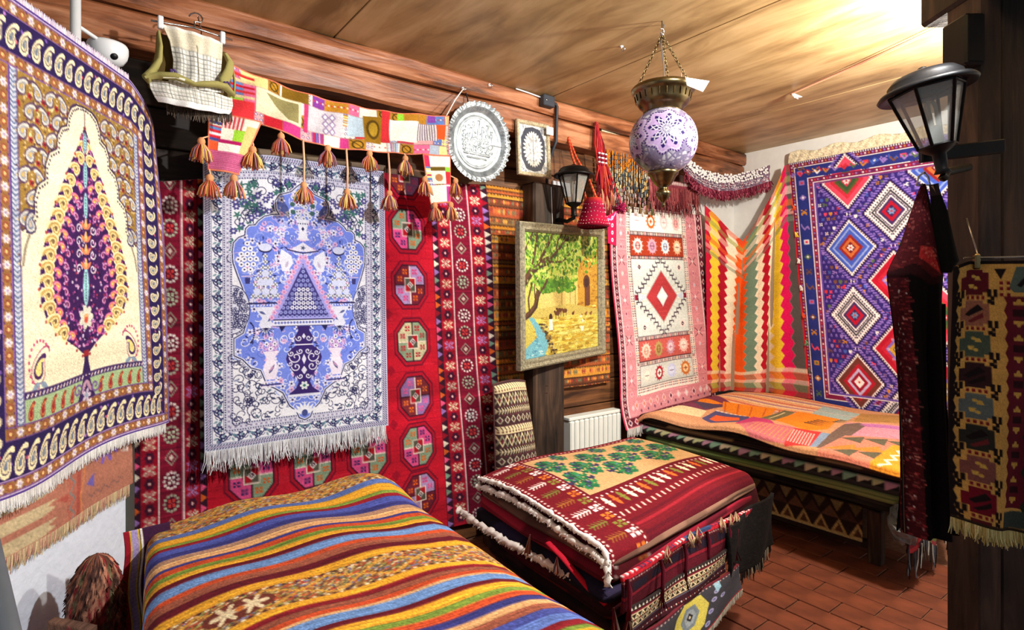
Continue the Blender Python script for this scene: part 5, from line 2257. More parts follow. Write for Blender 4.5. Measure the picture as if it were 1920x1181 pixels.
def middle_top():
    W, H, nx, ny = 112., 98., 270, 240
    RED, TANC = (106, 16, 28), (196, 156, 108)
    c = Cv(W, H, nx, ny, RED)
    R = random.Random(6)
    for i in range(200):
        y = R.uniform(0, H)
        x = R.uniform(0, W)
        c.rect(x, y, x + R.uniform(5, 20), y + .4, R.choice([(96, 14, 26), (116, 20, 32), (88, 12, 24)]))
    # borders: fine dotted guard lines and flower row. y=0 back, x=0 left (fringe end)
    fx0, fx1, fy0, fy1 = 22.5, 101, 5.5, 54
    for q in (2.2, 20.5):
        c.dots(q, 0, q, H, 2.2, .55, [(236, 206, 196)])
    # branch motifs by the fringe
    for k in range(9):
        y = 6 + k * 9.4
        col = [(236, 226, 216), (110, 120, 50), (150, 96, 40)][k % 3]
        c.line([(4.5, y), (13, y)], .5, col)
        for j in range(5):
            c.line([(5.5 + j * 1.7, y - 2), (6.8 + j * 1.7, y), (5.5 + j * 1.7, y + 2)], .45, col)
    for k in range(14):
        y = 3 + k * 6.6
        col = [(240, 232, 226), (206, 110, 40), (120, 120, 50)][k % 3]
        c.stamp(CLO, 17.2, y, .9, .85, {'x': col})
    # front border rows
    c.rect(22, fy1 + 2, W, fy1 + 3, (90, 12, 28))
    for k in range(19):
        x = 25 + k * 4.6
        col = [(240, 220, 190), (206, 100, 40), (120, 120, 50), (240, 220, 190)][k % 4]
        y = 62
        for q in (-1, 1):
            leaf(c, x, y, 4.6, 2.2, q * math.pi / 2, col)
            leaf(c, x, y, 1.9, 1.4, (0 if q > 0 else math.pi), col)
    c.dots(22, 57, W, 57, 3.1, .6, [(240, 206, 196)])
    for k in range(27):
        c.line([(23 + k * 3.3, 72.6), (23.6 + k * 3.3, 70.2)], .8, (236, 196, 180))
    for y, col in ((67, (96, 14, 30)), (76, (90, 12, 28)), (79, (150, 30, 44)), (84, (84, 12, 26)), (90, (110, 18, 32))):
        c.rect(22, y, W, y + 1.6, col)
    c.rect(22, 86, W, H, (86, 14, 28))
    c.dots(20, 3.2, W, 3.2, 2.6, .6, [(236, 206, 196)])
    c.dots(fx1 + 3.4, 4, fx1 + 3.4, 60, 2.6, .6, [(236, 206, 196)])
    # tan field
    c.rect(fx0 - 1, fy0 - 1, fx1 + 1, fy1 + 1, (96, 14, 30))
    c.rect(fx0, fy0, fx1, fy1, TANC)

    def shrub(x, y, sc):
        g = [(36, 104, 66), (24, 80, 56), (48, 124, 72)]
        for k in range(5):
            yy = y + (k - 2) * 3.6 * sc
            w = (2.4, 5, 6.2, 4.4, 2.2)[k] * sc
            c.line([(x - w, yy + 1), (x, yy - .6), (x + w, yy + 1)], .5, (40, 50, 50))
            for q in (-1, -.5, 0, .5, 1):
                col = g[(k + int(q * 2)) % 3] if (k + int(q * 2)) % 4 else (52, 48, 80)
                c.stamp(["x.x", "xxx", "xxx", ".x."], x + q * w, yy + abs(q) * 1.4, 1.15 * sc, 1.0 * sc, {'x': col})
            c.ell(x + (1 if k % 2 else -1) * w * .45, yy, .7, .6, (96, 104, 150))
        c.line([(x, y - 8.6 * sc), (x, y + 9 * sc)], .5, (30, 60, 50))
    for i in range(6):
        for j in range(3):
            x, y = fx0 + 6.6 + i * 12.9, fy0 + 4 + j * 21 + (0 if i % 2 else 10)
            if fy0 + 3 < y < fy1 - 3:
                shrub(x, y, 1.0 if 9 < y - fy0 < 40 else .6)
    C = c.get(.06, .015, 97)
    # surface
    pu, _ = bend_path(0, 1., 0, .10, .005, .05, nx)
    pv, _ = bend_path(0, 1., 0, .16, .005, .06, ny)
    fu = pu[:, 0][None, :]
    fv = pv[:, 0][:, None]
    back = np.array(BLc)[None, None] * (1 - fu[..., None]) + np.array(BRc)[None, None] * fu[..., None]
    front = np.array(FLc)[None, None] * (1 - fu[..., None]) + np.array(FRc)[None, None] * fu[..., None]
    xy = back * (1 - fv[..., None]) + front * fv[..., None]
    xy[..., 1] += .06 * np.sin(np.clip(fu, 0, 1) * math.pi) * (1 - fv)
    Z = .565 + pu[:, 1][None, :] + .75 * pv[:, 1][:, None] * (1 - .35 * np.clip(1 - fu / .25, 0, 1)) + .010 * np.sin(fu * 7 + fv * 3) + .012 * np.sin(fv * 5) * (1 - fu) + .02 * np.sin(np.clip(fu, 0, 1) * math.pi) * np.sin(np.clip(fv, 0, 1) * math.pi)
    P = np.concatenate([xy, Z[..., None]], -1)
    t = thing('folded_rug', 'red-bordered rug with green shrubs on tan, topmost of the middle pile', 'rug', (1.7, 1.5, .52), G2)
    sheet('pile', P, C, 'pile', t, .012)
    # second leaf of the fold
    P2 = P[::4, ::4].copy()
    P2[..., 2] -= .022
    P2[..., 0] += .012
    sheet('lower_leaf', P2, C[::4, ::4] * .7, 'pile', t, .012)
    e = P[:, 0]
    rope(e[::6] + np.array([-.006, 0, 0]), .0075, (238, 234, 226), 70, 5).build('fringe', 'yarn', t, True)
    rope(e[::6] + np.array([-.012, -.004, -.03]), .0095, (232, 226, 216), 70, 6).build('fringe', 'yarn', t, True)
    e2 = P[:, -1]
    fringe('end_fringe', e2[140::6], (.1, -.1, -1), .05, t, [(214, 206, 186), (190, 180, 160), (226, 220, 206)], 90, .0018, seed=23, jit=.6)
    return t


middle_top()


def front_drapes():
    """textiles that hang down the front of the middle pile"""
    A, B = np.array([1.185, 1.075]), np.array([2.13, 1.175])
    ax = (B - A) / np.linalg.norm(B - A)
    L = float(np.linalg.norm(B - A))
    nr = np.array([ax[1], -ax[0]])

    def face(u0, u1, z00, z01, z10, z11, off, nx, ny, curve=.0, und=.006):
        """vertical sheet from u0..u1 along the front, z at (left top, right top, left bottom, right bottom)"""
        u = np.linspace(0, 1, nx)[None, :]
        v = np.linspace(0, 1, ny)[:, None]
        s = (u0 + (u1 - u0) * u) * L
        o = off + und * np.sin(u * 9 + v * 3) + curve * v
        P = np.empty((ny, nx, 3))
        P[..., 0] = A[0] + ax[0] * s + nr[0] * o
        P[..., 1] = A[1] + ax[1] * s + nr[1] * o
        P[..., 2] = (z00 * (1 - u) + z01 * u) * (1 - v) + (z10 * (1 - u) + z11 * u) * v
        return P
    # saddlebag with loops
    nx, ny = 150, 46
    c = Cv(100, 16, nx, ny, (64, 14, 26))
    R = random.Random(3)
    c.rect(0, 0, 100, 2.4, (190, 30, 44))
    for k in range(40):
        c.rect(k * 2.5, 0, k * 2.5 + 1, .9, (240, 226, 220) if k % 7 < 4 else (40, 50, 90))
    c.rect(42, 0, 62, 1.8, (52, 66, 106))
    c.dots(0, 3.2, 100, 3.2, 1.6, .4, [(206, 160, 150)])
    c.rect(0, 4.4, 100, 9, (50, 14, 24))
    c.rect(0, 9, 100, 10.4, (130, 24, 40))
    for k in range(8):
        c.rect(6 + k * 12, 5, 14 + k * 12, 8.4, (34, 24, 40))
    c.rect(0, 11, 100, 16, (86, 16, 30))
    t = thing('saddlebag', 'dark red woven saddlebag with hanging loops on the front of the middle pile', 'saddlebag', (1.6, 1.1, .36), None)
    P = face(.0, .86, .500, .478, .395, .372, .022, nx, ny)
    P[..., 2] += .012 * np.sin(np.linspace(0, 3.1, nx))[None]
    sheet('panel', P, c.get(.08, .02, 5), 'flatweave', t, .01)
    for k, u in enumerate((.02, .22, .40, .58, .74, .8)):
        i = int(u * (nx - 1))
        a = P[4, i]
        n3 = np.array([nr[0], nr[1], 0])
        mb = MB()
        mb.tube([a + n3 * .004, a + n3 * .014 + UP * -.03, a + n3 * .012 + UP * -.075, a + n3 * .008 - UP * .11], [.005, .007, .006, .008], 6, (96, 18, 36))
        for q in range(8):
            mb.tube([a + n3 * .01 - UP * .10, a + n3 * (.012 + R.uniform(-.008, .008)) - UP * .14 + CR * R.uniform(-.012, .012)], .002, 4, R.choice([(120, 24, 44), (80, 14, 30), (206, 190, 170)]))
        mb.build('loop', 'yarn', t)
    for k, u in enumerate((.28, .46, .52, .70, .78, .82)):
        a = P[2, int(u * (nx - 1))]
        mb = MB()
        for q in range(8):
            mb.tube([a + UP * .02, a + UP * .004 + CR * R.uniform(-.012, .012) - CF * .014, a - UP * .028 + CR * R.uniform(-.014, .014) - CF * .012], .0022, 4, R.choice([(226, 196, 150), (150, 40, 50), (206, 170, 130)]))
        mb.build('tassel', 'yarn', t)
    # lattice-bordered rug below it
    nx, ny = 180, 60
    c = Cv(100, 20, nx, ny, (60, 20, 30))
    c.rect(0, 0, 100, 2.6, (40, 30, 30))
    for k in range(34):
        c.poly([(k * 3, 2.4), (k * 3 + 1, .5), (k * 3 + 2, 2.4)], (226, 214, 190))
    c.rect(0, 3, 100, 4.4, (110, 24, 36))
    c.rect(0, 4.4, 100, 11.4, (36, 24, 22))
    for k in range(22):
        x = k * 4.7
        c.line([(x, 5), (x + 4.7, 11)], .9, (226, 206, 160))
        c.line([(x + 4.7, 5), (x, 11)], .9, (226, 206, 160))
        c.dia(x + 2.35, 8, .8, 1.1, (120, 40, 36))
        c.ell(x, 8, .9, 1.4, (226, 206, 160))
        c.ell(x, 8, .45, .8, (36, 24, 22))
    c.rect(0, 4.2, 100, 4.9, (226, 206, 160))
    c.rect(0, 11.1, 100, 11.8, (226, 206, 160))
    c.rect(0, 12.4, 100, 15, (90, 90, 104))
    c.rect(0, 13.2, 100, 16, (60, 24, 34))
    for k in range(46):
        c.rect(k * 2.2, 16.4, k * 2.2 + .9, 17.4, (226, 206, 190) if k % 2 else (150, 60, 50))
    P = face(.02, .62, .412, .398, .318, .318, .034, nx, ny)
    t = thing('hanging_rug', 'dark rug edge with cream lattice band hanging below the looped saddlebag', 'rug', (1.5, 1.08, .3))
    sheet('weave', P, c.get(.07, .02, 6), 'flatweave', t, .008)
    # big medallion rug at the bottom
    nx, ny = 170, 80
    c = Cv(76, 34, nx, ny, (62, 60, 66))
    c.poly([(20, 30), (17, 20), (22, 8), (30, 2), (42, 4), (46, 14), (40, 26), (30, 31)], (206, 190, 86))
    for k in range(9):
        c.poly([(18 + k * 3, 30.5 - k * .3), (19.5 + k * 3, 27), (21 + k * 3, 30.5 - k * .3)], (62, 60, 66))
    c.poly([(27, 22), (25, 14), (30, 7), (37, 8), (39, 15), (34, 22)], (120, 130, 136))
    c.poly([(29, 20), (28, 14), (31, 9.5), (35, 10), (36.5, 15), (33, 20)], (150, 158, 160))
    c.dia(32, 14.6, 2.4, 3.2, (40, 36, 40))
    c.dia(32, 14.6, 1, 1.4, (206, 190, 160))
    for x, y in ((14, 12), (14, 18), (16, 24), (19, 29), (24, 32), (42, 28), (46, 21), (50, 14), (53, 9), (57, 16)):
        c.ell(x, y, 2.1, 1.8, (160, 156, 190))
        c.ell(x, y, 1.1, .9, (110, 104, 150))
    c.poly([(52, 2), (56, 0), (57, 8), (53, 10)], (150, 190, 206))
    c.rect(0, 0, 76, 1.4, (96, 30, 40))
    for k in range(30):
        c.ell(k * 2.6, 2.4, .6, .6, (190, 150, 140))
    c.rect(0, 31.4, 76, 32.8, (150, 30, 40))
    c.rect(0, 32.8, 76, 34, (226, 220, 200))
    P = face(.08, .70, .322, .325, .165, .24, .04, nx, ny, .02)
    t = thing('hanging_rug', 'grey rug with yellow hexagon medallion hanging lowest on the middle pile', 'rug', (1.6, 1.08, .16))
    sheet('weave', P, c.get(.06, .02, 7), 'flatweave', t, .008)
    fringe('fringe', P[-1, ::6], (0, 0, -1), .016, t, [(232, 226, 206), (206, 196, 170)], 150, .0018, seed=33)
    # black shaggy hide over the right end
    nx, ny = 60, 60
    cc = np.empty((ny, nx, 3))
    cc[:] = (17, 13, 13)
    cc *= 1 + .35 * RNG.standard_normal((ny, nx, 1))
    P = face(.62, 1.03, .47, .50, .27, .30, .034, nx, ny, .01, .012)
    t = thing('hanging_rug', 'black shaggy rug covering the right front corner of the middle pile', 'rug', (1.95, 1.15, .27))
    sheet('pile', P, np.clip(cc, 0, 255), 'pile', t, .012)
    fringe('fringe', P[-1, ::4], (.1, 0, -1), .03, t, [(40, 32, 30), (206, 196, 170), (60, 48, 44)], 70, .002, seed=34, jit=.5)
    # strap with red buckle at the left corner and small tassels
    t = thing('woven_strap', 'red woven strap tied round the left corner of the middle pile', 'strap', (1.19, 1.2, .4))
    MB().tube([(1.165, 1.34, .50), (1.158, 1.27, .485), (1.165, 1.22, .455), (1.172, 1.17, .425), (1.182, 1.11, .40)], .011, 6, (186, 28, 48), flat=.4).build('band', 'yarn', t)
    mb = MB()
    for q in range(10):
        mb.tube([(1.158, 1.29, .475), (1.15 + R.uniform(-.01, .01), 1.285 + R.uniform(-.015, .015), .43)], .0022, 4, R.choice([(190, 40, 50), (206, 196, 190), (70, 80, 110)]))
    mb.build('tassel', 'yarn', t)
    mb = MB()
    for q in range(12):
        mb.tube([(1.158, 1.42, .5), (1.15 + R.uniform(-.012, .006), 1.42 + R.uniform(-.014, .014), .44)], .0024, 4, R.choice([(150, 96, 80), (120, 70, 60), (176, 130, 110)]))
    mb.build('tassel', 'yarn', t)
    mb = MB()
    for q in range(14):
        mb.tube([(1.185, 1.085, .40), (1.18 + R.uniform(-.02, .01), 1.065 + R.uniform(-.01, .01), .33)], .003, 4, R.choice([(226, 220, 206), (206, 190, 170), (110, 24, 40)]))
    mb.build('corner_tassel', 'yarn', t)


front_drapes()


# ---- pile along the right wall
def right_top():
    W, H, nx, ny = 152., 136., 290, 230
    c = Cv(W, H, nx, ny, (206, 150, 110))
    R = random.Random(44)
    OR, GY, MG, LI, TN = (228, 130, 36), (104, 96, 84), (190, 60, 110), (206, 140, 160), (176, 132, 76)
    # peach stripes along the wall
    for k in range(14):
        c.poly([(0, 2 + k * 4.6), (W * .5, k * 4.2 - 2), (W * .5, k * 4.2 + 1), (0, 5 + k * 4.6)], [(230, 170, 120), (206, 110, 90), (226, 190, 150), (170, 130, 150), (236, 206, 160)][k % 5])
    c.poly([(0, 40), (27, 60), (26, 92), (0, 98)], (120, 56, 80))
    c.poly([(2, 60), (24, 66), (14, 84)], OR)
    c.poly([(6, 78), (28, 70), (24, 90)], (80, 66, 90))
    c.poly([(7, 96), (27, 92), (34, 110), (10, 122)], (226, 206, 160))
    c.poly([(20, 60), (50, 44), (66, 92), (30, 78)], OR)
    for k in range(5):
        c.line([(22 + k * 8, 60 - k * 3), (34 + k * 8, 82 - k * 1)], .9, (196, 90, 40))
    c.poly([(30, 86), (52, 84), (66, 110), (50, 124), (36, 112)], (80, 76, 120))
    c.poly([(36, 96), (50, 92), (58, 106), (48, 116), (40, 110)], (222, 96, 50))
    for k in range(7):
        c.rect(30 + k * 3, 84 - k * .3, 31.6 + k * 3, 86 - k * .3, (240, 226, 220))
    c.poly([(54, 83), (70, 93), (97, 128), (64, 122), (60, 108)], MG)
    c.poly([(56, 46), (64, 48), (73, 93), (61, 88)], (110, 104, 76))
    c.line([(60, 54), (66, 86)], 1.2, (206, 190, 140))
    c.poly([(64, 44), (90, 45), (100, 88), (94, 101), (72, 92)], OR)
    for k in range(5):
        c.poly([(84, 64 + k * 4), (96, 66 + k * 4), (85, 67 + k * 4)], (56, 50, 44))
        c.poly([(92, 48 + k * 3.4), (99, 49 + k * 3.4), (93, 51 + k * 3.4)], (70, 84, 70))
    c.poly([(66, 12), (91, 18), (96, 52), (72, 44)], (160, 180, 176))
    c.line([(70, 30), (94, 34)], 1, (206, 160, 150))
    c.poly([(90, 16), (112, 6), (152, 0), (152, 20), (122, 40), (100, 54)], TN)
    for k in range(40):
        x, y = R.uniform(92, 146), R.uniform(8, 48)
        c.rect(x, y, x + 4, y + .8, (150, 110, 66))
    c.poly([(68, 106), (88, 100), (99, 132), (80, 136), (66, 122)], (200, 110, 120))
    for k in range(9):
        c.line([(70 + k * 2.4, 106), (76 + k * 2.4, 130)], .5, (226, 150, 90))
    c.poly([(88, 101), (101, 97), (110, 128), (98, 134)], (206, 60, 60))
    for k in range(8):
        c.line([(89.5 + k * 1.5, 104), (97 + k * 1.5, 128)], .5, (240, 214, 206))
    c.poly([(101, 98), (105, 97), (113, 126), (109, 130)], (130, 150, 180))
    c.poly([(99, 60), (106, 54), (152, 44), (152, 70), (112, 98), (104, 92)], LI)
    c.poly([(104, 56), (110, 62), (118, 122), (112, 130), (105, 96), (100, 66)], (112, 92, 84))
    c.poly([(112, 96), (152, 66), (152, 136), (114, 136)], (214, 130, 110))
    for k in range(6):
        x = 118 + k * 8.5
        c.poly([(x - 6, 102 - k * 6), (x + 2, 92 - k * 6), (x + 5, 106 - k * 6)], (96, 92, 76))
        c.poly([(x - 4, 128 - k * 7), (x + 4, 110 - k * 7), (x + 9, 122 - k * 7)], (226, 130, 60))
        c.poly([(x + 1, 128 - k * 6), (x + 9, 116 - k * 6), (x + 10, 132 - k * 6)], (96, 92, 76))
    c.poly([(106, 62), (112, 66), (152, 52), (152, 46), (110, 56)], (180, 110, 170))
    c.poly([(133, 94), (152, 78), (152, 136), (137, 136)], (232, 150, 50))
    c.line([(138 + (2 if k % 2 else -1) + k * .4, 92 + k * 5) for k in range(9)], 1.6, (240, 226, 206))
    c.line([(145, 88), (150, 130)], 1.4, (206, 90, 50))
    C = c.get(.07, .015, 99)
    pv, _ = bend_path(0, 1., 0, .03, .005, .02, ny)
    u = np.linspace(0, 1, nx)[None, :]
    fv = pv[:, 0][:, None]
    X0, X1 = 4.0 + 0 * u, 2.80 - .06 * u
    X = X0 + (X1 - X0) * fv
    Y = 2.37 - 1.50 * u + 0 * fv
    Z = .555 + pv[:, 1][:, None] + .012 * np.sin(u * 8 + fv * 4) + .01 * np.sin(u * 17) * fv - .05 * np.clip((.08 - u) / .08, 0, 1) ** 2 * fv
    P = np.stack([X, Y, Z], -1)
    t = thing('patchwork_kilim', 'orange and pink patchwork kilim, topmost of the pile along the right wall', 'kilim', (3.4, 1.6, .5), 'folded rugs in the right pile')
    sheet('weave', P, C, 'flatweave', t, .008)
    return t


right_top()
G3 = 'folded rugs in the right pile'


def rc(xf, y0, y1, xb=3.95):
    return [(xf, y1), (xf - .03, y0), (xb, y0), (xb, y1)]


def tri_edge(base, tri_cols, n, lo, hi, seed=0):
    f = folds(base, 2, seed=seed)

    def fn(s, q):
        if s < .38 and lo < q < hi:
            k = s * n
            fr = k - math.floor(k)
            if fr < (q - lo) / (hi - lo):
                return tri_cols[int(k) % len(tri_cols)]
        return f(s, q)
    return fn


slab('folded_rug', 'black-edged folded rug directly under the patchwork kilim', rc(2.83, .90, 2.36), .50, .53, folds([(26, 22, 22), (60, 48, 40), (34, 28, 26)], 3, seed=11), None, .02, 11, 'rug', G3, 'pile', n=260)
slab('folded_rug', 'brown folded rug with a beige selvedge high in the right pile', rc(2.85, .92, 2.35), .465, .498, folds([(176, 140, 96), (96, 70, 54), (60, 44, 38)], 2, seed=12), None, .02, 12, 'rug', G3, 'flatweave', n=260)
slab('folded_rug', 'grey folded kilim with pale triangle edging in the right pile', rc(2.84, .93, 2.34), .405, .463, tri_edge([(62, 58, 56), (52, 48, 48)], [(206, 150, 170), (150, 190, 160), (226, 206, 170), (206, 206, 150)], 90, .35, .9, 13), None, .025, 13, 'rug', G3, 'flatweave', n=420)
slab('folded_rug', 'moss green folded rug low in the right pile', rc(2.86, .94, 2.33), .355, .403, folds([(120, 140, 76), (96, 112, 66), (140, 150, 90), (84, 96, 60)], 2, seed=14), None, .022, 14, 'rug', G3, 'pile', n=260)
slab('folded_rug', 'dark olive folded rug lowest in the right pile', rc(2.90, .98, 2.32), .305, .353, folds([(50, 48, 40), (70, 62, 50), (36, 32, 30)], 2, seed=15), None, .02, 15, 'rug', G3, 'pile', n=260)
# many-coloured fringe end hanging at the near end of the pile
nxn, nyn = 40, 70
cc = np.empty((nyn, nxn, 3))
pal = np.array([(206, 70, 80), (226, 190, 130), (150, 60, 70), (110, 120, 70), (226, 226, 206), (60, 40, 44)], float)
cc[:] = pal[RNG.integers(0, 6, (nyn // 5, nxn // 4))].repeat(5, 0).repeat(4, 1)
P, u, v = quad((2.78, .895, .50), (3.3, .88, .50), (3.3, .88, .16), (2.80, .89, .2), nxn, nyn)
P[..., 1] -= .012 * np.sin(u * 20 + v * 3)
P[..., 2] -= .04 * np.sin(u * 14) * v
t = thing('hanging_rug', 'tattered multicoloured rug end hanging at the near end of the right pile', 'rug', (3, .89, .15))
sheet('weave', P, cc, 'flatweave', t, .008)
fringe('fringe', P[-1], (0, 0, -1), .07, t, [(30, 26, 26), (206, 206, 200), (60, 50, 46), (90, 96, 110)], 90, .003, seed=41, jit=.6)
R = random.Random(5)
t = thing('plastic_bag', 'crumpled grey plastic bag hanging off the near end of the right pile', 'bag', (2.86, .93, .25))
mb = MB()
n = 16
V, F, CCs = [], [], []
for i in range(9):
    for k in range(n):
        a = 2 * math.pi * k / n
        q = i / 8
        r = (.05 + .045 * math.sin(q * 3.1)) * (1 + R.uniform(-.22, .22))
        V.append((2.84 + r * math.cos(a) * .8, .915 + r * math.sin(a) * .6, .375 - .17 * q + R.uniform(-.008, .008)))
        CCs.append((96, 104, 108))
for i in range(8):
    for k in range(n):
        F.append((i * n + k, i * n + (k + 1) % n, (i + 1) * n + (k + 1) % n, (i + 1) * n + k))
F += [tuple(range(n)), tuple(range(8 * n, 9 * n))]
mb.add(V, F, CCs)
plain('bag_plastic', (120, 128, 132), .25, 0, .3, 30., .5, .6)
mb.build('sack', 'bag_plastic', t)
MB().tube([(2.84, .915, .37), (2.85, .92, .395), (2.87, .93, .40)], .006, 6).build('knot', 'bag_plastic', t)

# bench of the right pile with a kilim nailed to its front
t = thing('bench', 'long wooden bench carrying the rug pile along the right wall', 'bench', (3.4, 1.65, 0))
MB().bevbox((3.0, 1.06, .25), (4.0, 2.34, .302), .008).build('seat', 'bench_wood', t)
for x in (2.985, 3.88):
    for y in (1.06, 2.25):
        MB().bevbox((x, y, 0), (x + .06, y + .06, .255), .006).build('leg', 'post_wood', t)
MB().bevbox((3.0, 1.12, .06), (3.03, 2.25, .10), .004).build('rail', 'bench_wood', t)
nx, ny = 200, 50
c = Cv(110, 19, nx, ny, (52, 38, 32))
for k in range(14):
    x = k * 8
    c.poly([(x, 18), (x + 4, 10), (x + 8, 18)], (196, 170, 110))
    c.poly([(x + 2, 17), (x + 4, 12.5), (x + 6, 17)], (96, 66, 48))
    c.poly([(x + 4, 10), (x + 8, 4), (x + 12, 10)], (120, 84, 60) if k % 2 else (86, 60, 48))
    c.poly([(x, 1), (x + 3, 7), (x + 6, 1)], (110, 96, 60) if k % 3 else (150, 130, 84))
c.rect(0, 17.4, 110, 19, (206, 190, 130))
P, u, v = quad((2.975, 2.3, .27), (2.975, 1.135, .27), (2.972, 1.135, .095), (2.972, 2.3, .095), nx, ny)
t = thing('kilim', 'dark kilim with tan triangles fastened along the right bench front', 'kilim', (2.97, 1.7, .09))
sheet('weave', P, c.get(.08, .03, 12), 'flatweave', t, .005)

# ---- things beside the front divan
c = Cv(11, 55, 80, 140, (150, 26, 44))
for x0, x1, col in ((0, 1.4, (150, 26, 44)), (1.4, 1.75, (212, 180, 60)), (1.75, 3.2, (176, 160, 206)), (3.2, 3.55, (212, 180, 60)), (3.55, 3.75, (60, 40, 50)), (3.75, 4.3, (236, 230, 220)), (4.3, 11, (60, 30, 60))):
    c.rect(x0, 0, x1, 55, col)
for k in range(90):
    c.line([(1.8, k * .62), (3.15, k * .62 + .3)], .2, (150, 130, 190))
P, u, v = quad((.092, 1.835, .637), (.20, 1.845, .637), (.205, 1.835, .10), (.094, 1.825, .10), 80, 140)
P[..., 0] += .004 * np.sin(v * 16)
t = thing('hanging_rug', 'red rug with lavender and yellow stripes showing at the divan side', 'rug', (.15, 1.83, .1))
sheet('weave', P, c.get(.06, .02, 14), 'flatweave', t, .006)
# its top leaf lies on the divan under the striped kilim
slab('folded_rug', 'folded red rugs padding the divan below the striped kilim', [(.16, .5), (.84, .5), (.86, 1.84), (.17, 1.84)], .302, .555, folds([(150, 26, 44), (96, 20, 36), (60, 30, 50)], 6, seed=21), None, .02, 21, 'rug', None, 'pile')


def stuffed_bag():
    t = thing('stuffed_bag', 'brown shaggy stuffed wool bag standing by the white partition', 'bag', (.0, 1.72, 0))
    n, m = 90, 70
    V, F, CC = [], [], []
    R = np.random.default_rng(8)
    pal = np.array([(86, 56, 46), (120, 72, 56), (66, 44, 40), (150, 104, 84), (120, 40, 44), (92, 84, 60)], float)
    for i in range(m):
        q = i / (m - 1)
        z = .615 * q
        r = .066 * (1 - .12 * q) * (math.sqrt(max(0, 1 - max(0, (q - .78) / .22) ** 2)))
        for k in range(n):
            a = 2 * math.pi * k / n
            rr = r * (1 + .03 * R.standard_normal()) + .002
            V.append((.022 + rr * 1.0 * math.cos(a) + .012 * q, 1.79 + rr * .95 * math.sin(a), z))
            CC.append(tuple(np.clip(pal[(int(q * 16 + 1.2 * math.sin(a * 4)) * 5 + int(a * 5 + q * 6)) % 6] * (1 + .2 * R.standard_normal()), 0, 255)))
    for i in range(m - 1):
        for k in range(n):
            F.append((i * n + k, i * n + (k + 1) % n, (i + 1) * n + (k + 1) % n, (i + 1) * n + k))
    F += [tuple(range(n)), tuple(range((m - 1) * n, m * n))]
    MB().add(V, F, CC, True).build('sack', 'pile', t)
    mb = MB()
    for i in range(900):
        k = int(R.integers(len(V)))
        p = np.array(V[k])
        d = p - np.array([.028, 1.79, p[2]])
        d = d / (np.linalg.norm(d) + 1e-6)
        mb.tube([p, p + d * .006 - UP * .008], [.0018, .0008], 3, CC[k], cap=False)
    mb.build('shag', 'yarn', t, True)
    c = Cv(20, 30, 50, 70, (110, 80, 66))
    for k in range(5):
        c.dia(10, 3 + k * 6, 7, 2.6, (60, 50, 50) if k % 2 else (150, 60, 60))
        c.dia(10, 3 + k * 6, 4, 1.5, (176, 150, 120))
    P, u, v = quad((-.06, 1.69, .52), (.02, 1.63, .50), (.02, 1.61, .0), (-.07, 1.66, .0), 50, 70)
    P[..., 0] += .02 * np.sin(u * 3) * np.sin(v * 3)
    t2 = thing('folded_kilim', 'folded dark kilim leaning in front of the shaggy wool bag', 'kilim', (-.08, 1.58, 0))
    sheet('weave', P, c.get(.1, .03, 15), 'flatweave', t2, .02)


stuffed_bag()
t = thing('handrail', 'grey metal handrail slanting in the lower left corner', 'handrail', (-.1, 1.2, 0))
MB().tube([(-.16, 1.56, .84), (-.144, 1.494, .81), (-.081, 1.194, .681), (-.07, 1.13, .64), (-.068, 1.12, .0)], .017, 12).build('rail', 'grey_rail', t)


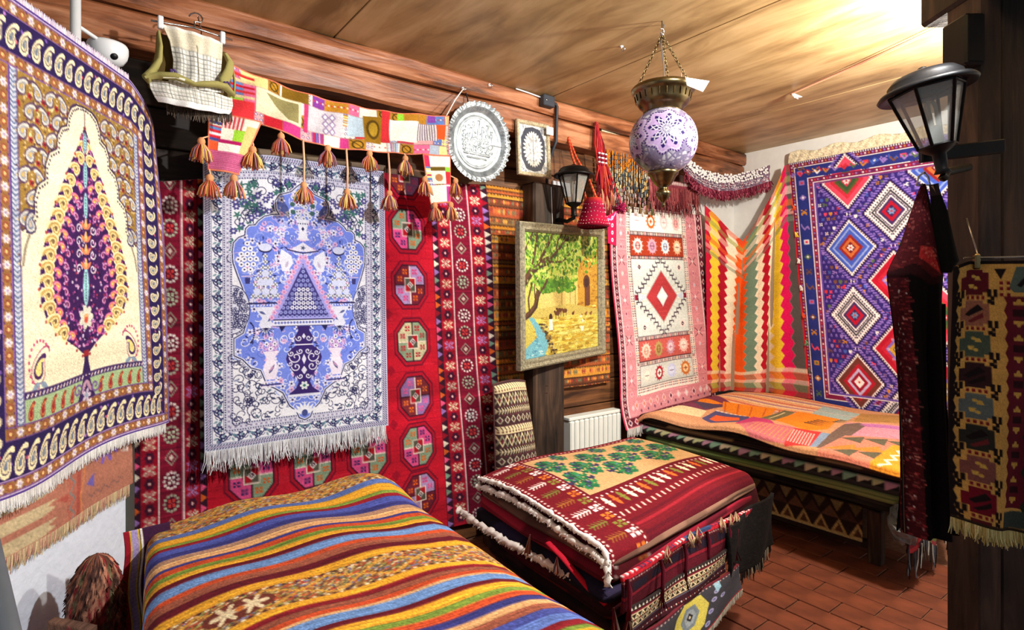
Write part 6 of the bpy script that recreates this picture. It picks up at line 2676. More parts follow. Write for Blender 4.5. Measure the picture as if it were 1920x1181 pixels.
# ---------------------------------------------------------------- small things on the back wall
def disc_tray():
    """engraved round tray: a polar grid with embossed relief"""
    t = thing('round_tray', 'large engraved silver metal tray with scalloped rim on the beam', 'tray', (1.578, 2.34, 1.85))
    nr_, na = 96, 240
    hm = Cv(2, 2, 300, 300, (0, 0, 0), 1)
    w = (255, 255, 255)
    for x in (-.42, -.3, -.16, .0, .14, .28, .42):
        h = {-.42: .2, -.3: .34, -.16: .44, 0: .5, .14: .36, .28: .42, .42: .22}[x]
        hm.rect(1 + x - .018, 1 - h, 1 + x + .018, 1.22, w)
        hm.ell(1 + x, 1 - h, .035, .05, w)
    for x, y, r in ((-.34, .05, .1), (-.08, .0, .13), (.2, .02, .12), (.4, .08, .07), (-.2, .2, .09), (.06, .2, .1), (.34, .2, .08)):
        hm.ell(1 + x, 1 + y, r, r * .8, (150, 150, 150))
        hm.line([(1 + x + r * math.cos(a), 1 + y + r * math.sin(a)) for a in np.linspace(math.pi, 2 * math.pi, 9)], .03, w)
    hm.line([(.6, 1.3), (1.4, 1.3)], .04, w)
    hm.line([(.7, 1.4), (1.3, 1.4)], .03, w)
    R = random.Random(1)
    for i in range(90):
        x, y = 1 + R.uniform(-.5, .5), 1 + R.uniform(-.35, .3)
        hm.ell(x, y, .018, .018, w)
    img = hm.a[..., 0] / 255
    r = np.linspace(0, 1, nr_)[:, None]
    a = np.linspace(0, 2 * math.pi, na)[None, :]
    lobes = np.cos(a * 38)
    rad = .194 * r * (1 + .018 * lobes * np.clip((r - .9) / .1, 0, 1))
    ht = .022 * np.clip((r - .74) / .14, 0, 1) ** 1.3 + .004 * np.clip((r - .9) / .1, 0, 1) * lobes
    ht = ht + .0026 * (np.abs(r - .66) < .012) + .0026 * (np.abs(r - .6) < .01) + .002 * (np.cos(a * 60) > 0) * (np.abs(r - .82) < .04) + .0022 * (np.cos(a * 38) > .2) * (np.abs(r - .93) < .035)
    xx = np.clip(((1 + r * np.cos(a) * 1.0) * 150).astype(int), 0, 299)
    yy = np.clip(((1 - r * np.sin(a) * 1.0) * 150).astype(int), 0, 299)
    ht = ht + .0035 * img[yy, xx] * (r < .58)
    n = np.array([.05, -1, -.10])
    n /= np.linalg.norm(n)
    ex = np.array([1, .05, 0.])
    ex /= np.linalg.norm(ex)
    ez = np.cross(ex, n) * -1
    if ez[2] < 0:
        ez = -ez
    cen = np.array([1.578, 2.352, 2.04])
    P = cen + (rad * np.cos(a))[..., None] * ex + (rad * np.sin(a))[..., None] * ez + (ht + 0 * a)[..., None] * n
    C = np.empty((nr_, na, 3))
    C[:] = (200, 204, 206)
    sheet('dish', P, C, 'silver', t, .002)
    MB().tube([(1.535, 2.37, 2.235), (1.53, 2.372, 2.262), (1.53, 2.385, 2.285)], .006, 6, flat=.4).build('hanging_hook', 'grey_conduit', t)


disc_tray()


def framed(name, label, cat, TL, TR, BL, fw, fd, frame_mat, C, canvas_mat, lip=None):
    """picture: four mitred frame bars with a stepped profile and a painted panel. TL, TR, BL are world points"""
    TL, TR, BL = [np.array(p, float) for p in (TL, TR, BL)]
    ex, ez = TR - TL, BL - TL
    W, H = np.linalg.norm(ex), np.linalg.norm(ez)
    ex, ez = ex / W, ez / H
    n = np.cross(ez, ex)
    if n[1] > 0:
        n = -n
    t = thing(name, label, cat, tuple(BL + ex * W / 2))

    def pt(x, y, d):
        return TL + ex * x + ez * y + n * d
    prof = [(0, -fd * .3), (0, fd * .75), (fw * .18, fd), (fw * .5, fd * .62), (fw * .78, fd * .8), (fw, fd * .25), (fw, -fd * .3)]
    for side in range(4):
        V, F = [], []
        for k, (o, d) in enumerate(prof):
            if side == 0:
                a, b = pt(o, o, d), pt(W - o, o, d)
            elif side == 1:
                a, b = pt(W - o, o, d), pt(W - o, H - o, d)
            elif side == 2:
                a, b = pt(W - o, H - o, d), pt(o, H - o, d)
            else:
                a, b = pt(o, H - o, d), pt(o, o, d)
            V += [a, b]
        for k in range(len(prof) - 1):
            F.append((2 * k, 2 * k + 1, 2 * k + 3, 2 * k + 2))
        MB().add(V, F).build('frame_bar', frame_mat, t)
    ny, nx = C.shape[:2]
    P, u, v = quad(pt(fw, fw, .002), pt(W - fw, fw, .002), pt(W - fw, H - fw, .002), pt(fw, H - fw, .002), nx, ny)
    sheet('panel', P, C, canvas_mat, t, .004)
    MB().add([pt(.004, .004, -fd * .3), pt(W - .004, .004, -fd * .3), pt(W - .004, H - .004, -fd * .3), pt(.004, H - .004, -fd * .3)], [(0, 1, 2, 3)]).build('backing', 'bench_wood', t)
    return t


def landscape():
    W, H, nx, ny = 70., 68., 190, 200
    c = Cv(W, H, nx, ny, (226, 222, 140))
    R = random.Random(77)
    a = c.a
    yy = np.linspace(0, 1, a.shape[0])[:, None, None]
    a[:] = np.array((214, 222, 130)) * (1 - yy) + np.array((206, 190, 100)) * yy
    # walls and the gate tower
    c.poly([(14, 44), (14, 33), (30, 30), (33, 28), (52, 29), (52, 46), (14, 46)], (226, 206, 132))
    for x in (33, 41, 46):
        c.rect(x, 30, x + .7, 44, (176, 150, 84))
    c.poly([(49, 46), (49, 18), (58, 12), (70, 8), (70, 48)], (206, 164, 70))
    for i in range(90):
        x, y = R.uniform(49, 70), R.uniform(14, 46)
        c.ell(x, y, R.uniform(.5, 2), R.uniform(.3, .8), R.choice([(186, 140, 56), (222, 184, 90), (170, 126, 60)]))
    c.ell(58, 28, 3.4, 4.4, (110, 70, 50))
    c.rect(56, 30, 61.5, 44, (126, 84, 60))
    c.ell(58, 28.4, 2, 2.8, (80, 56, 50))
    # ground
    for i in range(420):
        y = R.uniform(42, 68)
        x = R.uniform(10, 70)
        c.ell(x, y, R.uniform(1, 4), R.uniform(.3, .8), R.choice([(226, 206, 96), (206, 176, 70), (190, 160, 66), (236, 222, 140), (176, 150, 60), (226, 214, 120)]))
    c.poly([(8, 42), (40, 40), (70, 45), (70, 48), (30, 46), (8, 47)], (206, 190, 110))
    # foliage
    for i in range(1500):
        x, y = R.uniform(-2, 72), R.uniform(-1, 34)
        lim = 34 - .22 * max(0, x - 30) - (6 if x > 46 else 0)
        if y > lim * (R.random() ** .35):
            continue
        g = R.choice([(110, 160, 50), (150, 190, 70), (190, 216, 100), (84, 130, 44), (126, 176, 60), (206, 226, 130), (66, 110, 44)])
        c.ell(x, y, R.uniform(.6, 1.7), R.uniform(.4, 1.0), g, R.uniform(0, 3))
    for i in range(160):
        c.ell(R.uniform(14, 46), R.uniform(26, 33), R.uniform(.8, 2), R.uniform(.5, 1.2), R.choice([(96, 150, 50), (120, 170, 56), (80, 130, 44)]))
    # trunks and limbs
    TR, TD = (112, 80, 56), (84, 58, 44)
    for pts, w in (([(0, 28), (6, 22), (12, 18), (22, 15)], 4.6), ([(12, 18), (20, 8), (26, 0)], 2.2), ([(6, 22), (10, 10), (12, 0)], 1.6), ([(22, 15), (32, 8), (40, 2)], 1.6), ([(22, 16), (34, 16), (44, 9)], .9),
                   ([(0, 46), (5, 44), (10, 40), (12, 33)], 3.4), ([(5, 44), (4, 36), (7, 28)], 1.2), ([(9, 41), (14, 33), (20, 26)], 1.1), ([(10, 40), (9, 30), (11, 24)], .9), ([(12, 34), (18, 30), (22, 24)], .7),
                   ([(28, 12), (30, 4), (34, 0)], 1.2), ([(30, 10), (38, 0)], .8), ([(0, 12), (6, 4), (8, 0)], 1.4)):
        c.line(pts, w, TD)
        c.line([(x - w * .12, y - w * .12) for x, y in pts], w * .55, TR)
    for i in range(240):
        x, y = R.uniform(0, 50), R.uniform(0, 27)
        c.ell(x, y, R.uniform(.5, 1.2), R.uniform(.3, .8), R.choice([(140, 186, 64), (190, 216, 100), (110, 156, 50)]), R.uniform(0, 3))
    # stream
    c.poly([(4, 46), (8, 46), (12, 50), (18, 54), (22, 59), (20, 64), (17, 68), (0, 68), (2, 62), (11, 57), (9, 52)], (130, 190, 206))
    for i in range(90):
        y = R.uniform(50, 68)
        x = R.uniform(2, 20)
        if (y - 46) * .8 + 1 > x > (12 - (y - 56) * 1.1 if y > 56 else 8):
            c.line([(x, y), (x + R.uniform(1, 3), y + .2)], .4, R.choice([(226, 240, 240), (90, 150, 180), (170, 214, 222)]))
    for i in range(60):
        y = R.uniform(50, 68)
        x = 12 + (y - 48) * .62 + R.uniform(0, 5)
        c.ell(x, y, R.uniform(.6, 1.4), R.uniform(.4, .8), R.choice([(110, 90, 56), (150, 130, 80), (206, 190, 130), (84, 70, 48)]))
    # figures: a walker, donkeys, hens
    c.ell(23, 47, 1.5, 2.2, (70, 44, 40))
    c.poly([(21.6, 48), (24.6, 48), (25, 54), (21.4, 54)], (240, 236, 226))
    for x, y in ((31, 43.5), (36, 44), (29, 45)):
        c.ell(x, y, 2.4, 1.3, (120, 80, 50))
        c.line([(x - 1.4, y), (x - 1.4, y + 3)], .5, (96, 62, 44))
        c.line([(x + 1.4, y), (x + 1.4, y + 3)], .5, (96, 62, 44))
        c.ell(x - 2.4, y - 1, .9, .7, (110, 70, 46))
    for x, y in ((44, 46), (52, 48), (57, 47), (54, 51), (62, 47)):
        c.ell(x, y, 1.2, .9, R.choice([(110, 60, 40), (236, 226, 206), (150, 110, 70)]))
        c.ell(x + 1, y - .9, .5, .5, (150, 60, 44))
    c.poly([(51, 54), (55, 54), (54, 57), (52, 57)], (240, 236, 220))
    C = c.get(.06, 0, 4)
    C = 255 * (C / 255) ** 1.25 * np.array([.92, .92, .9])
    framed('framed_painting', 'framed landscape painting with stream and trees hung on the wooden post', 'painting',
           (1.768, 2.28, 1.654), (2.544, 2.43, 1.684), (1.768, 2.27, .892), .05, .03, 'frame_paint', C, 'paint')


landscape()


def ornament():
    W, H, nx, ny = 20., 27., 80, 110
    c = Cv(W, H, nx, ny, (206, 206, 200))
    R = random.Random(3)
    for i in range(170):
        spiral(c, R.uniform(0, W), R.uniform(0, H), R.uniform(.5, 1.1), R.uniform(0, 6), 1, .25, (96, 100, 112), R.choice([1, -1]))
    c.poly([(4.5, 2), (10, .8), (15.5, 2), (18.6, 8), (18.6, 19), (15.5, 25), (10, 26.2), (4.5, 25), (1.4, 19), (1.4, 8)], (44, 48, 62))
    for i in range(26):
        a = 2 * math.pi * i / 26
        leaf(c, 10 + 4.6 * math.cos(a), 13.5 + 7.4 * math.sin(a), 3, 1.5, math.atan2(math.sin(a) * 1.2, math.cos(a)), (226, 224, 214))
    c.ell(10, 13.5, 5.6, 8.6, (206, 204, 196))
    for i in range(130):
        a, q = R.uniform(0, 6.28), math.sqrt(R.random())
        x, y = 10 + 5.2 * q * math.cos(a), 13.5 + 8.2 * q * math.sin(a)
        spiral(c, x, y, .7, R.uniform(0, 6), .9, .3, R.choice([(120, 120, 120), (246, 244, 238), (150, 148, 140)]), 1)
    c.line([(10, 5), (10, 22)], .4, (110, 110, 110))
    plain('gilt_wood', (206, 192, 160), .5, .1, .3, 120., .4, .4, (150, 134, 104))
    t = framed('framed_relief', 'small framed silver leaf relief above the painting', 'picture', (1.835, 2.375, 2.212), (2.062, 2.372, 2.217), (1.835, 2.358, 1.915), .02, .016, 'gilt_wood', c.get(.04, 0, 6), 'paint')
    MB().box((2.02, 2.335, 2.155), (2.068, 2.338, 2.198)).build('price_sticker', 'paper', t)


ornament()

t = thing('junction_box', 'dark grey junction box with conduit running down the plank wall', 'electrical box', (2.05, 2.37, 1.6))
MB().bevbox((2.0, 2.335, 2.312), (2.082, 2.379, 2.372), .004).build('box', 'grey_conduit', t)
MB().tube([(2.082, 2.365, 2.345), (2.112, 2.365, 2.345), (2.122, 2.365, 2.335), (2.122, 2.372, 2.14), (2.122, 2.40, 2.1), (2.122, 2.45, 2.0), (2.122, 2.45, 1.6)], .009, 8).build('conduit', 'grey_conduit', t)
MB().tube([(1.84, 2.376, 2.374), (1.92, 2.374, 2.37), (2.0, 2.365, 2.36)], .004, 6).build('cable', 'white_plastic', t)
MB().lathe([(.0, 0), (.006, 0), (.006, .004), (.0, .004)], (2.02, 2.335, 2.342), 10, axis=(0, -1, 0)).build('screw', 'steel', t)


def lantern(label, top, sc, tilt, arm, wall_plate=None, light_bulb=True):
    """coach lantern: domed cap with brim, six glass panes in a tapered cage, socket foot, bracket arm"""
    top = np.array(top, float)
    az = np.array(tilt, float)
    az /= np.linalg.norm(az)
    u = np.cross(az, (0, 1, 0))
    u /= np.linalg.norm(u)
    w = np.cross(az, u)

    def L(r, a, h):
        return top + sc * (az * h + r * (math.cos(a) * u + math.sin(a) * w))
    t = thing('wall_lantern', label, 'lantern', tuple(top - az * sc * .27))
    MB().lathe([(0, 0), (.035 * sc, -.002 * sc), (.07 * sc, -.012 * sc), (.084 * sc, -.026 * sc), (.086 * sc, -.04 * sc), (.105 * sc, -.045 * sc), (.112 * sc, -.054 * sc), (.108 * sc, -.06 * sc), (.085 * sc, -.052 * sc), (.07 * sc, -.045 * sc)], top, 32, axis=az).build('cap', 'black_metal', t)
    MB().lathe([(.012 * sc, .0), (.01 * sc, .008 * sc), (0, .012 * sc)], top, 10, axis=az).build('finial', 'black_metal', t)
    n = 6
    h0, h1, r0, r1 = -.055, -.205, .084, .042
    for k in range(n):
        a0, a1 = 2 * math.pi * k / n, 2 * math.pi * (k + 1) / n
        MB().tube([L(r0, a0, h0), L(r1, a0, h1)], .0042 * sc, 6).build('cage_bar', 'black_metal', t)
        q = .97
        P = [L(r0 * q, a0, h0), L(r0 * q, a1, h0), L(r1 * q, a1, h1), L(r1 * q, a0, h1)]
        Pi = [p - (p - (top + az * np.dot(p - top, az))) * .03 for p in P]
        MB().add(P + Pi, [(0, 1, 2, 3), (7, 6, 5, 4), (0, 4, 5, 1), (1, 5, 6, 2), (2, 6, 7, 3), (3, 7, 4, 0)]).build('pane', 'lantern_glass', t)
    MB().tube([L(r0, 2 * math.pi * k / n, h0) for k in range(n)], .004 * sc, 6, closed=True).build('upper_ring', 'black_metal', t)
    MB().tube([L(r1, 2 * math.pi * k / n, h1) for k in range(n)], .004 * sc, 6, closed=True).build('lower_ring', 'black_metal', t)
    MB().lathe([(r1 * sc, 0), (.03 * sc, -.012 * sc), (.016 * sc, -.02 * sc), (.014 * sc, -.06 * sc), (.02 * sc, -.07 * sc), (0, -.072 * sc)], L(0, 0, h1), 16, axis=az).build('foot', 'black_metal', t)
    MB().lathe([(0, 0), (.016 * sc, 0), (.016 * sc, .045 * sc), (.012 * sc, .05 * sc), (0, .05 * sc)], L(0, 0, h1 + .005), 12, axis=az).build('lamp_holder', 'white_plastic' if light_bulb else 'black_metal', t)
    b = MB()
    for k in range(3):
        a = 2.1 * k
        b.tube([L(.011, a, h1 + .05), L(.012, a, -.10), L(.008, a, -.085), L(.003, a, -.09)], .005 * sc, 6)
    b.build('bulb', 'bulb_glass', t)
    MB().tube(arm, .011 * sc, 8).build('bracket_arm', 'black_metal', t)
    if wall_plate is not None:
        MB().lathe([(0, .02), (.02, .018), (.038, .01), (.045, 0)], wall_plate, 18, axis=(0, -1, 0)).build('wall_plate', 'black_metal', t)
    return t


lantern('black coach lantern on the back wall above the framed landscape', (2.142, 2.25, 1.983), 1.0, (0, 0, 1),
        [(2.142, 2.25, 1.72), (2.142, 2.25, 1.70), (2.14, 2.30, 1.685), (2.13, 2.36, 1.70), (2.12, 2.455, 1.70)], (2.12, 2.46, 1.70))
tl = np.array([1.728, .518, 1.852])
lantern('large black coach lantern in the right foreground', tuple(tl), .98, tuple(UP + CR * -.16 + CF * .05), [tuple(tl - UP * .27 + CR * .05), tuple(tl - UP * .275 + CR * .055), tuple(tl + CR * .10 + CF * .05 - UP * .25), tuple(tl + CR * .2 + CF * .1 - UP * .225)], None, False)
t = thing('bracket_bar', 'flat black iron bar from the post to the foreground lantern', 'bracket', (1.8, .47, 1.6))
MB().bevbox((-.012, -.006, -.018), (.21, .012, .018), .003, ax=(CR * .985 + UP * .12, CF, UP), org=tuple(tl + CR * .03 + CF * .03 - UP * .21)).build('bar', 'black_metal', t)
MB().tube([tl + CR * .052 + CF * .02 - UP * .22, tl + CR * .054 + CF * .015 - UP * .262], .002, 6).build('hook', 'steel', t)


def speaker():
    t = thing('loudspeaker', 'small black box speaker fixed high on the dark right post', 'speaker', (1.99, .5, 1.92))
    o = np.array([1.975, .50, 0])
    MB().bevbox((-.003, -.02, 1.918), (.055, .07, 2.062), .006, ax=(CR, CF, UP), org=o).build('case', 'black_metal', t)
    MB().box((.004, -.0225, 1.926), (.048, -.019, 2.054), ax=(CR, CF, UP), org=o).build('grille', 'black_metal', t)
    MB().bevbox((.05, .02, 1.96), (.075, .05, 2.0), .003, ax=(CR, CF, UP), org=o).build('mount', 'steel', t)


speaker()


def radiator():
    t = thing('radiator', 'white panel radiator on the back wall behind the middle pile', 'radiator', (2.46, 2.44, .1))
    MB().bevbox((2.255, 2.405, .545), (2.70, 2.475, .565), .004).build('top_grille', 'radiator_paint', t)
    for k in range(11):
        x = 2.262 + k * .04
        MB().bevbox((x, 2.40, .11), (x + .034, 2.47, .543), .007).build('column', 'radiator_paint', t)
    MB().tube([(2.27, 2.44, .115), (2.27, 2.44, 0)], .009, 8).build('pipe', 'radiator_paint', t)


radiator()


def bolster():
    W, H, nx, ny = 30., 70., 90, 150
    c = Cv(W, H, nx, ny, (66, 44, 46))
    y = 1.
    k = 0
    CRM = (226, 210, 164)
    while y < H:
        q = k % 4
        if q == 0:
            c.rect(0, y, W, y + 3.6, CRM)
            for i in range(16):
                c.line([(i * 2, y + .2), (i * 2 + 1, y + 1.6)], .5, (66, 44, 46))
                c.ell(i * 2 + 1, y + 2.6, .5, .5, (110, 66, 56))
            y += 4.4
        elif q == 1:
            for i in range(7):
                x = i * 5
                c.line([(x, y), (x + 2.5, y + 5), (x + 5, y)], .6, CRM)
                c.line([(x, y + 5), (x + 2.5, y), (x + 5, y + 5)], .6, (150, 150, 120))
                c.dia(x + 2.5, y + 2.5, .9, 1.1, (110, 40, 50))
            y += 6
        elif q == 2:
            c.rect(0, y, W, y + 3.4, (50, 34, 38))
            for i in range(20):
                c.line([(i * 1.6, y + .3), (i * 1.6 + .8, y + 1.3)], .45, CRM)
                c.line([(i * 1.6, y + 3.1), (i * 1.6 + .8, y + 2.1)], .45, CRM)
            c.rect(0, y + 1.4, W, y + 2, (226, 214, 176))
            y += 4.2
        else:
            for i in range(8):
                c.dia(i * 4 + 2, y + 2, 1.7, 1.9, (206, 200, 170))
                c.dia(i * 4 + 2, y + 2, 1.1, 1.3, (66, 44, 46))
                c.dia(i * 4 + 2, y + 2, .5, .6, (110, 50, 60))
            y += 5
        for i in range(15):
            c.ell(i * 2.1, y - .3, .45, .3, (120, 56, 66))
        k += 1
    C = c.get(.06, .02, 8)
    t = thing('cushion', 'tall cushion with cream and brown bands standing behind the middle pile', 'cushion', (1.8, 2.3, 0))
    u = np.linspace(0, 1, nx)[None, :]
    v = np.linspace(0, 1, ny)[:, None]
    xl = 1.66 + .0 * v
    xr = 1.862 + .10 * v
    puff = .075 * (np.clip(u * (1 - u) * 4, 0, 1) ** .5) * (np.clip(v * (1 - v) * 4, 0, 1) ** .4)
    P = np.stack([xl + (xr - xl) * u, 2.33 - puff - .03 * v + 0 * u, .825 - .72 * v + 0 * u + .012 * np.sin(u * 3)], -1)
    sheet('front', P, C, 'flatweave', t, 0)
    Q = P.copy()
    Q[..., 1] = 2.33 + puff * .7 - .03 * v
    sheet('back', Q[::4, ::4], np.full((len(range(0, ny, 4)), len(range(0, nx, 4)), 3), 70.), 'flatweave', t, 0, flip=True)
    e = np.concatenate([P[::10, 0], P[-1, ::10], P[::-10, -1], P[0, ::-10]])
    MB().tube(e, .005, 6, (90, 60, 60), closed=True).build('piping', 'yarn', t)
    # low crate keeps it at this height
    t = thing('crate', 'dark wooden crate under the banded cushion', 'crate', (1.8, 2.28, 0))
    for k in range(2):
        MB().bevbox((1.64, 2.2, .005 + k * .05), (1.98, 2.40, .05 + k * .05), .004).build('slat', 'bench_wood', t)


bolster()

# ---------------------------------------------------------------- vest on a clip hanger, camera dome, pipe
VY = 2.20


def hanger_and_vest():
    t = thing('clip_hanger', 'steel clip hanger hooked on the beam at the upper left', 'hanger', (.31, VY, 2.17))
    MB().tube([(.185, VY, 2.178), (.31, VY, 2.190), (.43, VY, 2.180)], .0032, 6).build('bar', 'steel', t)
    hk = [(.312, VY, 2.19), (.312, VY, 2.212)]
    for k in range(9):
        a = -1.57 + k * .55
        hk.append((.318 + .02 * math.cos(a), VY + .004 * k, 2.232 + .02 * math.sin(a)))
    MB().tube(hk, .0026, 6).build('hook', 'steel', t)
    MB().tube([(.325, VY + .02, 2.24), (.345, 2.28, 2.215), (.352, 2.388, 2.2)], .0026, 6).build('wire', 'steel', t)
    for x in (.212, .398):
        MB().bevbox((x - .008, VY - .010, 2.158), (x + .008, VY + .008, 2.20), .003).build('clip', 'white_plastic', t)
    t = thing('vest', 'white plaid vest with olive straps clipped to the steel hanger', 'vest', (.3, VY, 1.91))
    OL, OL2 = (158, 150, 90), (130, 120, 50)

    def plaid(c, x0, y0, x1, y1):
        c.rect(x0, y0, x1, y1, (236, 234, 226))
        for k in range(24):
            q = x0 + k * 1.15
            if q < x1:
                c.rect(q, y0, q + .2, y1, (116, 118, 112) if k % 2 else (170, 168, 156))
            q = y0 + k * 1.15
            if q < y1:
                c.rect(x0, q, x1, q + .2, (116, 118, 112) if k % 2 else (170, 168, 156))

    def panel(name, rows, ny, nx, y_off, bulge, C, thick=.004, flip=False):
        """rows: (z, left x, right x)"""
        r = np.array(rows)
        v = np.linspace(0, 1, ny)
        kv = np.linspace(0, 1, len(r))
        z, l, g = [np.interp(v, kv, r[:, k])[:, None] for k in range(3)]
        u = np.linspace(0, 1, nx)[None, :]
        P = np.stack([l + (g - l) * u, VY + y_off - bulge * np.sin(u * math.pi) * (.4 + .6 * v[:, None]) + .003 * np.sin(u * 22 + v[:, None] * 3), z - .014 * np.sin(u * math.pi) * v[:, None] + .012 * (u - .5) * (v[:, None] - 1)], -1)
        return sheet(name, P, C, 'cotton', t, thick, flip=flip), P
    # back: olive brown lining seen between straps and front
    panel('back', [(2.15, .205, .415), (2.08, .20, .43), (2.0, .175, .43), (1.965, .18, .428)], 20, 20, .03, .0, np.full((20, 20, 3), 1.) * np.array([96, 78, 40.]))
    c = Cv(17, 17, 80, 80, (232, 222, 196))
    plaid(c, 0, 5.4, 17, 17)
    c.poly([(6, 0), (8.5, 6), (11, 0)], (214, 204, 176))
    c.line([(8.4, 4), (8.6, 17)], .35, (120, 112, 96))
    c.rect(0, 0, 17, 1, (240, 236, 224))
    _, PB = panel('bodice', [(2.168, .216, .398), (2.12, .238, .396), (2.06, .248, .392), (2.02, .246, .395), (1.985, .232, .402)], 80, 80, -.006, .03, c.get(.04, .01, 3))
    c = Cv(26, 8, 100, 40, (240, 240, 236))
    plaid(c, 0, 0, 26, 5)
    c.rect(0, 5, 26, 8, (244, 244, 242))
    c.line([(13.4, 0), (13.4, 5)], .35, (110, 106, 96))
    panel('peplum', [(1.978, .178, .428), (1.95, .182, .43), (1.925, .195, .425), (1.912, .205, .418)], 40, 100, -.008, .05, c.get(.04, .01, 4))
    fringe('lining', [(.23, VY + .01, 1.925), (.33, VY - .01, 1.915), (.43, VY + .005, 1.925)], (0, 0, -1), .04, t, [(96, 84, 72), (76, 66, 58), (120, 106, 92)], 120, .002, seed=55)

    def strap(pts, r):
        MB().tube(pts, r, 8, OL, flat=.5).build('strap', 'cotton', t)
    strap([(.208, VY + .01, 2.15), (.212, VY - .005, 2.10), (.208, VY - .012, 2.05), (.19, VY - .016, 2.01), (.17, VY - .014, 1.985), (.18, VY - .02, 1.972)], [.010, .014, .018, .024, .024, .014])
    strap([(.412, VY + .01, 2.13), (.424, VY - .004, 2.10), (.416, VY - .014, 2.06), (.398, VY - .024, 2.02), (.405, VY - .024, 1.99)], [.008, .014, .018, .020, .018])
    strap([(.43, VY, 2.09), (.436, VY - .006, 2.03), (.432, VY - .012, 1.975)], [.006, .009, .008])
    band = [(.172, VY - .018, 1.982), (.21, VY - .045, 1.990), (.25, VY - .055, 1.992), (.29, VY - .058, 1.982), (.305, VY - .058, 1.978), (.33, VY - .056, 1.986), (.37, VY - .048, 1.996), (.40, VY - .036, 1.998), (.43, VY - .012, 1.982)]
    MB().tube(band, [.012, .017, .019, .013, .011, .016, .018, .017, .012], 8, OL, flat=.6).build('waistband', 'cotton', t)
    MB().tube([(.215, VY - .05, 1.986), (.25, VY - .064, 1.988), (.275, VY - .066, 1.984)], .006, 6, (226, 222, 200)).build('white_trim', 'cotton', t)
    for x in (.243, .405):
        mb = MB()
        for k in range(5):
            a = k * 1.256
            mb.sphere((x + .007 * math.cos(a), VY - (.05 if x < .3 else .04), 2.008 + .006 * math.sin(a)), (.005, .003, .004), 6, 4, (86, 66, 120))
        mb.build('flower_applique', 'cotton', t)


hanger_and_vest()
p = lw(-.183, -.045, 0)
t = thing('white_pipe', 'white vertical pipe rising from the left partition to the ceiling', 'pipe', (p[0], p[1], 1.9))
MB().tube([(p[0], p[1], 1.90), (p[0], p[1], CEIL)], .0135, 12).build('pipe', 'white_plastic', t)
MB().lathe([(.0136, 0), (.02, 0), (.02, .008), (.0136, .008)], (p[0], p[1], CEIL - .008), 14).build('collar', 'white_plastic', t)
d = lw(-.045, -.03, 2.066)
t = thing('dome_camera', 'white dome security camera above the cypress carpet', 'camera', tuple(d - UP * .06))
MB().lathe([(0, .012), (.052, .012), (.056, .004), (.056, -.012), (.052, -.03), (.042, -.046), (.026, -.056), (0, -.06)], d, 24).build('housing', 'white_plastic', t)
ld = np.array([.28, -.8, -.6])
ld /= np.linalg.norm(ld)
MB().lathe([(0, .060), (.008, .0595), (.011, .056), (.011, .040)], d - UP * .006, 16, axis=ld).build('lens', 'black_metal', t)
MB().tube([d + UP * .006, (p[0] + .005, p[1] + .008, 2.075)], .006, 8).build('arm', 'white_plastic', t)

# ---------------------------------------------------------------- tassels, pouch, bead hanging, shell belt
R = random.Random(101)


def pouch():
    t = thing('beaded_pouch', 'crimson conical beaded pouch with braided strap beside the wall lantern', 'pouch', (2.25, 2.21, 1.645))
    cx_, cy_ = 2.245, 2.205
    prof = [(.048, 1.81), (.052, 1.785), (.06, 1.755), (.068, 1.725), (.08, 1.69), (.09, 1.665), (.088, 1.655), (.075, 1.648)]
    mb = MB()
    cols = [(196, 60, 40), (170, 24, 64), (150, 20, 60), (176, 24, 70), (190, 28, 70), (176, 20, 64), (120, 14, 40), (40, 20, 24)]
    mb.lathe([(r, z) for r, z in prof], (cx_, cy_, 0), 32, cols)
    mb.build('cone', 'yarn', t)
    b = MB()
    for (r, z, n) in ((.0535, 1.775, 20), (.061, 1.752, 14), (.0665, 1.73, 24), (.075, 1.705, 16), (.083, 1.684, 30), (.0895, 1.667, 34)):
        for k in range(n):
            a = 2 * math.pi * k / n + z * 40
            b.sphere((cx_ + (r + .001) * math.cos(a), cy_ + (r + .001) * math.sin(a), z + .003 * math.sin(a * 5)), .0024, 5, 3, (236, 236, 246) if k % 3 else (150, 130, 220))
    b.build('beads', 'shell_white', t, True)
    for x0, x1 in ((2.20, 2.222), (2.29, 2.228)):
        pts = [(x0, 2.215, 1.80), (x0 + (x1 - x0) * .3, 2.26, 1.92), (x0 + (x1 - x0) * .7, 2.34, 2.06), (x1, 2.38, 2.17), (2.226, 2.384, 2.182)]
        pts, _ = path_resample(pts, 40)
        mb = MB()
        mb.tube(pts, .009, 6, None, flat=.5)
        mb.c = [((206, 50, 40) if (i // 6) % 2 else (232, 120, 70)) for i in range(len(mb.v))]
        mb.build('strap', 'yarn', t)
    # small embroidered tail showing at its right
    P, u, v = quad((2.345, 2.19, 1.72), (2.44, 2.21, 1.76), (2.45, 2.22, 1.56), (2.36, 2.20, 1.57), 30, 50)
    c = Cv(10, 20, 30, 50, (190, 24, 70))
    for k in range(4):
        c.ell(5, 3 + k * 4.6, 1.2, 1.2, (240, 236, 240))
        c.ell(5, 3 + k * 4.6, .6, .6, (190, 24, 70))
    c.line([(0, 2), (4, 4), (9, 1)], .8, (150, 150, 226))
    sheet('tail', P, c.get(.05, 0, 1), 'cotton', t, .004)


pouch()


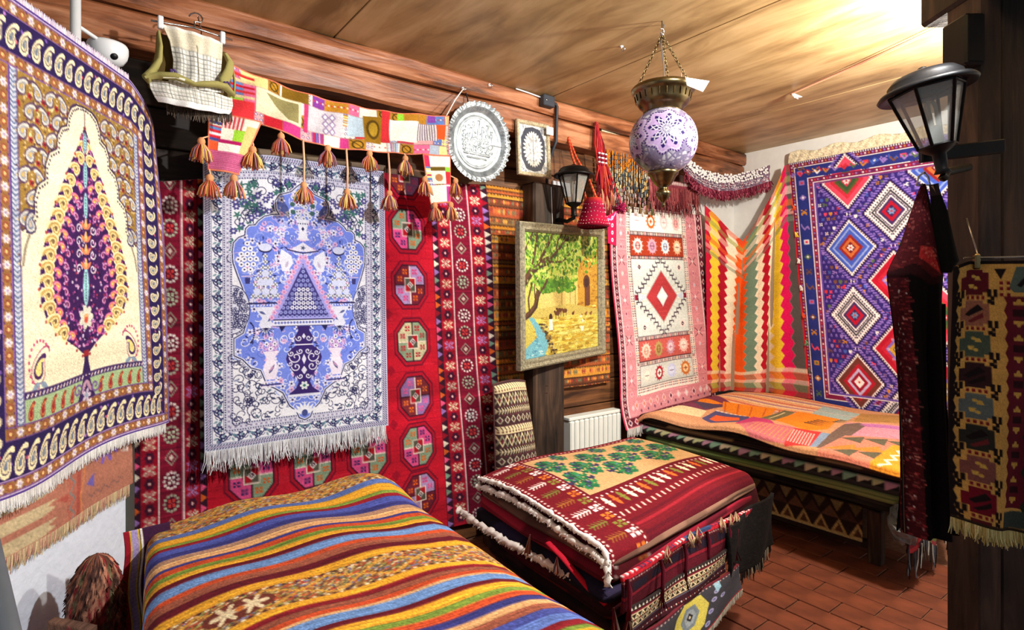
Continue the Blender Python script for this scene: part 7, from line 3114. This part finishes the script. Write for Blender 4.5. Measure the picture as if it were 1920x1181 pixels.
def tassel_bundle():
    t = thing('tassel_bundle', 'long bundle of red braided cords and tassels hanging from the beam', 'tassels', (2.46, 2.35, 1.76))
    mb = MB()
    for i in range(46):
        x1 = 2.40 + R.random() * .15
        z1 = R.uniform(1.80, 1.95)
        c = R.choice([(176, 40, 40), (150, 28, 40), (196, 66, 44), (120, 24, 36), (206, 90, 60), (84, 20, 30)])
        b = R.uniform(-.02, .02)
        mb.tube([(2.425 + R.uniform(-.01, .01), 2.355, 2.30), (2.43 + b + (x1 - 2.43) * .2, 2.345 + R.uniform(-.01, .01), 2.17), (2.43 + (x1 - 2.43) * .6, 2.335 + R.uniform(-.015, .015), 2.02), (x1, 2.33 + R.uniform(-.02, .02), z1)], R.uniform(.003, .006), 5, c)
    mb.build('cords', 'yarn', t, True)
    for k in range(4):
        x = 2.435 + .012 * k
        b = MB()
        for j in range(6):
            b.lathe([(.004, 0), (.008, .003), (.008, .007), (.004, .010)], (x - .02 + .02 * (k % 2), 2.322, 2.04 + j * .013), 8, (226, 226, 230) if j % 2 else (120, 30, 50))
        b.build('bead_wrap', 'yarn', t)
    for k, (x, z) in enumerate(((2.43, 1.90), (2.47, 1.87), (2.51, 1.90), (2.45, 1.84), (2.50, 1.84))):
        s = MB()
        for i in range(22):
            a = R.uniform(0, 6.28)
            q = .018 * math.sqrt(R.random())
            s.tube([(x, 2.315, z), (x + q * math.cos(a), 2.315 + q * math.sin(a), z - .04), (x + 1.2 * q * math.cos(a), 2.315 + 1.2 * q * math.sin(a), z - R.uniform(.07, .095))], .0026, 4, R.choice([(190, 130, 90), (150, 40, 50), (120, 24, 44), (206, 160, 120), (170, 60, 70)]))
        s.build('tassel', 'yarn', t)
    s = MB()
    c0 = np.array([2.575, 2.30, 1.80])
    for i in range(150):
        d = np.array([R.gauss(0, 1) for _ in range(3)])
        d /= np.linalg.norm(d)
        s.tube([c0, c0 + d * .038 * R.uniform(.85, 1.05)], [.003, .0026], 4, R.choice([(150, 24, 70), (176, 40, 90), (120, 18, 56)]))
    s.build('pompom', 'yarn', t)
    MB().tube([c0 + UP * .03, (2.54, 2.31, 1.92), (2.46, 2.33, 2.1)], .004, 6, (176, 40, 50)).build('pompom_cord', 'yarn', t)


tassel_bundle()


def bead_hanging():
    t = thing('bead_hanging', 'embroidered band with long orange and grey bead fringe behind the globe lamp', 'wall hanging', (2.78, 2.40, 1.8))
    nx, ny = 110, 36
    c = Cv(48, 13, nx, ny, (206, 196, 160))
    R2 = random.Random(4)
    for i in range(330):
        x, y = R2.uniform(0, 48), R2.uniform(1, 9.6)
        c.dia(x, y, R2.uniform(.5, 1.3), R2.uniform(.4, 1), R2.choice([(90, 96, 110), (206, 120, 40), (150, 60, 50), (110, 120, 80), (60, 60, 80), (226, 206, 150)]))
    c.rect(0, 0, 48, .8, (226, 214, 180))
    c.rect(0, 9.8, 48, 13, (206, 200, 160))
    P, u, v = quad((2.525, 2.405, 2.285), (3.03, 2.42, 2.275), (3.03, 2.42, 2.16), (2.54, 2.405, 2.165), nx, ny)
    sheet('band', P, c.get(.08, 0, 2), 'flatweave', t, .005)
    for half in range(2):
        mb = MB()
        for i in range(34):
            q = (i + .5) / 34
            x0 = 2.54 + (q * .5 + half * .5) * .48
            y0 = 2.395 + R.uniform(-.012, .008)
            n = R.randrange(11, 15)
            L = R.uniform(.28, .36)
            for j in range(n):
                za = 2.165 - L * j / n
                zb = 2.165 - L * (j + .8) / n
                f = j / n
                col = R.choice([(222, 140, 40), (206, 120, 40), (120, 120, 120)]) if f < .3 else R.choice([(86, 96, 100), (226, 206, 150), (70, 76, 84), (190, 190, 170), (206, 150, 70)]) if f < .72 else R.choice([(206, 140, 150), (190, 180, 170), (150, 120, 90), (70, 66, 66)])
                dx = .012 * math.sin(j * .5 + i)
                mb.tube([(x0 + dx * f, y0, za), (x0 + dx * f, y0, zb)], .0042, 5, col)
        mb.build('bead_fringe', 'yarn', t, True)
    for k in range(7):
        x = 2.60 + k * .062
        s = MB()
        for i in range(10):
            s.tube([(x, 2.38, 1.86), (x + R.uniform(-.012, .012), 2.38 + R.uniform(-.01, .01), 1.80)], .003, 4, R.choice([(150, 110, 70), (110, 80, 56), (120, 130, 90)]))
        s.build('tassel', 'yarn', t)


bead_hanging()


def shell_belt():
    t = thing('shell_belt', 'white cowrie shell belt with maroon fringe strung across the corner', 'belt', (3.6, 2.33, 1.95))
    top = np.array([(3.26, 2.345, 2.235), (3.36, 2.345, 2.185), (3.50, 2.34, 2.15), (3.66, 2.335, 2.145), (3.80, 2.32, 2.16), (3.92, 2.25, 2.19), (3.98, 2.13, 2.225)])
    e, L = path_resample(top, 130)
    nrm = np.array([-.3, -.95, 0])
    ny = 16
    P = np.stack([e - UP * (.125 * k / (ny - 1)) + nrm * .004 * math.sin(k) for k in range(ny)])
    c = Cv(130, 16, 130, ny, (120, 96, 116))
    R2 = random.Random(5)
    for i in range(300):
        c.rect(R2.uniform(0, 130), R2.uniform(7, 16), R2.uniform(0, 130), 0, 0)
        x, y = R2.uniform(0, 130), R2.uniform(6, 16)
        c.rect(x, y, x + 2.4, y + .8, R2.choice([(226, 220, 226), (150, 60, 80), (120, 130, 150), (60, 40, 60), (206, 180, 190)]))
    sheet('net', P, c.get(.1, 0, 1), 'flatweave', t, .004)
    mb = MB()
    for row in range(4):
        for i in range(48):
            q = (i + (.5 if row % 2 else 0) + R.uniform(-.2, .2)) / 49
            p = np.array([np.interp(q * 129, np.arange(130), e[:, k]) for k in range(3)])
            p = p + nrm * .012 - UP * (.006 + .0165 * row) + np.array([R.uniform(-.003, .003), R.uniform(-.006, .002), R.uniform(-.007, .007)])
            mb.sphere(p, (.0098 * R.uniform(.75, 1.1), .008, .0092 * R.uniform(.75, 1.1)), 7, 5)
    mb.build('cowrie_shells', 'shell_white', t, True)
    mb = MB()
    for row in range(2):
        for i in range(70):
            q = (i + R.uniform(0, 1)) / 71
            p = np.array([np.interp(q * 129, np.arange(130), e[:, k]) for k in range(3)]) + nrm * .01 - UP * (.078 + .016 * row + R.uniform(-.004, .004))
            mb.sphere(p, .0032, 5, 3, (226, 226, 236))
    mb.build('beads', 'shell_white', t, True)
    mb = MB()
    for i in range(520):
        q = R.random()
        p = np.array([np.interp(q * 129, np.arange(130), e[:, k]) for k in range(3)]) + nrm * R.uniform(0, .02) - UP * .118
        Lf = R.uniform(.03, .075)
        mb.tube([p, p + np.array([R.uniform(-.012, .012), R.uniform(-.014, .004), -Lf * .6]), p + np.array([R.uniform(-.022, .022), R.uniform(-.02, .006), -Lf])], [.0035, .004, .0025], 4, R.choice([(120, 36, 60), (150, 56, 80), (96, 26, 46), (176, 90, 110)]))
    mb.build('fringe', 'yarn', t, True)


shell_belt()


def maroon_fringe_and_shadow():
    t = thing('fringed_band_and_shadow', 'brown maroon fringed band over the top of the pink rug, its strands partly standing for cast shadow', 'wall hanging', (3.2, 2.37, 1.82))
    e = [(2.93, 2.375, 2.06), (3.1, 2.37, 2.045), (3.3, 2.365, 2.05), (3.46, 2.36, 2.07)]
    P = np.stack([path_resample(e, 60)[0] - UP * (.05 * k / 5) for k in range(6)])
    c = Cv(60, 6, 60, 6, (120, 50, 62))
    for k in range(30):
        c.rect(k * 2, 1, k * 2 + .9, 3, (226, 210, 206))
    sheet('band', P, c.get(.08, 0, 2), 'flatweave', t, .005)
    fringe('fringe', P[-1, ::3], (0, -.05, -1), .15, t, [(110, 44, 50), (136, 60, 64), (90, 34, 42), (160, 90, 90)], 210, .003, seed=77, jit=.3)  # maroon strands, partly standing in for the cast shadow of lamp and belt


maroon_fringe_and_shadow()


# ---------------------------------------------------------------- mosaic globe lamp
def globe_lamp():
    ax, ay = 1.876, 1.45
    t = thing('globe_lamp', 'lilac and white mosaic glass globe lamp hanging on brass chains', 'lamp', (ax, ay, 1.63))
    c0 = np.array([ax, ay, 1.898])
    r0 = .135
    nt, na = 190, 330
    th = np.linspace(.42, 2.72, nt)[:, None]
    ph = np.linspace(0, 2 * math.pi, na)[None, :]
    D = np.stack([np.sin(th) * np.cos(ph), np.sin(th) * np.sin(ph), np.cos(th) + 0 * ph], -1)
    C = np.empty((nt, na, 3))
    # crackle mosaic ground: small voronoi tesserae
    Rn = np.random.default_rng(4)
    g = Rn.normal(0, 1, (700, 3))
    g /= np.linalg.norm(g, axis=1, keepdims=True)
    dots = D.reshape(-1, 3) @ g.T
    part = np.partition(dots, -2, axis=1)
    gap = (part[:, -1] - part[:, -2]).reshape(nt, na)
    near = dots.argmax(1).reshape(nt, na)
    tones = np.array([(226, 222, 234), (206, 200, 222), (236, 234, 242), (190, 180, 214), (214, 206, 226)], float)[Rn.integers(0, 5, 700)]
    tones[Rn.random(700) < .09] = (64, 46, 96)
    C[:] = tones[near]
    C[gap < .0035] = (150, 140, 176)
    C *= .9
    view = math.atan2(-ay, -ax)
    for k in range(5):
        a = view + .10 + k * 2 * math.pi / 5
        el = .10
        m = np.array([math.cos(a) * math.cos(el), math.sin(a) * math.cos(el), math.sin(el)])
        e1 = np.cross((0, 0, 1), m)
        e1 /= np.linalg.norm(e1)
        e2 = np.cross(m, e1)
        rho = np.degrees(np.arccos(np.clip(D @ m, -1, 1)))
        phi = np.arctan2(D @ e2, D @ e1) + .2
        lob = 38 + 3.6 * np.cos(8 * phi)
        C[rho < lob] = (206, 176, 226)
        ring = (np.abs(rho - lob) < 1.7) & (np.cos(phi * 54) > -.35)
        C[ring] = (66, 44, 110)
        ring2 = (np.abs(rho - lob + 3.6) < 1.0)
        C[ring2] = (222, 210, 234)
        A = phi * 16 / (2 * math.pi) + rho / 11.
        B = phi * 16 / (2 * math.pi) - rho / 11.
        fa, fb = A - np.floor(A), B - np.floor(B)
        sz = .30 + .08 * np.clip(rho / 28, 0, 1)
        star = 21 + 9.5 * np.cos(8 * phi)
        dia = (np.abs(fa - .5) < sz) & (np.abs(fb - .5) < sz) & (rho < star + 2)
        base = rho < star
        C[base] = (226, 220, 234)
        C[dia] = (44, 28, 104)
    C *= .80
    sc = r0 * (1 + .006 * np.clip(gap * 80, 0, 1))
    P = c0 + D * sc[..., None]
    sheet('globe', P, C, 'mosaic', t, .003, flip=False)
    cap = [(.072, 2.012), (.078, 2.016), (.080, 2.028), (.092, 2.036), (.106, 2.056), (.112, 2.082), (.118, 2.088), (.126, 2.098), (.127, 2.108), (.120, 2.116), (.112, 2.118), (.10, 2.112), (.085, 2.06), (.07, 2.02)]
    MB().lathe(cap, (ax, ay, 0), 40).build('cap', 'brass', t)
    st = MB()
    for k in range(24):
        a = 2 * math.pi * k / 24
        st.tube([(ax + .1075 * math.cos(a), ay + .1075 * math.sin(a), 2.058), (ax + .1135 * math.cos(a), ay + .1135 * math.sin(a), 2.083)], .002, 5)
    st.build('fluting', 'brass', t)
    MB().lathe([(.0, 1.63), (.006, 1.633), (.009, 1.642), (.006, 1.650), (.012, 1.656), (.022, 1.668), (.03, 1.684), (.03, 1.694), (.02, 1.704), (.018, 1.712), (.032, 1.722), (.044, 1.74), (.052, 1.756), (.06, 1.764), (.061, 1.772), (.055, 1.782), (.04, 1.776)], (ax, ay, 0), 32).build('finial', 'brass', t)

    def chain(a, b, n):
        a, b = np.array(a), np.array(b)
        mb = MB()
        d = (b - a) / n
        for i in range(n):
            m = a + d * (i + .5)
            ln = np.linalg.norm(d) * .72
            dd = d / np.linalg.norm(d)
            s = np.cross(dd, (0, 1, 0) if i % 2 else (1, 0, 0))
            s /= np.linalg.norm(s)
            pts = [m + dd * ln * math.cos(q) + s * .0052 * math.sin(q) for q in np.linspace(0, 2 * math.pi, 9)[:-1]]
            mb.tube(pts, .0015, 4, closed=True)
        return mb.build('chain', 'brass', t)
    for a in (view - .25 + math.pi, view + 1.85, view - 1.85):
        q = (ax + .118 * math.cos(a), ay + .118 * math.sin(a), 2.116)
        chain((ax - .012, ay - .005, 2.325), q, 18)
    MB().tube([(ax, ay, 2.11), (ax + .006, ay, 2.2), (ax - .001, ay + .01, 2.3), (ax + .02, ay + .01, CEIL)], .0022, 6).build('cable', 'grey_rail', t)
    mb = MB()
    mb.tube([(ax - .012, ay - .005, 2.345 + .018 * math.sin(q)) if False else (ax - .012 + .012 * math.cos(q), ay - .005, 2.338 + .012 * math.sin(q)) for q in np.linspace(-2.6, 2.6, 10)], .0025, 6)
    mb.tube([(ax - .012, ay - .005, 2.35), (ax - .012, ay - .005, CEIL)], .003, 6)
    mb.lathe([(0, 0), (.008, -.004), (.008, -.012), (0, -.016)], (ax - .012, ay - .005, 2.334), 10)
    mb.build('ceiling_hook', 'steel', t)
    P, u, v = quad((1.828, 1.309, 2.103), (1.901, 1.254, 2.089), (1.881, 1.269, 2.048), (1.833, 1.306, 2.072), 6, 6)
    sheet('price_tag', P, np.full((6, 6, 3), 243.), 'paper', t, .001)
    MB().tube([(1.83, 1.308, 2.09), (1.86, 1.35, 2.12), (1.90, 1.38, 2.16)], .0008, 4).build('tag_string', 'white_plastic', t)


globe_lamp()

# hooks and string on ceiling and beam
t = thing('ceiling_string', 'thin reddish string tied with a white knot across the right ceiling', 'string', (2.95, 1.2, 2.35))
MB().tube([(3.06, 1.515, 2.366), (2.9, 1.1, 2.362), (2.70, .62, 2.362)], .003, 5, (196, 120, 96)).build('string', 'yarn', t)
MB().tube([(3.075, 1.53, 2.37), (2.93, 1.12, 2.366), (2.73, .62, 2.366)], .003, 5, (206, 140, 110)).build('string', 'yarn', t)
mb = MB()
for k in range(3):
    mb.tube([(3.06, 1.51, 2.366), (3.05 + .02 * k, 1.50 - .012 * k, 2.345), (3.075 - .02 * k, 1.49, 2.335), (3.065, 1.505, 2.355)], .004, 6, (240, 240, 236))
mb.build('knot', 'yarn', t)
for k, (x, y, z) in enumerate(((1.909, 1.70, CEIL), (1.672, BY, 2.357), (1.51, BY, 2.302))):
    lab = ['small steel screw hook in the ceiling left of the globe lamp', 'clear cup hook on the beam to the upper right of the tray', 'clear cup hook on the beam holding the garland cord'][k]
    t = thing('cup_hook', lab, 'hook', (x, y, z))
    d = -UP if k == 0 else np.array([0, -1., 0])
    q = np.array([x, y, z])
    side = np.array([1., 0, 0])
    dn = np.array([0, 0, -1.]) if k else np.array([0, -1., 0])
    MB().tube([q, q + d * .018, q + d * .026 + dn * .008, q + d * .018 + dn * .018, q + d * .008 + dn * .016], .0022, 6).build('hook', 'steel', t)
    MB().lathe([(.008, 0), (.008, .003), (0, .004)], q, 10, axis=d).build('rosette', 'white_plastic', t)


# ---------------------------------------------------------------- robe in the right foreground
def robe():
    o = np.array([1.775, .53, 0])
    pxm = .001414
    vy = [345, 375, 410, 460, 500, 515, 560, 640, 720, 800, 900, 960, 1000]
    lf = [-4, -16, -28, -44, -64, -70, -64, -54, -48, -44, -41, -40, -38]
    rt = [4, 12, 20, 30, 36, 38, 36, 36, 40, 46, 54, 58, 62]
    nx, ny = 130, 260
    v = np.linspace(345, 1000, ny)
    L = np.interp(v, vy, lf) * pxm
    Rr = np.interp(v, vy, rt) * pxm
    z = CAM_H - (v - 556) * pxm
    W, H = 100., 655.
    c = Cv(W, H, nx, ny, (18, 14, 16))
    R2 = random.Random(9)
    # yoke of dark red embroidery, red panel, beaded edge
    c.poly([(0, 0), (60, 0), (66, 60), (96, 170), (60, 176), (30, 150), (0, 166)], (74, 24, 30))
    for i in range(200):
        x, y = R2.uniform(0, 60), R2.uniform(10, 160)
        c.rect(x, y, x + R2.uniform(2, 8), y + 1.6, R2.choice([(110, 34, 40), (52, 20, 26), (140, 50, 50), (90, 30, 36), (170, 100, 90)]))
    c.poly([(34, 118), (62, 122), (80, 172), (44, 146), (34, 140)], (170, 44, 46))
    for i in range(90):
        x, y = R2.uniform(36, 72), R2.uniform(120, 166)
        if y < 122 + (x - 34) * 1.3:
            c.rect(x, y, x + 3.4, y + 1.4, R2.choice([(206, 120, 100), (190, 60, 56), (96, 22, 30), (226, 170, 150)]))
    c.poly([(0, 166), (30, 152), (60, 176), (96, 172), (96, 184), (56, 190), (26, 170), (0, 182)], (44, 18, 22))
    c.rect(0, 176, 24, H, (70, 24, 30))
    for i in range(520):
        x, y = R2.uniform(0, 24), R2.uniform(180, H)
        c.rect(x, y, x + R2.uniform(1.5, 5), y + 1.6, R2.choice([(130, 42, 48), (96, 30, 38), (46, 20, 24), (190, 120, 110), (150, 52, 56)]))
    for i in range(40):
        c.ell(R2.uniform(0, 24), R2.uniform(180, H), 1, 1.6, (206, 196, 190))
    C = c.get(.07, 0, 5)
    u = np.linspace(0, 1, nx)[None, :]
    lat = L[:, None] + (Rr - L)[:, None] * u
    wid = (Rr - L)[:, None]
    dep = -.30 * wid * np.sin(u * math.pi) ** .8 - .012 * np.sin(u * 16 + v[:, None] * .004) * np.clip((v[:, None] - 480) / 200, 0, 1)
    P = o + lat[..., None] * CR + dep[..., None] * CF
    P[..., 2] = z[:, None]
    t = thing('robe', 'black velvet robe with dark red embroidery hanging from the lantern bracket', 'robe', tuple(o + UP * .64))
    sheet('front', P, C, 'velvet', t, .003)
    Q = (o + lat[..., None] * CR + (.25 * wid * np.sin(u * math.pi))[..., None] * CF)
    Q[..., 2] = z[:, None]
    sheet('back', Q[::6, ::6], np.full((len(range(0, ny, 6)), len(range(0, nx, 6)), 3), 18.), 'velvet', t, .003, flip=True)
    # the folded sleeve at the right
    vs = np.linspace(350, 512, 60)
    ls = np.interp(vs, [350, 400, 450, 490, 512], [0, 5, 8, 10, 14]) * pxm
    rs = np.interp(vs, [350, 400, 450, 490, 512], [8, 34, 46, 56, 40]) * pxm
    us = np.linspace(0, 1, 30)[None, :]
    lat = ls[:, None] + (rs - ls)[:, None] * us
    P = o + lat[..., None] * CR + (-.02 - .022 * np.sin(us * math.pi) + 0 * vs[:, None])[..., None] * CF
    P[..., 2] = (CAM_H - (vs - 556) * pxm)[:, None]
    cc = np.full((60, 30, 3), 20.)
    cc[:8] = (46, 40, 40)
    sheet('sleeve', P, cc, 'velvet', t, .01)
    MB().tube([o + UP * 1.60 + CF * -.005, o + UP * 1.588 + CR * -.012, o + UP * 1.565 + CR * -.018, o + UP * 1.565 + CR * .018, o + UP * 1.588 + CR * .012, o + UP * 1.60], .0028, 6).build('hanger_loop', 'steel', t)
    # long dark cloth behind, reaching lower at the right
    P, uu, vv = quad(o + CR * .03 + CF * .06 + UP * 1.25, o + CR * .10 + CF * .06 + UP * 1.25, o + CR * .115 + CF * .07 + UP * .66, o + CR * -.02 + CF * .07 + UP * .62, 30, 80)
    P += (.012 * np.sin(uu * 12))[..., None] * CF
    t2 = thing('dark_cloth', 'plain black cloth hanging behind the embroidered robe', 'cloth', tuple(o + UP * .62))
    sheet('drape', P, np.full((80, 30, 3), 22.), 'velvet', t2, .004)
    c = Cv(10, 12, 30, 36, (30, 26, 28))
    for k, col in enumerate(((226, 220, 214), (40, 36, 40), (190, 90, 70), (236, 230, 224), (30, 26, 30), (226, 220, 214))):
        c.poly([(0, k * 2), (10, k * 2 - 1), (10, k * 2 + 1), (0, k * 2 + 1.8)], col)
    P, uu, vv = quad(o + CR * .07 + CF * .05 + UP * .755, o + CR * .107 + CF * .05 + UP * .76, o + CR * .115 + CF * .05 + UP * .675, o + CR * .075 + CF * .05 + UP * .68, 30, 36)
    sheet('striped_hem', P, c.get(.06, 0, 3), 'flatweave', t2, .004)


robe()
